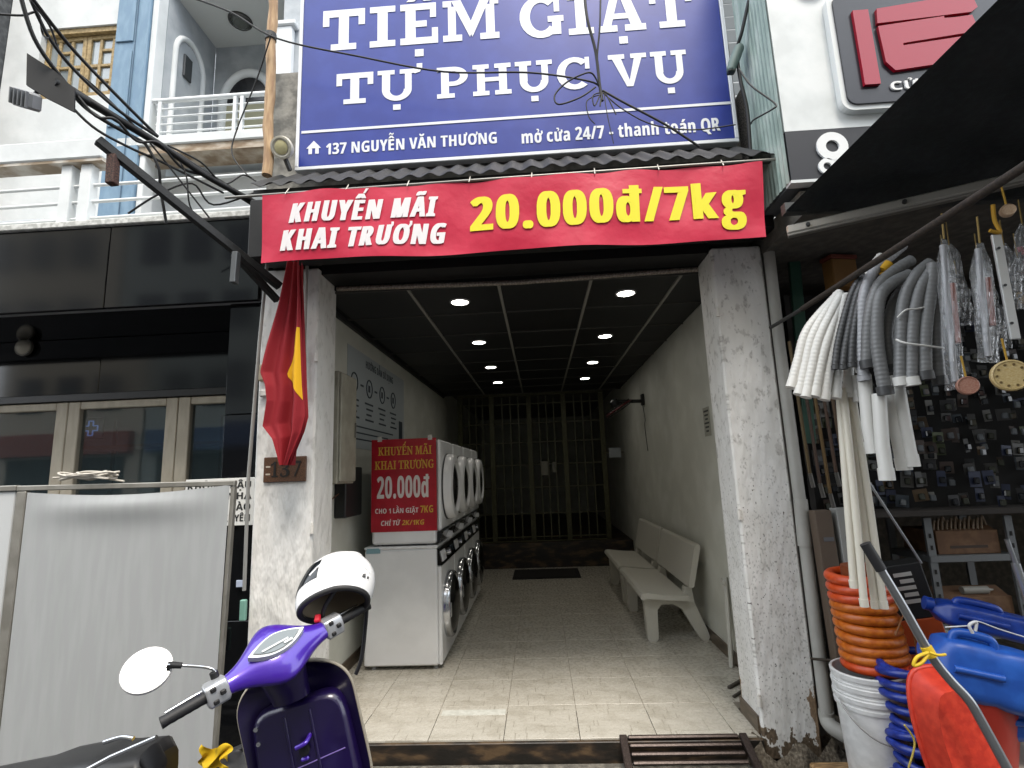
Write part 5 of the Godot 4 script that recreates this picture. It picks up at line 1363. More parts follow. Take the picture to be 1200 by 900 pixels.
func arms_and_cables() -> void:
	var blk := mottled("black_steel", "0f1011", "161718", "1e1f21", 0.5, Vector3.ONE * 4, 0.03, 0.4, 0.3)
	var a := thing("steel_arm", "hollow black steel arm sticking out above stone fascia", "bracket", Vector3(-1.789, 3.009, -3.42))
	put(Build.new().bar(Vector3(-2.455, 3.594, -2.6), Vector3(-1.769, 2.97, -3.42), 0.05, 0.05, 0.004), "tube", blk, a)
	put(Build.new().bar(Vector3(-2.403, 3.533, -2.66), Vector3(-2.396, 3.348, -2.66), 0.05, 0.05, 0.004, Vector3.BACK), "drop_piece", mottled("rusty", "2c2422", "4a3029", "5e463c", 0.8, Vector3.ONE * 5, 0.03), a)
	put(Build.new().bar(Vector3(-1.918, 3.088, -3.1), Vector3(-1.799, 2.881, -3.45), 0.04, 0.045, 0.004), "strut", blk, a)
	put(Build.new().bar(Vector3(-1.901, 3.093, -3.1), Vector3(-1.907, 2.884, -3.1), 0.035, 0.05, 0.004, Vector3.BACK), "end_plate", plain("5c5f61", 0.4, 0.4), a)
	var b := thing("lighting_bracket", "long black arm carrying cables and a floodlight plate", "bracket", Vector3(-1.971, 3.618, -3.42))
	put(Build.new().tube([Vector3(-2.545, 3.812, -2.4), Vector3(-2.362, 3.788, -2.9), Vector3(-1.968, 3.602, -3.44)], 0.022, 10), "tube", blk, b)
	var pq := Vector3(-2.574, 3.809, -2.4)
	put(Build.new().prism(PackedVector2Array([Vector2(-0.11, 0.15), Vector2(0.02, 0.07), Vector2(0.12, -0.02), Vector2(0.13, -0.16), Vector2(0.0, -0.1), Vector2(-0.095, -0.04)]), 0.012, Transform3D(Basis(Vector3.UP, 0.35), pq)), "plate", plain("101215", 0.6), b)
	var fl := thing("floodlight", "small grey floodlight hanging off the end of black arm", "lamp", Vector3(-2.676, 3.692, -2.38))
	var fc := Vector3(-2.671, 3.697, -2.38)
	var fq := Basis(Vector3.BACK, -0.35) * Basis(Vector3.RIGHT, 0.35)
	put(Build.new().box(fc, Vector3(0.13, 0.09, 0.07), 0.012, fq), "housing", plain("8e9092", 0.5), fl)
	var fins := Build.new()
	for k in 5: fins.box(fc + fq * Vector3(-0.05 + 0.025 * k, 0.0, 0.04), Vector3(0.006, 0.08, 0.015), 0.0, fq)
	put(fins, "fins", plain("7c7e80", 0.5), fl)
	put(Build.new().tube([fc + Vector3(0.04, 0.03, 0), Vector3(-2.627, 3.766, -2.4)], 0.01, 8), "stem", blk, fl)
	# cables
	var cb := plain("0d0e0f", 0.6)
	var runs := [
		["thick black cable bundle lashed along the floodlight arm", [Vector3(-2.633, 3.894, -2.42), Vector3(-2.444, 3.79, -2.6), Vector3(-2.292, 3.731, -2.85), Vector3(-2.148, 3.658, -3.1), Vector3(-1.959, 3.606, -3.4)], 0.016],
		["black cable rising steeply to the sky above floodlight arm", [Vector3(-2.606, 4.232, -2.2), Vector3(-2.584, 3.993, -2.3), Vector3(-2.544, 3.858, -2.45), Vector3(-2.472, 3.743, -2.55), Vector3(-2.334, 3.7, -2.8)], 0.0085],
		["second black cable rising beside the ochre window", [Vector3(-2.569, 4.229, -2.2), Vector3(-2.57, 4.065, -2.35), Vector3(-2.525, 3.953, -2.5), Vector3(-2.384, 3.812, -2.65), Vector3(-2.296, 3.778, -2.85)], 0.0075],
		["long straight black cable crossing before the ochre window", [Vector3(-2.438, 4.069, -2.1), Vector3(-2.492, 4.041, -2.4), Vector3(-2.404, 3.915, -2.6), Vector3(-2.296, 3.778, -2.85)], 0.0075],
		["thin black cable crossing the ochre window panes", [Vector3(-2.523, 4.121, -2.2), Vector3(-2.561, 4.117, -2.35), Vector3(-2.559, 3.994, -2.45), Vector3(-2.483, 3.921, -2.6), Vector3(-2.355, 3.77, -2.75), Vector3(-2.296, 3.664, -2.9), Vector3(-2.099, 3.349, -3.1)], 0.0045],
		["extra black cable sagging low beneath the thick cable bundle", [Vector3(-2.56, 3.78, -2.45), Vector3(-2.447, 3.644, -2.55), Vector3(-2.354, 3.611, -2.7), Vector3(-2.294, 3.634, -2.9), Vector3(-2.076, 3.58, -3.2)], 0.006],
		["wavy black cable wound about the floodlight arm", [Vector3(-2.518, 3.827, -2.48), Vector3(-2.433, 3.708, -2.55), Vector3(-2.378, 3.734, -2.62), Vector3(-2.339, 3.676, -2.74), Vector3(-2.278, 3.723, -2.84), Vector3(-2.225, 3.645, -3), Vector3(-2.122, 3.68, -3.15)], 0.0065],
		["slack black cable hanging in a loop above the stone fascia", [Vector3(-2.269, 3.751, -2.9), Vector3(-2.148, 3.72, -3.05), Vector3(-2.08, 3.65, -3.2), Vector3(-2.005, 3.77, -3.3), Vector3(-1.954, 3.766, -3.4)], 0.005],
		["short black cable lead from dark wall to the cable knot", [Vector3(-2.723, 4.058, -2.2), Vector3(-2.616, 4.088, -2.25), Vector3(-2.584, 4.15, -2.3), Vector3(-2.594, 4.067, -2.35), Vector3(-2.552, 4.037, -2.35)], 0.0045],
		["black cable dropping from the arm across terrace rails", [Vector3(-2.334, 3.7, -2.8), Vector3(-2.279, 3.573, -2.85), Vector3(-2.29, 3.447, -2.9), Vector3(-2.273, 3.243, -2.95)], 0.007],
		["loose black cable looping between the two steel arms", [Vector3(-2.573, 3.357, -3), Vector3(-2.384, 3.475, -3), Vector3(-2.232, 3.602, -3.1), Vector3(-2.143, 3.497, -3.2), Vector3(-1.963, 3.693, -3.4)], 0.005],
		["thin wire hanging from blue column to terrace rail", [Vector3(-2.29, 3.759, -3), Vector3(-2.205, 3.601, -3), Vector3(-2.203, 3.419, -3.05), Vector3(-2.155, 3.31, -3.1)], 0.004],
		["black wire from the balcony down to wooden pole foot", [Vector3(-1.791, 4.799, -3.2), Vector3(-1.946, 4.514, -3.3), Vector3(-2.099, 4.181, -3.35), Vector3(-2.127, 3.977, -3.35), Vector3(-2.004, 3.8, -3.35), Vector3(-1.9, 3.726, -3.35)], 0.004],
		["long black wire sagging from balcony across the blue signboard", [Vector3(-2.472, 5.192, -3.2), Vector3(-2.106, 5.013, -3.2), Vector3(-1.745, 4.76, -3.2), Vector3(-1.15, 4.564, -3.2), Vector3(-0.544, 4.391, -3.2), Vector3(0.048, 4.335, -3.2), Vector3(0.452, 4.236, -3.2), Vector3(0.529, 4.171, -3.2)], 0.005],
		["heavy black wires dropping over the blue signboard lettering", [Vector3(0.457, 4.964, -3.15), Vector3(0.464, 4.689, -3.15), Vector3(0.51, 4.445, -3.18), Vector3(0.525, 4.197, -3.2), Vector3(0.535, 4.079, -3.2)], 0.008],
		["second wire dropping beside the heavy wires on blue signboard", [Vector3(0.575, 4.953, -3.15), Vector3(0.547, 4.614, -3.15), Vector3(0.517, 4.378, -3.18), Vector3(0.526, 4.119, -3.2)], 0.005],
		["looped wire end curling left over the blue signboard", [Vector3(0.529, 4.171, -3.2), Vector3(0.475, 4.268, -3.17), Vector3(0.391, 4.245, -3.15), Vector3(0.285, 4.189, -3.15), Vector3(0.212, 4.104, -3.15), Vector3(0.237, 4.038, -3.15), Vector3(0.384, 4.094, -3.17), Vector3(0.496, 4.187, -3.2)], 0.0045],
		["frayed wire tuft hanging from knot on blue signboard", [Vector3(0.528, 4.145, -3.2), Vector3(0.471, 4.107, -3.18), Vector3(0.478, 4.03, -3.18), Vector3(0.533, 4.144, -3.2), Vector3(0.512, 4.021, -3.18), Vector3(0.551, 4.143, -3.2), Vector3(0.615, 3.955, -3.18)], 0.0035],
		["thin wire tail hanging under knot on blue signboard", [Vector3(0.533, 4.131, -3.2), Vector3(0.429, 4.072, -3.18), Vector3(0.433, 3.957, -3.18), Vector3(0.47, 3.897, -3.18)], 0.003],
		["hair thin wire hanging straight below the sign knot", [Vector3(0.55, 4.13, -3.2), Vector3(0.558, 3.953, -3.18), Vector3(0.584, 3.744, -3.18)], 0.0025],
		["black wire running from sign knot down to roof strip", [Vector3(0.54, 4.157, -3.2), Vector3(0.698, 4.041, -3.2), Vector3(0.94, 3.869, -3.2), Vector3(1.154, 3.704, -3.22)], 0.006],
		["thin black wire beside the wire from sign knot", [Vector3(0.539, 4.144, -3.2), Vector3(0.667, 4.005, -3.2), Vector3(0.856, 3.876, -3.2), Vector3(1.115, 3.818, -3.2), Vector3(1.395, 3.835, -3.2)], 0.0035],
		["black cable bundle hanging in the gap beside green flank", [Vector3(1.556, 4.739, -3.1), Vector3(1.493, 4.497, -3.15), Vector3(1.464, 4.382, -3.2), Vector3(1.463, 4.154, -3.2), Vector3(1.483, 3.929, -3.2), Vector3(1.467, 3.588, -3.2)], 0.009],
		["thin cable looped over the green flank of sign box", [Vector3(1.37, 4.086, -3), Vector3(1.407, 3.921, -2.95), Vector3(1.499, 3.736, -2.88), Vector3(1.479, 3.698, -2.88), Vector3(1.401, 3.688, -2.95), Vector3(1.401, 3.695, -3)], 0.004]]
	for r in runs:
		var c := thing("overhead_cable", r[0], "cable", r[1][0])
		put(Build.new().tube(smooth(r[1], 6), float(r[2]) * 1.3, 7), "strand", cb, c)
	var jb := thing("cable_closure", "grey green cable box hanging in the gap beside green flank", "box", Vector3(1.443, 4.285, -3.2))
	put(Build.new().tube(smooth([Vector3(1.493, 4.432, -3.2), Vector3(1.463, 4.369, -3.2), Vector3(1.418, 4.268, -3.2), Vector3(1.402, 4.223, -3.2)]), [0.01, 0.02, 0.028, 0.032, 0.033, 0.033, 0.034, 0.034, 0.034, 0.034, 0.034, 0.033, 0.032, 0.031, 0.03, 0.03, 0.028, 0.02, 0.01], 12), "shell", plain("5d6f6c", 0.6), jb)
	put(Build.new().box(Vector3(1.409, 4.229, -3.2), Vector3(0.05, 0.02, 0.05), 0.006), "clip", plain("2c3433", 0.6), jb)

# lens shaped section with a keen edge at both ends of x
func lens(c: Vector3, x: Vector3, y: Vector3, a: float, top: float, low: float, keen: float, k := 28) -> Array:
	var out := []
	for i in k:
		var t := TAU * i / k
		var sn := sin(t)
		out.append(c + x * (a * cos(t)) + y * ((top if sn > 0.0 else low) * signf(sn) * pow(absf(sn), keen)))
	return out

func oval(c: Vector3, x: Vector3, y: Vector3, a: float, b: float, k := 20, sq := 2.0) -> Array:
	var out := []
	for i in k:
		var t := TAU * i / k
		var cs := cos(t); var sn := sin(t)
		out.append(c + x * (a * signf(cs) * pow(absf(cs), 2.0 / sq)) + y * (b * signf(sn) * pow(absf(sn), 2.0 / sq)))
	return out

func scooter() -> void:
	var purple := StandardMaterial3D.new()
	purple.albedo_color = hx("41209a"); purple.roughness = 0.3; purple.metallic = 0.25
	purple.clearcoat_enabled = true; purple.clearcoat = 0.8; purple.clearcoat_roughness = 0.08
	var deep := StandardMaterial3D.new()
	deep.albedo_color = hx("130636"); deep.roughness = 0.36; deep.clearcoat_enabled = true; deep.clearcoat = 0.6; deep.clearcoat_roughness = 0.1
	var rubber := plain("0f0f11", 0.6)
	var chrome := plain("c4c6c9", 0.15, 0.95)
	var rimm := plain("8f897c", 0.45)
	var silver := plain("b4b6b9", 0.3, 0.6)
	var HL := Vector3(-1.174, 0.916, -1.66)
	var HR := Vector3(-0.698, 1.128, -2.14)
	var u := (HR - HL).normalized()
	var f := Vector3.UP.cross(u).normalized()
	var w := u.cross(f).normalized()
	var hc := HL.lerp(HR, 0.5)
	var bf := Vector3(-0.17, 0, -0.985).normalized()
	var br0 := Vector3(0.985, 0, -0.17).normalized()
	var bu := (Vector3.UP * 0.966 - br0 * 0.22).normalized()
	var br := bf.cross(bu).normalized()
	var ground := -0.2
	var s := thing("purple_scooter", "purple motor scooter with white helmet on its right handlebar", "scooter", Vector3(-0.8, ground, -1.7))
	# headset
	var rings := []
	for i in 25:
		var k := -1.0 + i / 12.0
		var d := absf(k)
		var e := pow(1.0 - d, 1.0)
		var g := exp(-pow(d / 0.55, 2.0))
		var a := 0.026 + 0.085 * g
		var b := 0.024 + 0.040 * g
		rings.append(lens(hc + u * (k * 0.185) + w * (0.012 * g) + f * (0.012 * g), (f * 0.80 + w * 0.60).normalized(), (w * 0.80 - f * 0.60).normalized(), a + 0.006 * g, b * lerpf(1.0, 0.78, g), b * lerpf(1.0, 1.5, g), lerpf(1.0, 1.35, g)))
	put(Build.new().loft(rings), "headset", purple, s)
	# instrument: leaf shaped glass in a pale frame, facing the rider
	var nd := (w * 0.80 - f * 0.60).normalized()
	var up2 := nd.cross(u).normalized()
	if up2.y < 0.0: up2 = -up2
	var leaf := func(k: float) -> PackedVector2Array:
		var g := PackedVector2Array()
		for i in 17:
			var x := -1.0 + i / 8.0
			g.append(Vector2(x * 0.096, -0.040 * (1.0 - absf(pow(absf(x), 2.1)))) * k + Vector2(0, -0.004))
		for i in range(1, 16):
			var x := 1.0 - i / 8.0
			g.append(Vector2(x * 0.096, 0.036 * (1.0 - pow(absf(x), 1.7))) * k + Vector2(0, -0.004))
		return g
	var ix := Transform3D(Basis(u, nd.cross(u).normalized(), nd), hc + w * 0.012 + f * 0.012 + nd * 0.041)
	var ins := put(Build.new().prism(leaf.call(1.0), 0.022, ix), "instrument_frame", plain("c9cbcb", 0.35), s)
	put(Build.new().prism(leaf.call(0.82), 0.004, ix.translated_local(Vector3(0, 0, 0.0225))), "instrument_glass", plain("6f7678", 0.08), ins)
	var ib := Build.new()
	ib.box(ix * Vector3(-0.01, -0.016, 0.029), Vector3(0.09, 0.007, 0.003), 0.001, ix.basis)
	ib.box(ix * Vector3(0.03, -0.026, 0.029), Vector3(0.03, 0.009, 0.003), 0.001, ix.basis)
	put(ib, "instrument_marks", plain("c2c6c6", 0.4), ins)
	# grips, switch housings
	for sd in [-1.0, 1.0]:
		var e: Vector3 = HL if sd < 0.0 else HR
		var inw: Vector3 = u * -float(sd)
		var gp := []
		var gr := []
		for i in 13:
			gp.append(e + inw * (0.128 * i / 12.0))
			gr.append(0.0185 if i in [0, 12] else 0.0165 + 0.001 * (i % 2))
		put(Build.new().tube(gp, gr, 14), "grip", rubber, s)
		var hs: Vector3 = e + inw * 0.155
		var sw := put(Build.new().loft([oval(hs - u * 0.033, f, w, 0.028, 0.031, 16, 4.0), oval(hs - u * 0.027, f, w, 0.034, 0.037, 16, 4.5), oval(hs + u * 0.027, f, w, 0.034, 0.037, 16, 4.5), oval(hs + u * 0.033, f, w, 0.028, 0.031, 16, 4.0)]), "switch_housing", silver, s)
		for q in 3:
			put(Build.new().box(hs + u * (-0.012 + 0.024 * (q % 2)) + w * (0.022 - 0.02 * q) - f * (0.030 + 0.004 * (q % 2)), Vector3(0.017, 0.015, 0.016), 0.003, Basis(u, w, -f)), "button", rubber, sw)
		put(Build.new().tube([e + inw * 0.13, e + inw * 0.14], 0.024, 14), "collar", rubber, s)
		# brake lever
		put(Build.new().tube(smooth([hs + f * 0.035, hs + f * 0.06 - inw * 0.04, e + f * 0.055 + inw * 0.02]), 0.006, 6), "brake_lever", chrome, s)
	# left mirror on its stem
	var mc := Vector3(-1.275, 1.048, -1.72)
	var ms := HL - u * -0.165 + w * 0.02
	var st := put(Build.new().tube(smooth([ms + f * 0.02, ms + w * 0.045 + f * 0.02, Vector3(-1.181, 1.044, -1.76), Vector3(-1.215, 1.058, -1.73)]), 0.0045, 8), "mirror_stem", chrome, s)
	put(Build.new().tube([ms + w * 0.0 + f * 0.02, ms + w * 0.035 + f * 0.02], 0.013, 10), "mirror_boot", rubber, st)
	put(Build.new().tube([Vector3(-1.185, 1.045, -1.757), Vector3(-1.221, 1.056, -1.735)], [0.009, 0.011], 10), "mirror_knuckle", rubber, st)
	var view := (Vector3(0, 1.62, 0) - mc).normalized()
	var mn := (view + Vector3(0.25, 1.2, 0.85).normalized()).normalized()
	var mx := (u - mn * u.dot(mn)).normalized()
	var my := mn.cross(mx)
	var mrot := Basis(mx, my, mn) * Basis(Vector3.BACK, 0.12)
	var msh := put(Build.new().prism(circle(0.071, 36, Vector2.ZERO, 0.068), 0.016, Transform3D(mrot, mc - mn * 0.018)), "mirror_shell", plain("b9babb", 0.3), s)
	var mg := StandardMaterial3D.new()
	mg.albedo_color = hx("eef0f0"); mg.metallic = 1.0; mg.roughness = 0.04
	put(Build.new().prism(circle(0.0665, 36, Vector2.ZERO, 0.0635), 0.002, Transform3D(mrot, mc - mn * 0.0018)), "mirror_glass", mg, msh)
	# steering column cover
	var ct := hc - w * 0.02 + f * 0.02
	var T0 := Vector3(-0.956, 0.934, -2.02)
	var cr := []
	for i in 7:
		var k := i / 6.0
		cr.append(oval(ct.lerp(T0 - bu * 0.09 - bf * 0.015, k), u.slerp(br, k), f.slerp(bf, k), lerpf(0.085, 0.062, k), lerpf(0.055, 0.06, k), 18, 2.4))
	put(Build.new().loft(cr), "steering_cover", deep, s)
	# leg shield: a curved shell with a pale rim
	var hw := func(t: float) -> float: return 0.205 * pow(1.0 - pow(1.0 - minf(t / 0.22, 1.0), 2.6), 0.5) * (1.0 - 0.12 * maxf(0.0, t - 0.55) / 0.45)
	var shp := func(sx: float, t: float) -> Vector3:
		return T0 + br * (sx * float(hw.call(t))) - bu * (t * 0.74 - 0.02 * sx * sx) + bf * (0.075 * (1.0 - sx * sx) + 0.06 * t)
	var front := func(a: float, b: float) -> Vector3: return shp.call(a * 2.0 - 1.0, 0.0005 + pow(b, 1.8) * 0.9995)
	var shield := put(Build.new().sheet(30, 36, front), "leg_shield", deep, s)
	put(Build.new().sheet(30, 36, func(a: float, b: float) -> Vector3: return (front.call(a, b) as Vector3) + bf * 0.022, true), "leg_shield_front", purple, s)
	var rp := []
	for i in 26: rp.append((shp.call(-1.0, 0.0005 + 0.9995 * pow(1.0 - i / 25.0, 2.4)) as Vector3) + bf * 0.011)
	for i in 26: rp.append((shp.call(1.0, 0.0005 + 0.9995 * pow(i / 25.0, 2.4)) as Vector3) + bf * 0.011)
	put(Build.new().tube(rp, 0.007, 8), "shield_rim", rimm, shield)
	# inner glove box with rounded edges
	var gc := T0 - bu * 0.36 + bf * 0.055
	var gb := []
	for q in [[0.0, 0.172, 0.25], [0.03, 0.17, 0.248], [0.048, 0.164, 0.242], [0.054, 0.152, 0.23]]:
		gb.append(oval(gc - bf * q[0], br, bu, q[1], q[2], 32, 6.0))
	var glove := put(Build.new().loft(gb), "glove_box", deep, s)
	for x in [-0.045, 0.045]:
		put(Build.new().tube([gc - bf * 0.053 + br * x + bu * 0.21, gc - bf * 0.056 + br * x, gc - bf * 0.053 + br * x - bu * 0.22], 0.006, 6), "rib", deep, glove)
	put(Build.new().tube([gc - bf * 0.0545 - br * 0.14 + bu * 0.02, gc - bf * 0.0545 + br * 0.14 + bu * 0.045], 0.0025, 6), "seam", plain("6a5a9a", 0.4), glove)
	put(Build.new().tube([gc - bf * 0.05 + br * 0.005 + bu * 0.085, gc - bf * 0.07 + br * 0.005 + bu * 0.085], 0.018, 14), "key_barrel", rubber, glove)
	put(Build.new().tube(smooth([gc - bf * 0.05 + br * 0.03 + bu * 0.125, gc - bf * 0.085 + br * 0.02 + bu * 0.115, gc - bf * 0.085 - br * 0.015 + bu * 0.108]), 0.008, 8), "bag_hook", purple, glove)
	put(Build.new().box(gc - bf * 0.06 + br * 0.0 + bu * 0.055, Vector3(0.03, 0.014, 0.014), 0.005, Basis(br, bu, -bf)), "latch", purple, glove)
	for q in 2: put(Build.new().tube([gc - bf * 0.05 - br * 0.145 + bu * (0.2 - 0.05 * q), gc - bf * 0.06 - br * 0.145 + bu * (0.2 - 0.05 * q)], 0.008, 8), "bolt", chrome, glove)
	# floorboard, rear body, seat, wheels: below and behind the picture
	var base := T0 - bu * 0.74 + bf * 0.06
	put(Build.new().bar(base - bu * 0.02, base - bf * 0.42 - bu * 0.05, 0.30, 0.05, 0.02), "floorboard", rubber, s)
	var tail := []
	for q in [[0.40, 0.10, 0.10, 0.0], [0.46, 0.14, 0.18, 0.07], [0.65, 0.19, 0.21, 0.12], [0.9, 0.17, 0.17, 0.16], [1.05, 0.08, 0.08, 0.2]]:
		tail.append(oval(base - bf * q[0] + Vector3.UP * q[3], br0, Vector3.UP, q[1], q[2], 18, 2.5))
	put(Build.new().loft(tail), "rear_body", purple, s)
	var seatr := []
	for q in [[0.42, 0.07, 0.02], [0.5, 0.11, 0.035], [0.75, 0.13, 0.04], [1.0, 0.1, 0.035], [1.06, 0.05, 0.02]]:
		seatr.append(oval(base - bf * q[0] + Vector3.UP * 0.315, br0, Vector3.UP, q[1], q[2], 16, 3.0))
	put(Build.new().loft(seatr), "seat", rubber, s)
	for q in [0.30, -0.85]:
		var wc: Vector3 = Vector3(base.x, ground + 0.21, base.z) + bf * q
		var wx := Transform3D(Basis(bf, br0, Vector3.UP.cross(br0)), wc)
		wx = Transform3D(Basis(bf, br0, bf.cross(br0)), wc)
		var wh := put(Build.new().lathe([Vector2(0.13, -0.05), Vector2(0.19, -0.05), Vector2(0.21, -0.02), Vector2(0.21, 0.02), Vector2(0.19, 0.05), Vector2(0.13, 0.05)], wx, 28), "wheel", rubber, s)
		put(Build.new().lathe([Vector2(0.0, -0.04), Vector2(0.13, -0.045), Vector2(0.13, 0.045), Vector2(0.0, 0.04)], wx, 28), "rim", silver, wh)
	var fend := []
	for i in 7:
		var a := deg_to_rad(-20.0 + 200.0 * i / 6.0)
		fend.append(oval(Vector3(base.x, ground + 0.21, base.z) + bf * (0.30 + cos(a) * 0.24) + Vector3.UP * (sin(a) * 0.24), br0, (bf * cos(a) + Vector3.UP * sin(a)).normalized(), 0.08, 0.03, 12))
	put(Build.new().loft(fend), "front_fender", purple, s)
	helmet()
	# second motorbike whose seat shows low down
	var m := thing("parked_motorbike", "black motorbike seat with chrome trim parked left of purple scooter", "motorbike", Vector3(-1.75, ground, -2.0))
	var vin := mottled("vinyl", "0b0b0c", "0f0f10", "141415", 0.45, Vector3.ONE * 6, 0.05, 0.8)
	var z0 := 1.93
	var top := [Vector3(-2.138, 0.591, -1.95), Vector3(-1.89, 0.632, -1.95), Vector3(-1.799, 0.661, -1.95), Vector3(-1.608, 0.692, -1.95), Vector3(-1.57, 0.686, -1.95), Vector3(-1.441, 0.7, -1.95), Vector3(-1.419, 0.662, -1.95)]
	var sr := []
	for i in top.size():
		var t: Vector3 = top[i]
		var hgt := 0.2 if i < 6 else 0.16
		sr.append(oval(t - Vector3(0, hgt * 0.5, 0) - Vector3(0, 0, 0.06), Vector3(0, 0, 1), Vector3.UP, 0.13 if i < 5 else 0.11, hgt * 0.5, 18, 4.0))
	put(Build.new().loft(sr), "seat", vin, m)
	put(Build.new().tube([Vector3(-1.532, 0.711, -1.805), Vector3(-1.436, 0.757, -1.805), Vector3(-1.295, 0.809, -1.815)], 0.0075, 8), "chrome_trim", chrome, m)
	put(Build.new().tube(smooth([Vector3(-1.565, 0.744, -1.93), Vector3(-1.504, 0.759, -1.93), Vector3(-1.46, 0.754, -1.93)]), 0.008, 8), "grab_rail", chrome, m)
	put(Build.new().loft([oval(Vector3(-1.373, 0.716, -1.9), Vector3(0, 0, 1), Vector3.UP, 0.05, 0.03), oval(Vector3(-1.339, 0.676, -1.9), Vector3(0, 0, 1), Vector3.UP, 0.04, 0.03), oval(Vector3(-1.342, 0.637, -1.9), Vector3(0, 0, 1), Vector3.UP, 0.02, 0.02)]), "tail_end", rubber, m)
	var bd := []
	for q in [[-2.35, 0.12, 0.1, 0.35], [-2.1, 0.14, 0.16, 0.36], [-1.8, 0.13, 0.15, 0.36], [-1.5, 0.08, 0.08, 0.4]]:
		bd.append(oval(Vector3(q[0], q[3], -2.01), Vector3(0, 0, 1), Vector3.UP, q[1], q[2], 16, 2.6))
	put(Build.new().loft(bd), "body", plain("1a1b1e", 0.3), m)
	for x in [-2.75, -1.6]:
		var wx := Transform3D(Basis(Vector3.RIGHT, PI / 2), Vector3(x, ground + 0.28, -2.01))
		var wh := put(Build.new().lathe([Vector2(0.2, -0.04), Vector2(0.26, -0.04), Vector2(0.28, 0.0), Vector2(0.26, 0.04), Vector2(0.2, 0.04)], wx, 28), "wheel", rubber, m)
		put(Build.new().lathe([Vector2(0.0, -0.03), Vector2(0.2, -0.035), Vector2(0.2, 0.035), Vector2(0.0, 0.03)], wx, 24), "rim", silver, wh)
	put(Build.new().tube([Vector3(-2.3, 0.4, -2.01), Vector3(-2.55, 0.35, -2.01), Vector3(-2.75, 0.08, -2.01)], 0.03, 8), "fork", silver, m)
	# black bundle with a yellow cloth beyond the scooter
	var bb := thing("black_bundle", "black bag lump lying behind purple scooter leg shield", "bag", Vector3(-1.282, 0.458, -2.3) + Vector3(0, -0.2, 0))
	var bc := Vector3(-1.284, 0.486, -2.32)
	put(Build.new().sheet(26, 16, func(a: float, b: float) -> Vector3:
		var th := a * TAU; var ph := b * PI
		var r := 1.0 + 0.08 * sin(th * 3.0 + ph * 2.0) + 0.05 * sin(th * 5.0 - ph * 3.0)
		return bc + Vector3(0.13 * sin(ph) * cos(th) * r, 0.055 * cos(ph) * r - 0.01, 0.11 * sin(ph) * sin(th) * r), true), "bag_body", plain("0c0c0e", 0.6), bb)
	put(Build.new().span(bc + Vector3(-0.1, -0.55, -0.08), bc + Vector3(0.1, -0.05, 0.08), 0.02), "bag_base", plain("18181a", 0.6), bb)
	var yc := thing("yellow_cloth", "small crumpled yellow cloth on the black bag", "cloth", Vector3(-1.355, 0.517, -2.24))
	var yo := Vector3(-1.344, 0.545, -2.22)
	put(Build.new().sheet(20, 16, func(a: float, b: float) -> Vector3:
		var x := (a - 0.5) * 0.105 * (1.0 + 0.25 * sin(b * 9.0)); var y := (0.5 - b) * 0.085
		return yo + Vector3(x + 0.01 * sin(b * 7.0), y + 0.014 * sin(a * 8.0 + 1.0), 0.012 * sin(a * 11.0 + b * 5.0))), "cloth", plain("c9a60e", 0.8), yc)
	put(Build.new().sheet(12, 8, func(a: float, b: float) -> Vector3: return yo + Vector3((a - 0.5) * 0.08, (0.5 - b) * 0.06 - 0.01, -0.03 - 0.02 * sin(a * PI)), true), "under_fold", plain("c9a60e", 0.8), yc)

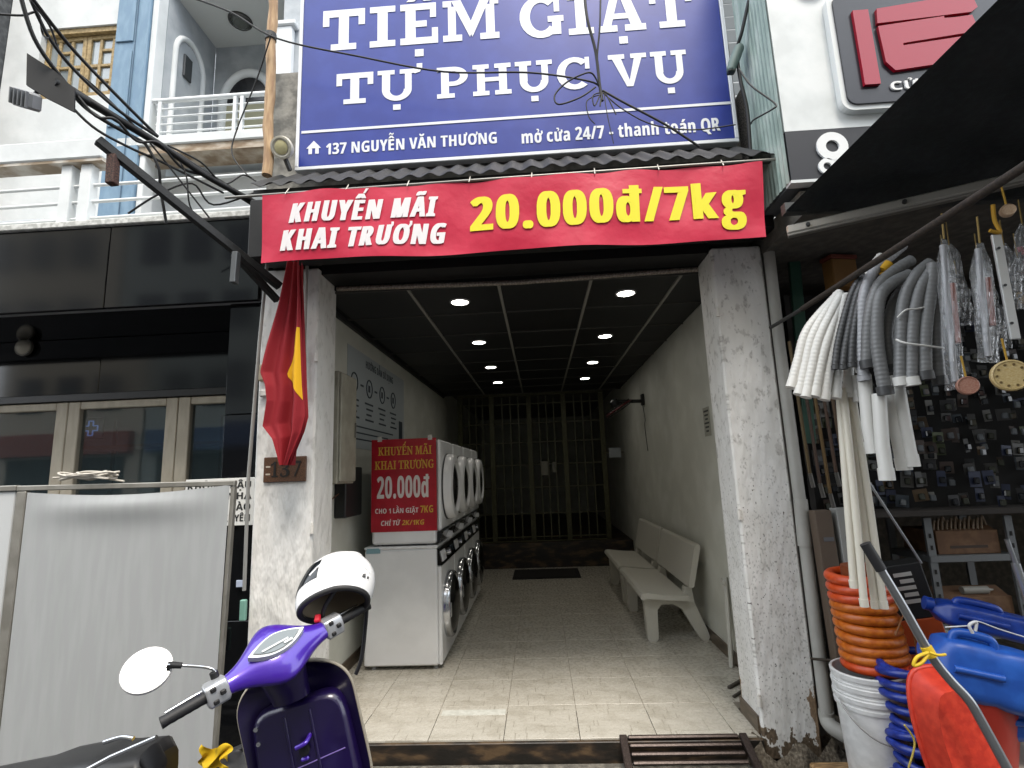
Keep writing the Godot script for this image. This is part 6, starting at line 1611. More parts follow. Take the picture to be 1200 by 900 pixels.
func helmet() -> void:
	var c := Vector3(-0.812, 1.213, -2.13)
	var F := Vector3(-0.96, -0.10, 0.22).normalized()
	var D := Vector3(0.12, -0.68, 0.72)
	D = (D - F * D.dot(F)).normalized()
	var B := Basis(F, -D, F.cross(-D).normalized())   # x = face, y = crown
	var xf := Transform3D(B.scaled_local(Vector3.ONE * 0.94), c)
	var h := thing("white_helmet", "white full face helmet hung upside the scooter's right grip", "helmet", c)
	h.set_meta("label", "white full face helmet hanging over the scooter's right grip")
	var wt := StandardMaterial3D.new()
	wt.albedo_color = hx("dcdcdb"); wt.roughness = 0.25; wt.clearcoat_enabled = true; wt.clearcoat = 0.5; wt.clearcoat_roughness = 0.06
	var shell := func(a: float, v: float, k: float) -> Vector3:
		var ph := deg_to_rad(118.0 * v)
		var r := sin(minf(ph, PI * 0.5)) if ph < PI * 0.5 else 1.0 - 0.16 * pow((ph - PI * 0.5) / deg_to_rad(28.0), 2.0)
		var y := cos(ph) * 0.135 if ph < PI * 0.5 else -(ph - PI * 0.5) / deg_to_rad(28.0) * 0.10
		var cs := cos(a); var sn := sin(a)
		var chin := maxf(0.0, cs) * smoothstep(0.62, 1.0, v)
		var x := (cs * (0.152 if cs > 0.0 else 0.145)) * r + 0.03 * chin
		return Vector3(x * k, y * k - 0.018 * chin, sn * 0.122 * r * k)
	put(Build.new().sheet(48, 30, func(a: float, b: float) -> Vector3: return xf * (shell.call(a * TAU, b, 1.0) as Vector3)), "shell", wt, h)
	put(Build.new().sheet(40, 20, func(a: float, b: float) -> Vector3: return xf * ((shell.call(a * TAU, b, 0.86) as Vector3) + Vector3(0, -0.012 * b, 0)), true), "liner", plain("8a7f6c", 0.9), h)
	var rim := []
	for i in 49: rim.append(xf * ((shell.call(TAU * i / 48.0, 1.0, 0.94) as Vector3) + Vector3(0, -0.002, 0)))
	put(Build.new().tube(rim, 0.0115, 8, false), "rim_gasket", plain("1a1a1b", 0.6), h)
	put(Build.new().sheet(24, 10, func(a: float, b: float) -> Vector3: return xf * (shell.call(lerpf(-1.15, 1.15, a), lerpf(0.56, 0.84, b), 1.012) as Vector3)), "visor", plain("15181b", 0.06), h)
	for sg in [-1.0, 1.0]:
		var rp := []
		for i in 12: rp.append(xf * (shell.call(sg * lerpf(0.9, 2.75, i / 11.0), 0.36 + 0.42 * pow(1.0 - i / 11.0, 1.6), 1.0) as Vector3))
		put(Build.new().tube(rp, 0.005, 6), "ridge", wt, h)
		var rq := []
		for i in 10: rq.append(xf * (shell.call(sg * lerpf(1.2, 2.7, i / 9.0), 0.80 - 0.07 * sin(PI * i / 9.0), 1.0) as Vector3))
		put(Build.new().tube(rq, 0.003, 6), "lower_ridge", wt, h)
		put(Build.new().tube([xf * (shell.call(sg * 1.1, 0.74, 1.0) as Vector3), xf * (shell.call(sg * 1.1, 0.74, 1.02) as Vector3)], 0.006, 8), "visor_pivot", plain("3a3a3a", 0.5), h)
		var mp: Vector3 = shell.call(sg * 2.45, 0.86, 1.006)
		put(Build.new().box(xf * mp, Vector3(0.014, 0.014, 0.006), 0.001, B), "side_mark", plain("202020", 0.5), h)
		var mp2: Vector3 = shell.call(sg * 2.62, 0.86, 1.006)
		put(Build.new().box(xf * mp2, Vector3(0.007, 0.009, 0.006), 0.001, B), "side_mark", plain("202020", 0.5), h)
	# strap with red catch
	put(Build.new().tube(smooth([xf * Vector3(0.06, -0.09, 0.1), xf * Vector3(0.07, -0.13, 0.06), xf * Vector3(0.05, -0.12, -0.02), xf * Vector3(0.0, -0.09, -0.08)]), 0.008, 6), "strap", plain("18181a", 0.7), h)
	put(Build.new().box(Vector3(-0.852, 1.112, -2.02), Vector3(0.022, 0.032, 0.014), 0.004, B), "red_catch", plain("b3152a", 0.4), h)
	put(Build.new().tube(smooth([Vector3(-0.712, 1.114, -2.16), Vector3(-0.731, 1.03, -2.2), Vector3(-0.744, 0.918, -2.2), Vector3(-0.767, 0.855, -2.2)]), 0.008, 6), "hanging_strap", plain("18181a", 0.7), h)

# corrugated hose: a tube whose radius ripples, with a smooth cuff at the end
func hose(pts: Array, r: float, ripple: float, per := 10) -> Build:
	var base := smooth(pts, per)
	var fine := []
	var rad := []
	var acc := 0.0
	for i in base.size() - 1:
		var a: Vector3 = base[i]; var b: Vector3 = base[i + 1]
		var d := a.distance_to(b)
		var k := maxi(1, int(d / 0.0045))
		for q in k:
			fine.append(a.lerp(b, float(q) / k))
			rad.append(r + ripple * 1.3 * sin(acc * TAU / 0.02))
			acc += d / k
	fine.append(base[-1]); rad.append(r)
	return Build.new().tube(fine, rad, 10)

func hardware_goods() -> void:
	var wtr := plain("c6c5c0", 0.4)
	var cream := plain("cbc6b8", 0.4)
	var gry := plain("666767", 0.42)
	var dgry := plain("3a3b3c", 0.42)
	var lgry := plain("929396", 0.42)
	# pole the hoses hang from
	var pole := thing("hanging_pole", "slanting dark wooden pole that the hose bundles hang from", "pole", Vector3(1.571, 2.5, -2.976))
	var p0 := Vector3(1.571, 2.5, -3.024)
	var p1 := Vector3(1.551, 2.5, -1.777)
	put(Build.new().tube([p0, p1, p1 + (p1 - p0) * 0.5], 0.016, 10), "shaft", mottled("dark_wood", "1f1914", "2b231c", "372e25", 0.8, Vector3(4, 4, 4), 0.03, 1.0), pole)
	put(Build.new().tube([p0, p0 + Vector3(-0.01, 0.0, -0.4)], 0.012, 8), "bracket", plain("2b2b2b", 0.6), pole)
	# white ribbed drain hoses
	var tops := [Vector3(1.548, 2.451, -2.6), Vector3(1.535, 2.442, -2.6), Vector3(1.539, 2.431, -2.58), Vector3(1.546, 2.422, -2.58), Vector3(1.549, 2.422, -2.57), Vector3(1.562, 2.43, -2.57), Vector3(1.593, 2.444, -2.6)]
	var mids := [Vector3(1.37, 2.274, -2.6), Vector3(1.387, 2.254, -2.58), Vector3(1.402, 2.231, -2.56), Vector3(1.427, 2.209, -2.55), Vector3(1.458, 2.199, -2.55), Vector3(1.499, 2.191, -2.56), Vector3(1.568, 2.207, -2.6)]
	var ends := [Vector3(1.252, 1.99, -2.6), Vector3(1.275, 1.952, -2.58), Vector3(1.295, 1.935, -2.56), Vector3(1.33, 1.936, -2.55), Vector3(1.372, 1.918, -2.55), Vector3(1.43, 1.925, -2.56), Vector3(1.516, 1.952, -2.6)]
	for i in 7:
		var o := thing("drain_hose", "white ribbed drain hose in the bundle nearest the right pillar", "hose", tops[i], "white drain hoses hung in a bundle")
		put(hose([tops[i], mids[i], (mids[i] as Vector3).lerp(ends[i], 0.55) + Vector3(-0.004, 0, 0), ends[i]], 0.024, 0.0005), "tube", wtr, o)
		var e: Vector3 = ends[i]
		var d := (e - (mids[i] as Vector3)).normalized()
		put(Build.new().tube([e - d * 0.03, e + d * 0.012], 0.0265, 12), "cuff", wtr, o)
	# thin dark hoses
	var td := [[Vector3(1.609, 2.503, -2.5), Vector3(1.539, 2.407, -2.5), Vector3(1.454, 2.199, -2.5), Vector3(1.416, 2.064, -2.5)], [Vector3(1.607, 2.487, -2.48), Vector3(1.544, 2.379, -2.48), Vector3(1.471, 2.172, -2.48), Vector3(1.44, 2.059, -2.48)], [Vector3(1.603, 2.462, -2.46), Vector3(1.544, 2.351, -2.46), Vector3(1.493, 2.187, -2.46), Vector3(1.468, 2.065, -2.46)]]
	for q in td:
		var o := thing("dark_hose", "thin charcoal hose beside the white drain hoses", "hose", q[0], "thin charcoal hoses")
		put(hose(q, 0.0165, 0.0008), "tube", dgry, o)
		put(Build.new().tube([q[3], q[3] + Vector3(0, -0.02, 0)], 0.019, 10), "cuff", dgry, o)
	# light grey hoses with curled ends
	var lg := [["pale grey hose curling over beside the yellow tag", [Vector3(1.815, 2.64, -2.5), Vector3(1.737, 2.583, -2.48), Vector3(1.633, 2.503, -2.46), Vector3(1.56, 2.368, -2.45), Vector3(1.522, 2.162, -2.45), Vector3(1.507, 2.001, -2.45)], 0.024, lgry], ["grey white hose hanging straight beside the charcoal hoses", [Vector3(1.738, 2.613, -2.55), Vector3(1.646, 2.509, -2.52), Vector3(1.578, 2.341, -2.5), Vector3(1.528, 2.05, -2.5)], 0.02, wtr]]
	for q in lg:
		var o := thing("pale_hose", q[0], "hose", q[1][0])
		put(hose(q[1], q[2], 0.0008), "tube", q[3], o)
		put(Build.new().tube([q[1][-1], q[1][-1] + Vector3(0.001, -0.025, 0)], q[2] + 0.003, 12), "cuff", q[3], o)
	# mid grey hoses
	var mg := [["grey hose with open end turned toward the street", [Vector3(1.77, 2.526, -2.4), Vector3(1.694, 2.484, -2.4), Vector3(1.606, 2.41, -2.4), Vector3(1.543, 2.27, -2.4), Vector3(1.512, 2.055, -2.42)], 0.026], ["grey hose looping low with a wide black collar", [Vector3(1.736, 2.449, -2.38), Vector3(1.646, 2.409, -2.38), Vector3(1.582, 2.334, -2.38), Vector3(1.546, 2.143, -2.38), Vector3(1.546, 1.925, -2.38)], 0.028], ["short grey hose tucked behind the looping grey hose", [Vector3(1.79, 2.435, -2.44), Vector3(1.7, 2.356, -2.44), Vector3(1.637, 2.195, -2.44), Vector3(1.635, 2.033, -2.44)], 0.024], ["grey hose first in the tied right hand bundle", [Vector3(1.813, 2.49, -2.35), Vector3(1.735, 2.425, -2.35), Vector3(1.661, 2.288, -2.35), Vector3(1.598, 1.959, -2.35)], 0.026], ["grey hose second in the tied right hand bundle", [Vector3(1.799, 2.45, -2.33), Vector3(1.732, 2.357, -2.33), Vector3(1.678, 2.202, -2.33), Vector3(1.631, 1.954, -2.33)], 0.026], ["thick grey hose third in the tied right hand bundle", [Vector3(1.803, 2.47, -2.32), Vector3(1.769, 2.351, -2.32), Vector3(1.715, 2.158, -2.32), Vector3(1.685, 1.976, -2.32)], 0.028], ["grey hose last in the tied right hand bundle", [Vector3(1.844, 2.476, -2.36), Vector3(1.818, 2.323, -2.36), Vector3(1.786, 2.126, -2.36), Vector3(1.772, 1.957, -2.36)], 0.025]]
	for i in mg.size():
		var q: Array = mg[i]
		var o := thing("grey_hose", q[0], "hose", q[1][0], "grey corrugated hoses on the pole")
		put(hose(q[1], q[2], 0.0006), "tube", gry, o)
		var e: Vector3 = q[1][-1]
		put(Build.new().tube([e + Vector3(0, 0.012, 0), e + Vector3(0.002, -0.026, 0)], float(q[2]) + 0.005, 14), "collar", wtr if i in [3, 4] else dgry, o)
		var s0: Vector3 = q[1][0]
		var dir: Vector3 = (s0 - (q[1][1] as Vector3)).normalized()
		put(Build.new().tube([s0 - dir * 0.004, s0 + dir * 0.002], float(q[2]) * 0.7, 12), "bore", plain("0d0d0d", 0.8), o)
	var tie := thing("cable_tie", "pair of white ties round the right hand grey hose bundle", "tie", Vector3(1.668, 2.086, -2.3))
	put(Build.new().tube(smooth([Vector3(1.588, 2.134, -2.32), Vector3(1.607, 2.11, -2.29), Vector3(1.68, 2.092, -2.28), Vector3(1.782, 2.086, -2.32)]), 0.005, 6), "tie_band", wtr, tie)
	put(Build.new().tube(smooth([Vector3(1.617, 2.236, -2.33), Vector3(1.638, 2.261, -2.3), Vector3(1.682, 2.263, -2.3), Vector3(1.764, 2.28, -2.32)]), 0.004, 6), "tie_band", wtr, tie)
	var yt := thing("yellow_tag", "small yellow tape wound on the pale grey hose", "tape", Vector3(1.672, 2.506, -2.44))
	put(Build.new().tube([Vector3(1.665, 2.499, -2.455), Vector3(1.702, 2.531, -2.455)], 0.0275, 12).box(Vector3(1.662, 2.464, -2.44), Vector3(0.02, 0.05, 0.004), 0.001, Basis(Vector3.BACK, 0.4)), "tape_wrap", plain("b58a12", 0.6), yt)
	# white pipes under the grey hoses
	var wp := [[Vector3(1.529, 2.006, -2.48), Vector3(1.513, 1.767, -2.48), Vector3(1.519, 1.65, -2.48)], [Vector3(1.543, 1.908, -2.42), Vector3(1.524, 1.686, -2.42), Vector3(1.522, 1.529, -2.42)], [Vector3(1.625, 1.938, -2.46), Vector3(1.622, 1.722, -2.46), Vector3(1.628, 1.57, -2.46)], [Vector3(1.644, 1.993, -2.44), Vector3(1.645, 1.758, -2.44), Vector3(1.65, 1.584, -2.44)], [Vector3(1.551, 2.023, -2.58), Vector3(1.545, 1.898, -2.58)], [Vector3(1.522, 2.028, -2.6), Vector3(1.52, 1.923, -2.6)]]
	for q in wp:
		var o := thing("white_drop_pipe", "white plastic pipe dropping below the grey hoses", "pipe", q[0], "white pipes below the grey hoses")
		put(Build.new().tube(q, 0.0285 if q.size() == 3 else 0.02, 14), "tube", wtr, o)
		var e: Vector3 = q[-1]
		var d: Vector3 = (e - (q[-2] as Vector3)).normalized()
		put(Build.new().tube([e - d * 0.05, e + d * 0.004], 0.032 if q.size() == 3 else 0.023, 14), "socket", wtr, o)
	# long cream conduits
	var lc := [[Vector3(1.485, 1.969, -2.62), Vector3(1.457, 1.536, -2.62), Vector3(1.425, 1.04, -2.62)], [Vector3(1.493, 1.966, -2.6), Vector3(1.475, 1.496, -2.6), Vector3(1.448, 0.962, -2.6)], [Vector3(1.535, 1.958, -2.64), Vector3(1.529, 1.493, -2.64), Vector3(1.519, 0.943, -2.64)], [Vector3(1.544, 1.954, -2.62), Vector3(1.549, 1.493, -2.62), Vector3(1.545, 0.947, -2.62)]]
	for q in lc:
		var o := thing("cream_conduit", "long cream conduit pipe hanging over the orange coil", "pipe", q[0], "long cream conduits")
		put(Build.new().tube(smooth(q, 4), 0.0165, 14), "tube", cream, o)
		put(Build.new().tube([(q[2] as Vector3) + Vector3(0, 0.03, 0), (q[2] as Vector3) + Vector3(0.001, -0.004, 0)], 0.019, 14), "socket", cream, o)
	# odds and ends hung or leaning in the dim shop
	var gs := thing("green_post", "dark green post behind the white drain hoses", "post", Vector3(1.83, 1.976, -3.7))
	put(Build.new().bar(Vector3(1.912, 3.098, -3.7), Vector3(1.851, 1.74, -3.7), 0.08, 0.03, 0.004, Vector3.BACK), "post_body", plain("20483a", 0.6), gs)
	put(Build.new().bar(Vector3(1.912, 3.151, -3.7), Vector3(1.912, 3.098, -3.7), 0.09, 0.04, 0.004, Vector3.BACK), "post_cap", plain("20483a", 0.6), gs)
	var bx2 := thing("brown_carton", "small brown yellow carton hanging above the white drain hoses", "box", Vector3(2.155, 2.851, -3.6))
	put(Build.new().box(Vector3(2.162, 2.9, -3.6), Vector3(0.19, 0.2, 0.1), 0.005, Basis(Vector3.UP, 0.2)), "carton", plain("7a5626", 0.7), bx2)
	put(Build.new().box((Vector3(2.162, 2.9, -3.6)) + Vector3(0, 0.116, 0), Vector3(0.21, 0.03, 0.11), 0.005, Basis(Vector3.UP, 0.2)), "carton_lid", plain("6a2c1c", 0.7), bx2)
	var gr2 := thing("grey_rod", "thin grey metal rod leaning behind the long cream conduits", "rod", Vector3(1.82, 1.31, -2.9))
	put(Build.new().tube([Vector3(1.707, 1.546, -2.9), Vector3(1.82, 1.31, -2.9), Vector3(1.962, 1.076, -2.95)], 0.006, 8), "rod_shaft", plain("8c8e90", 0.4, 0.6), gr2)
	put(Build.new().tube([Vector3(1.7, 1.56, -2.9), Vector3(1.714, 1.533, -2.9)], 0.009, 8), "rod_tip", plain("3c3e40", 0.5), gr2)
	var ct2 := thing("chrome_tube", "bright metal telescopic tube leaning beside the slotted shelf", "tube", Vector3(2.348, 0.795, -2.8))
	put(Build.new().tube([Vector3(2.287, 1.205, -2.8), Vector3(2.306, 1.091, -2.8)], 0.011, 10), "thin_section", plain("9a9c9e", 0.3, 0.8), ct2)
	put(Build.new().tube([Vector3(2.306, 1.091, -2.8), Vector3(2.352, 0.795, -2.8)], 0.019, 10), "thick_section", plain("b0b2b4", 0.3, 0.8), ct2)
	# clear bags
	var clr := StandardMaterial3D.new()
	clr.albedo_color = Color(0.8, 0.82, 0.84, 0.1); clr.transparency = BaseMaterial3D.TRANSPARENCY_ALPHA; clr.roughness = 0.06
	relief(clr, 0.02, 14.0); clr.uv1_triplanar = true; clr.uv1_scale = Vector3.ONE * 3
	var bags := [["long clear plastic sleeve hanging beside grey hose bundle", Vector3(1.799, 2.594, -2.28), Vector3(1.875, 2.549, -2.28), Vector3(1.812, 1.9, -2.28), Vector3(1.727, 1.893, -2.28)], ["clear plastic bag with taps hanging under the yellow string", Vector3(1.868, 2.513, -2.2), Vector3(1.962, 2.507, -2.2), Vector3(1.901, 1.99, -2.2), Vector3(1.814, 1.994, -2.2)]]
	for q in bags:
		var o := thing("clear_bag", q[0], "bag", q[1])
		var a: Vector3 = q[1]; var b: Vector3 = q[2]; var c: Vector3 = q[3]; var d: Vector3 = q[4]
		for side in 2:
			var bulge := 0.02 if side == 0 else -0.02
			put(Build.new().sheet(20, 30, func(u: float, v: float) -> Vector3:
				var gather := 0.3 + 0.7 * smoothstep(0.0, 0.22, v) + 0.06 * sin(v * 19.0 + side)
				var uu := 0.5 + (u - 0.5) * gather
				var p := a.lerp(b, uu).lerp(d.lerp(c, uu), v)
				return p + Vector3(0, 0, (bulge + 0.010 * sin(u * 23.0 + v * 7.0)) * sin(u * PI) * sin(clampf(v, 0.02, 0.98) * PI)), side == 1), "film", clr, o)
		put(Build.new().tube([a.lerp(d, 0.05).lerp(b.lerp(c, 0.05), 0.4), a.lerp(d, 0.95).lerp(b.lerp(c, 0.95), 0.5)], 0.012, 8), "rod_inside", lgry, o)
		put(Build.new().tube([a.lerp(d, 0.3).lerp(b.lerp(c, 0.3), 0.7), a.lerp(d, 0.7).lerp(b.lerp(c, 0.7), 0.75)], 0.014, 8), "piece_inside", plain("8e5a50", 0.5), o)
		put(Build.new().tube([a.lerp(b, 0.5), a.lerp(b, 0.5) + Vector3(0.01, 0.12, 0)], 0.004, 6), "string", plain("8a7440", 0.7), o)
	# more small things hung in clear bags toward the right
	rng.seed = 91
	var starts := [Vector3(2.195, 2.721, -2.7), Vector3(2.241, 2.604, -2.6), Vector3(2.284, 2.624, -2.5), Vector3(2.428, 2.593, -2.6), Vector3(2.283, 2.542, -2.8), Vector3(2.344, 2.409, -2.7), Vector3(2.294, 2.675, -2.4), Vector3(2.197, 2.672, -2.75)]
	var looks := ["bag of grey screws", "bag of white plugs", "bag of steel hooks", "bag of brass taps", "bag of black washers", "bag of silver hinges", "bag of pink sponges", "bag of green clips"]
	var fills := ["6a6c6e", "b5b5b0", "8e9092", "8a6e34", "2a2a2c", "9a9c9e", "a06a70", "4f6a4a"]
	for i in 8:
		var o := thing("small_clear_bag", "small clear " + looks[i] + " hanging under black awning", "bag", starts[i], "small clear bags of hardware")
		var s0: Vector3 = starts[i]
		var hh := rng.randf_range(0.22, 0.36); var ww := rng.randf_range(0.09, 0.13)
		for side in 2:
			put(Build.new().sheet(12, 16, func(u: float, v: float) -> Vector3:
				var gt := 0.25 + 0.75 * smoothstep(0.0, 0.25, v) + 0.05 * sin(v * 17.0 + i)
				return s0 + Vector3((u - 0.5) * ww * gt, -v * hh, (0.018 if side == 0 else -0.018) * sin(u * PI) * sin(clampf(v, 0.02, 0.98) * PI) + 0.005 * sin(u * 19.0 + v * 9.0)), side == 1), "film", clr, o)
		for k in 9:
			put(Build.new().box(s0 + Vector3(rng.randf_range(-0.3, 0.3) * ww, -hh * rng.randf_range(0.45, 0.92), rng.randf_range(-0.006, 0.006)), Vector3(rng.randf_range(0.012, 0.03), rng.randf_range(0.012, 0.03), 0.01), 0.002, Basis(Vector3.BACK, rng.randf() * 3.0)), "contents", plain(fills[i], 0.35, 0.3), o)
		put(Build.new().tube([s0 + Vector3(0, -0.01, 0), s0 + Vector3(0.005, 0.12, 0)], 0.003, 5), "string", plain("8a7440", 0.7), o)
	var al := thing("alloy_strip", "bright aluminium strip hanging from yellow string", "strip", Vector3(1.944, 2.523, -2.15))
	put(Build.new().bar(Vector3(1.941, 2.523, -2.15), Vector3(1.934, 2.073, -2.15), 0.04, 0.012, 0.003, Vector3.BACK), "strip_body", plain("b4b6b6", 0.4, 0.7), al)
	put(Build.new().tube(smooth([Vector3(1.955, 2.656, -2.15), Vector3(1.949, 2.587, -2.15), Vector3(1.951, 2.529, -2.14), Vector3(1.912, 2.539, -2.14)]), 0.008, 6), "yellow_string", plain("a47c18", 0.7), al)
	for k in 3: put(Build.new().tube([(Vector3(1.935, 2.5, -2.14)).lerp(Vector3(1.924, 2.099, -2.14), 0.1 + 0.4 * k), (Vector3(1.926, 2.496, -2.13)).lerp(Vector3(1.915, 2.097, -2.13), 0.1 + 0.4 * k)], 0.006, 8), "hole", plain("2e2e2e", 0.6), al)
	for q in [["round cream clock like disc hanging by yellow string", Vector3(1.887, 1.928, -2.15), 0.062, "a8905a"], ["round reddish cork disc hanging under clear sleeve", Vector3(1.797, 1.907, -2.25), 0.038, "8a5a48"], ["small pale wooden knob disc hanging under black awning", Vector3(2.008, 2.626, -2.15), 0.026, "a88d70"]]:
		var o := thing("hanging_disc", q[0], "disc", q[1])
		var c: Vector3 = q[1]
		var dx := Transform3D(Basis(Vector3.UP, -0.45) * Basis(Vector3.RIGHT, PI / 2), c)
		var r: float = q[2]
		put(Build.new().lathe([Vector2(0, 0.012), Vector2(r * 0.86, 0.012), Vector2(r * 0.9, 0.016), Vector2(r, 0.012), Vector2(r, -0.01), Vector2(0, -0.012)], dx, 28), "disc_body", mottled("disc" + q[3], q[3], Color.html(q[3]).lightened(0.1).to_html(false), Color.html(q[3]).lightened(0.18).to_html(false), 0.5, Vector3.ONE * 8, 0.03), o)
		put(Build.new().tube([c + Vector3(0, r * 0.8, 0), c + Vector3(-0.004, r + 0.09, 0)], 0.004, 6), "string", plain("a07c20", 0.7), o)
		if r > 0.05:
			for k in 10:
				var a := TAU * k / 10.0
				put(Build.new().tube([dx * Vector3(cos(a) * r * 0.7, 0.0125, sin(a) * r * 0.7), dx * Vector3(cos(a) * r * 0.7, 0.015, sin(a) * r * 0.7)], 0.005, 6), "dot", plain("5a4620", 0.6), o)
	# dim rack of small packets behind
	var rk := thing("packet_rack", "dark rack crowded with small hanging packets in the shop", "rack", Vector3(3.0, 1.2, -4.0))
	put(Build.new().span(Vector3(1.95, 1.25, -4.05), Vector3(4.4, 2.9, -4.09)), "back_board", plain("171615", 0.9), rk)
	put(Build.new().span(Vector3(1.95, 1.22, -3.8), Vector3(4.4, 1.26, -4.2), 0.005), "bottom_shelf", plain("2a2521", 0.8), rk)
	for x in [1.97, 4.38]: put(Build.new().span(Vector3(x - 0.02, -0.1, -4.0), Vector3(x + 0.02, 2.9, -4.04)), "upright", plain("2d2b29", 0.7), rk)
	rng.seed = 44
	var cols := ["2a343c", "3a3a39", "4a4a48", "1c1d1f", "33261f", "3c4526", "16203a", "6a6a66", "22211f", "46361f"]
	var packs := []
	for i in 10:
		var b := Build.new()
		b.box(Vector3(0, -0.04, 0), Vector3(0.035 + 0.006 * i, 0.06 + 0.012 * ((i * 3) % 5), 0.004), 0.001)
		packs.append(b.mesh())
	var bl := Build.new().box(Vector3(0, -0.05, 0.012), Vector3(0.038, 0.045, 0.02), 0.006).mesh()
	var blm := [plain("5f6366", 0.12), plain("26282b", 0.15), plain("3c3e36", 0.15)]
	for r in 12:
		for k in 24:
			var o := thing("hanging_packet", "small card packet hanging on the crowded dark rack", "packet", Vector3(2.02 + 0.084 * k + rng.randf_range(-0.03, 0.03), 2.6 - 0.112 * r + rng.randf_range(-0.03, 0.03), -3.97 + rng.randf_range(-0.06, 0.1)), "small packets on the dark rack")
			o.rotation.z = rng.randf_range(-0.12, 0.12); o.rotation.y = rng.randf_range(-0.35, 0.2)
			share(packs[rng.randi() % 10], "card", plain(cols[rng.randi() % 10], 0.6), o, Vector3.ZERO)
			share(bl, "blister", blm[rng.randi() % 3], o, Vector3.ZERO)
	# slotted steel shelf with boxes
	var sh := thing("slotted_shelf", "grey slotted steel shelf holding cardboard boxes in the dark shop", "shelf", Vector3(2.95, -0.1, -4.0))
	var ste := plain("6d7072", 0.5, 0.4)
	for x in [2.68, 3.22]:
		put(Build.new().span(Vector3(x - 0.025, -0.1, -3.9), Vector3(x + 0.025, 1.2, -3.92)), "upright", ste, sh)
		put(Build.new().span(Vector3(x - 0.025, -0.1, -4.3), Vector3(x + 0.025, 1.2, -4.32)), "upright", ste, sh)
		for k in 12: put(Build.new().box(Vector3(x, 0.2 + 0.08 * k, -3.898), Vector3(0.014, 0.03, 0.003)), "slot", plain("1a1a1a", 0.8), sh)
	for y in [0.4, 0.9]: put(Build.new().span(Vector3(2.656, y, -3.895), Vector3(3.244, y + 0.045, -4.325), 0.003), "shelf_board", ste, sh)
	var card := mottled("cardboard", "644a36", "6d513b", "755941", 0.85, Vector3.ONE, 0.02, 0.4)
	for q in [["cardboard box on the upper board of slotted shelf", 0.9455, 0.42, 0.16], ["cardboard box on the lower board of slotted shelf", 0.4455, 0.45, 0.22]]:
		var o := thing("cardboard_box", q[0], "box", Vector3(2.95, q[1], -4.1))
		var y: float = q[1]; var w: float = q[2]; var hh: float = q[3]
		put(Build.new().span(Vector3(2.95 - w / 2, y + 0.001, -3.93), Vector3(2.95 + w / 2, y + hh, -4.28), 0.004), "carton", card, o)
		put(Build.new().box(Vector3(2.95, y + hh + 0.02, -3.99), Vector3(w * 0.96, 0.004, 0.12), 0.0, Basis(Vector3.RIGHT, 0.5)), "flap", card, o)
		put(Build.new().box(Vector3(2.95, y + 0.05, -3.9285), Vector3(w * 0.6, 0.018, 0.002)), "tape_mark", plain("3a2a1e", 0.6), o)
	var fb := thing("fittings_heap", "heap of curved pale fittings in the upper cardboard box", "fittings", Vector3(2.95, 1.1, -4.1))
	for k in 12:
		var x := 2.78 + 0.03 * k
		put(Build.new().tube(smooth([Vector3(x - 0.03, 1.11, -3.96), Vector3(x, 1.17 + 0.012 * (k % 3), -3.98), Vector3(x + 0.035, 1.12, -4.0)]), 0.008, 6), "fitting", plain("83725f", 0.6), fb)
	var tubx := thing("silicone_tube", "pale plastic tube lying on the lower cardboard box", "tube", Vector3(2.95, 0.68, -4.0))
	put(Build.new().tube([Vector3(2.88, 0.70, -3.97), Vector3(3.05, 0.70, -3.97)], 0.026, 12), "barrel", plain("8d8b84", 0.4), tubx)
	put(Build.new().tube([Vector3(3.05, 0.70, -3.97), Vector3(3.09, 0.70, -3.97)], [0.012, 0.006], 10), "nozzle", plain("8d8b84", 0.4), tubx)
	# tall cartons against the party wall
	for q in [["tall pale carton with faint print standing behind white pipes", 1.86, 1.38, "8f8f8b"], ["tall brown board leaning between rain pipe and carton", 1.73, 1.36, "54473b"]]:
		var o := thing("tall_carton", q[0], "box", Vector3(q[1], -0.1, -3.45))
		var x: float = q[1]
		put(Build.new().box(Vector3(x, 0.64, -3.42), Vector3(0.1, q[2], 0.08), 0.004, Basis(Vector3.BACK, 0.02)), "carton", plain(q[3], 0.7), o)
		for k in 6: put(Build.new().box(Vector3(x, 0.3 + 0.17 * k, -3.3785), Vector3(0.06, 0.012 + 0.012 * (k % 2), 0.002)), "print", plain("57575a" if k % 2 else "6c6c6c", 0.7), o)
	# brown straps and chains hanging on the party wall
	for k in 6:
		var o := thing("hanging_strap", "dull brown strap hanging behind the white drain hoses", "strap", Vector3(1.74 + 0.035 * k, 2.3, -3.1 - 0.05 * k), "brown straps behind the hoses")
		var x := 1.56 + 0.05 * k
		put(Build.new().bar(Vector3(x, 2.35, -3.2), Vector3(x + 0.02, 1.55 - 0.06 * (k % 3), -3.2), 0.014, 0.02, 0.003, Vector3.BACK), "webbing", plain(["4a3c22", "3a2a20", "54401f", "402e22", "4b3a2a", "2f3a2c"][k], 0.8), o)
		put(Build.new().tube([Vector3(x + 0.02, 1.55 - 0.06 * (k % 3), -3.2), Vector3(x + 0.03, 1.47 - 0.06 * (k % 3), -3.2)], 0.012, 8), "buckle", plain("55534f", 0.4, 0.7), o)
	# stacked white buckets, one inside the other
	var bz := -2.95
	var bx := (Vector3(1.612, 0.546, -2.95)).x
	var bw := mottled("bucket", "c0c1c0", "cacbca", "d2d3d2", 0.4, Vector3.ONE * 2, 0.015)
	var by := (Vector3(1.608, 0.574, -2.95)).y
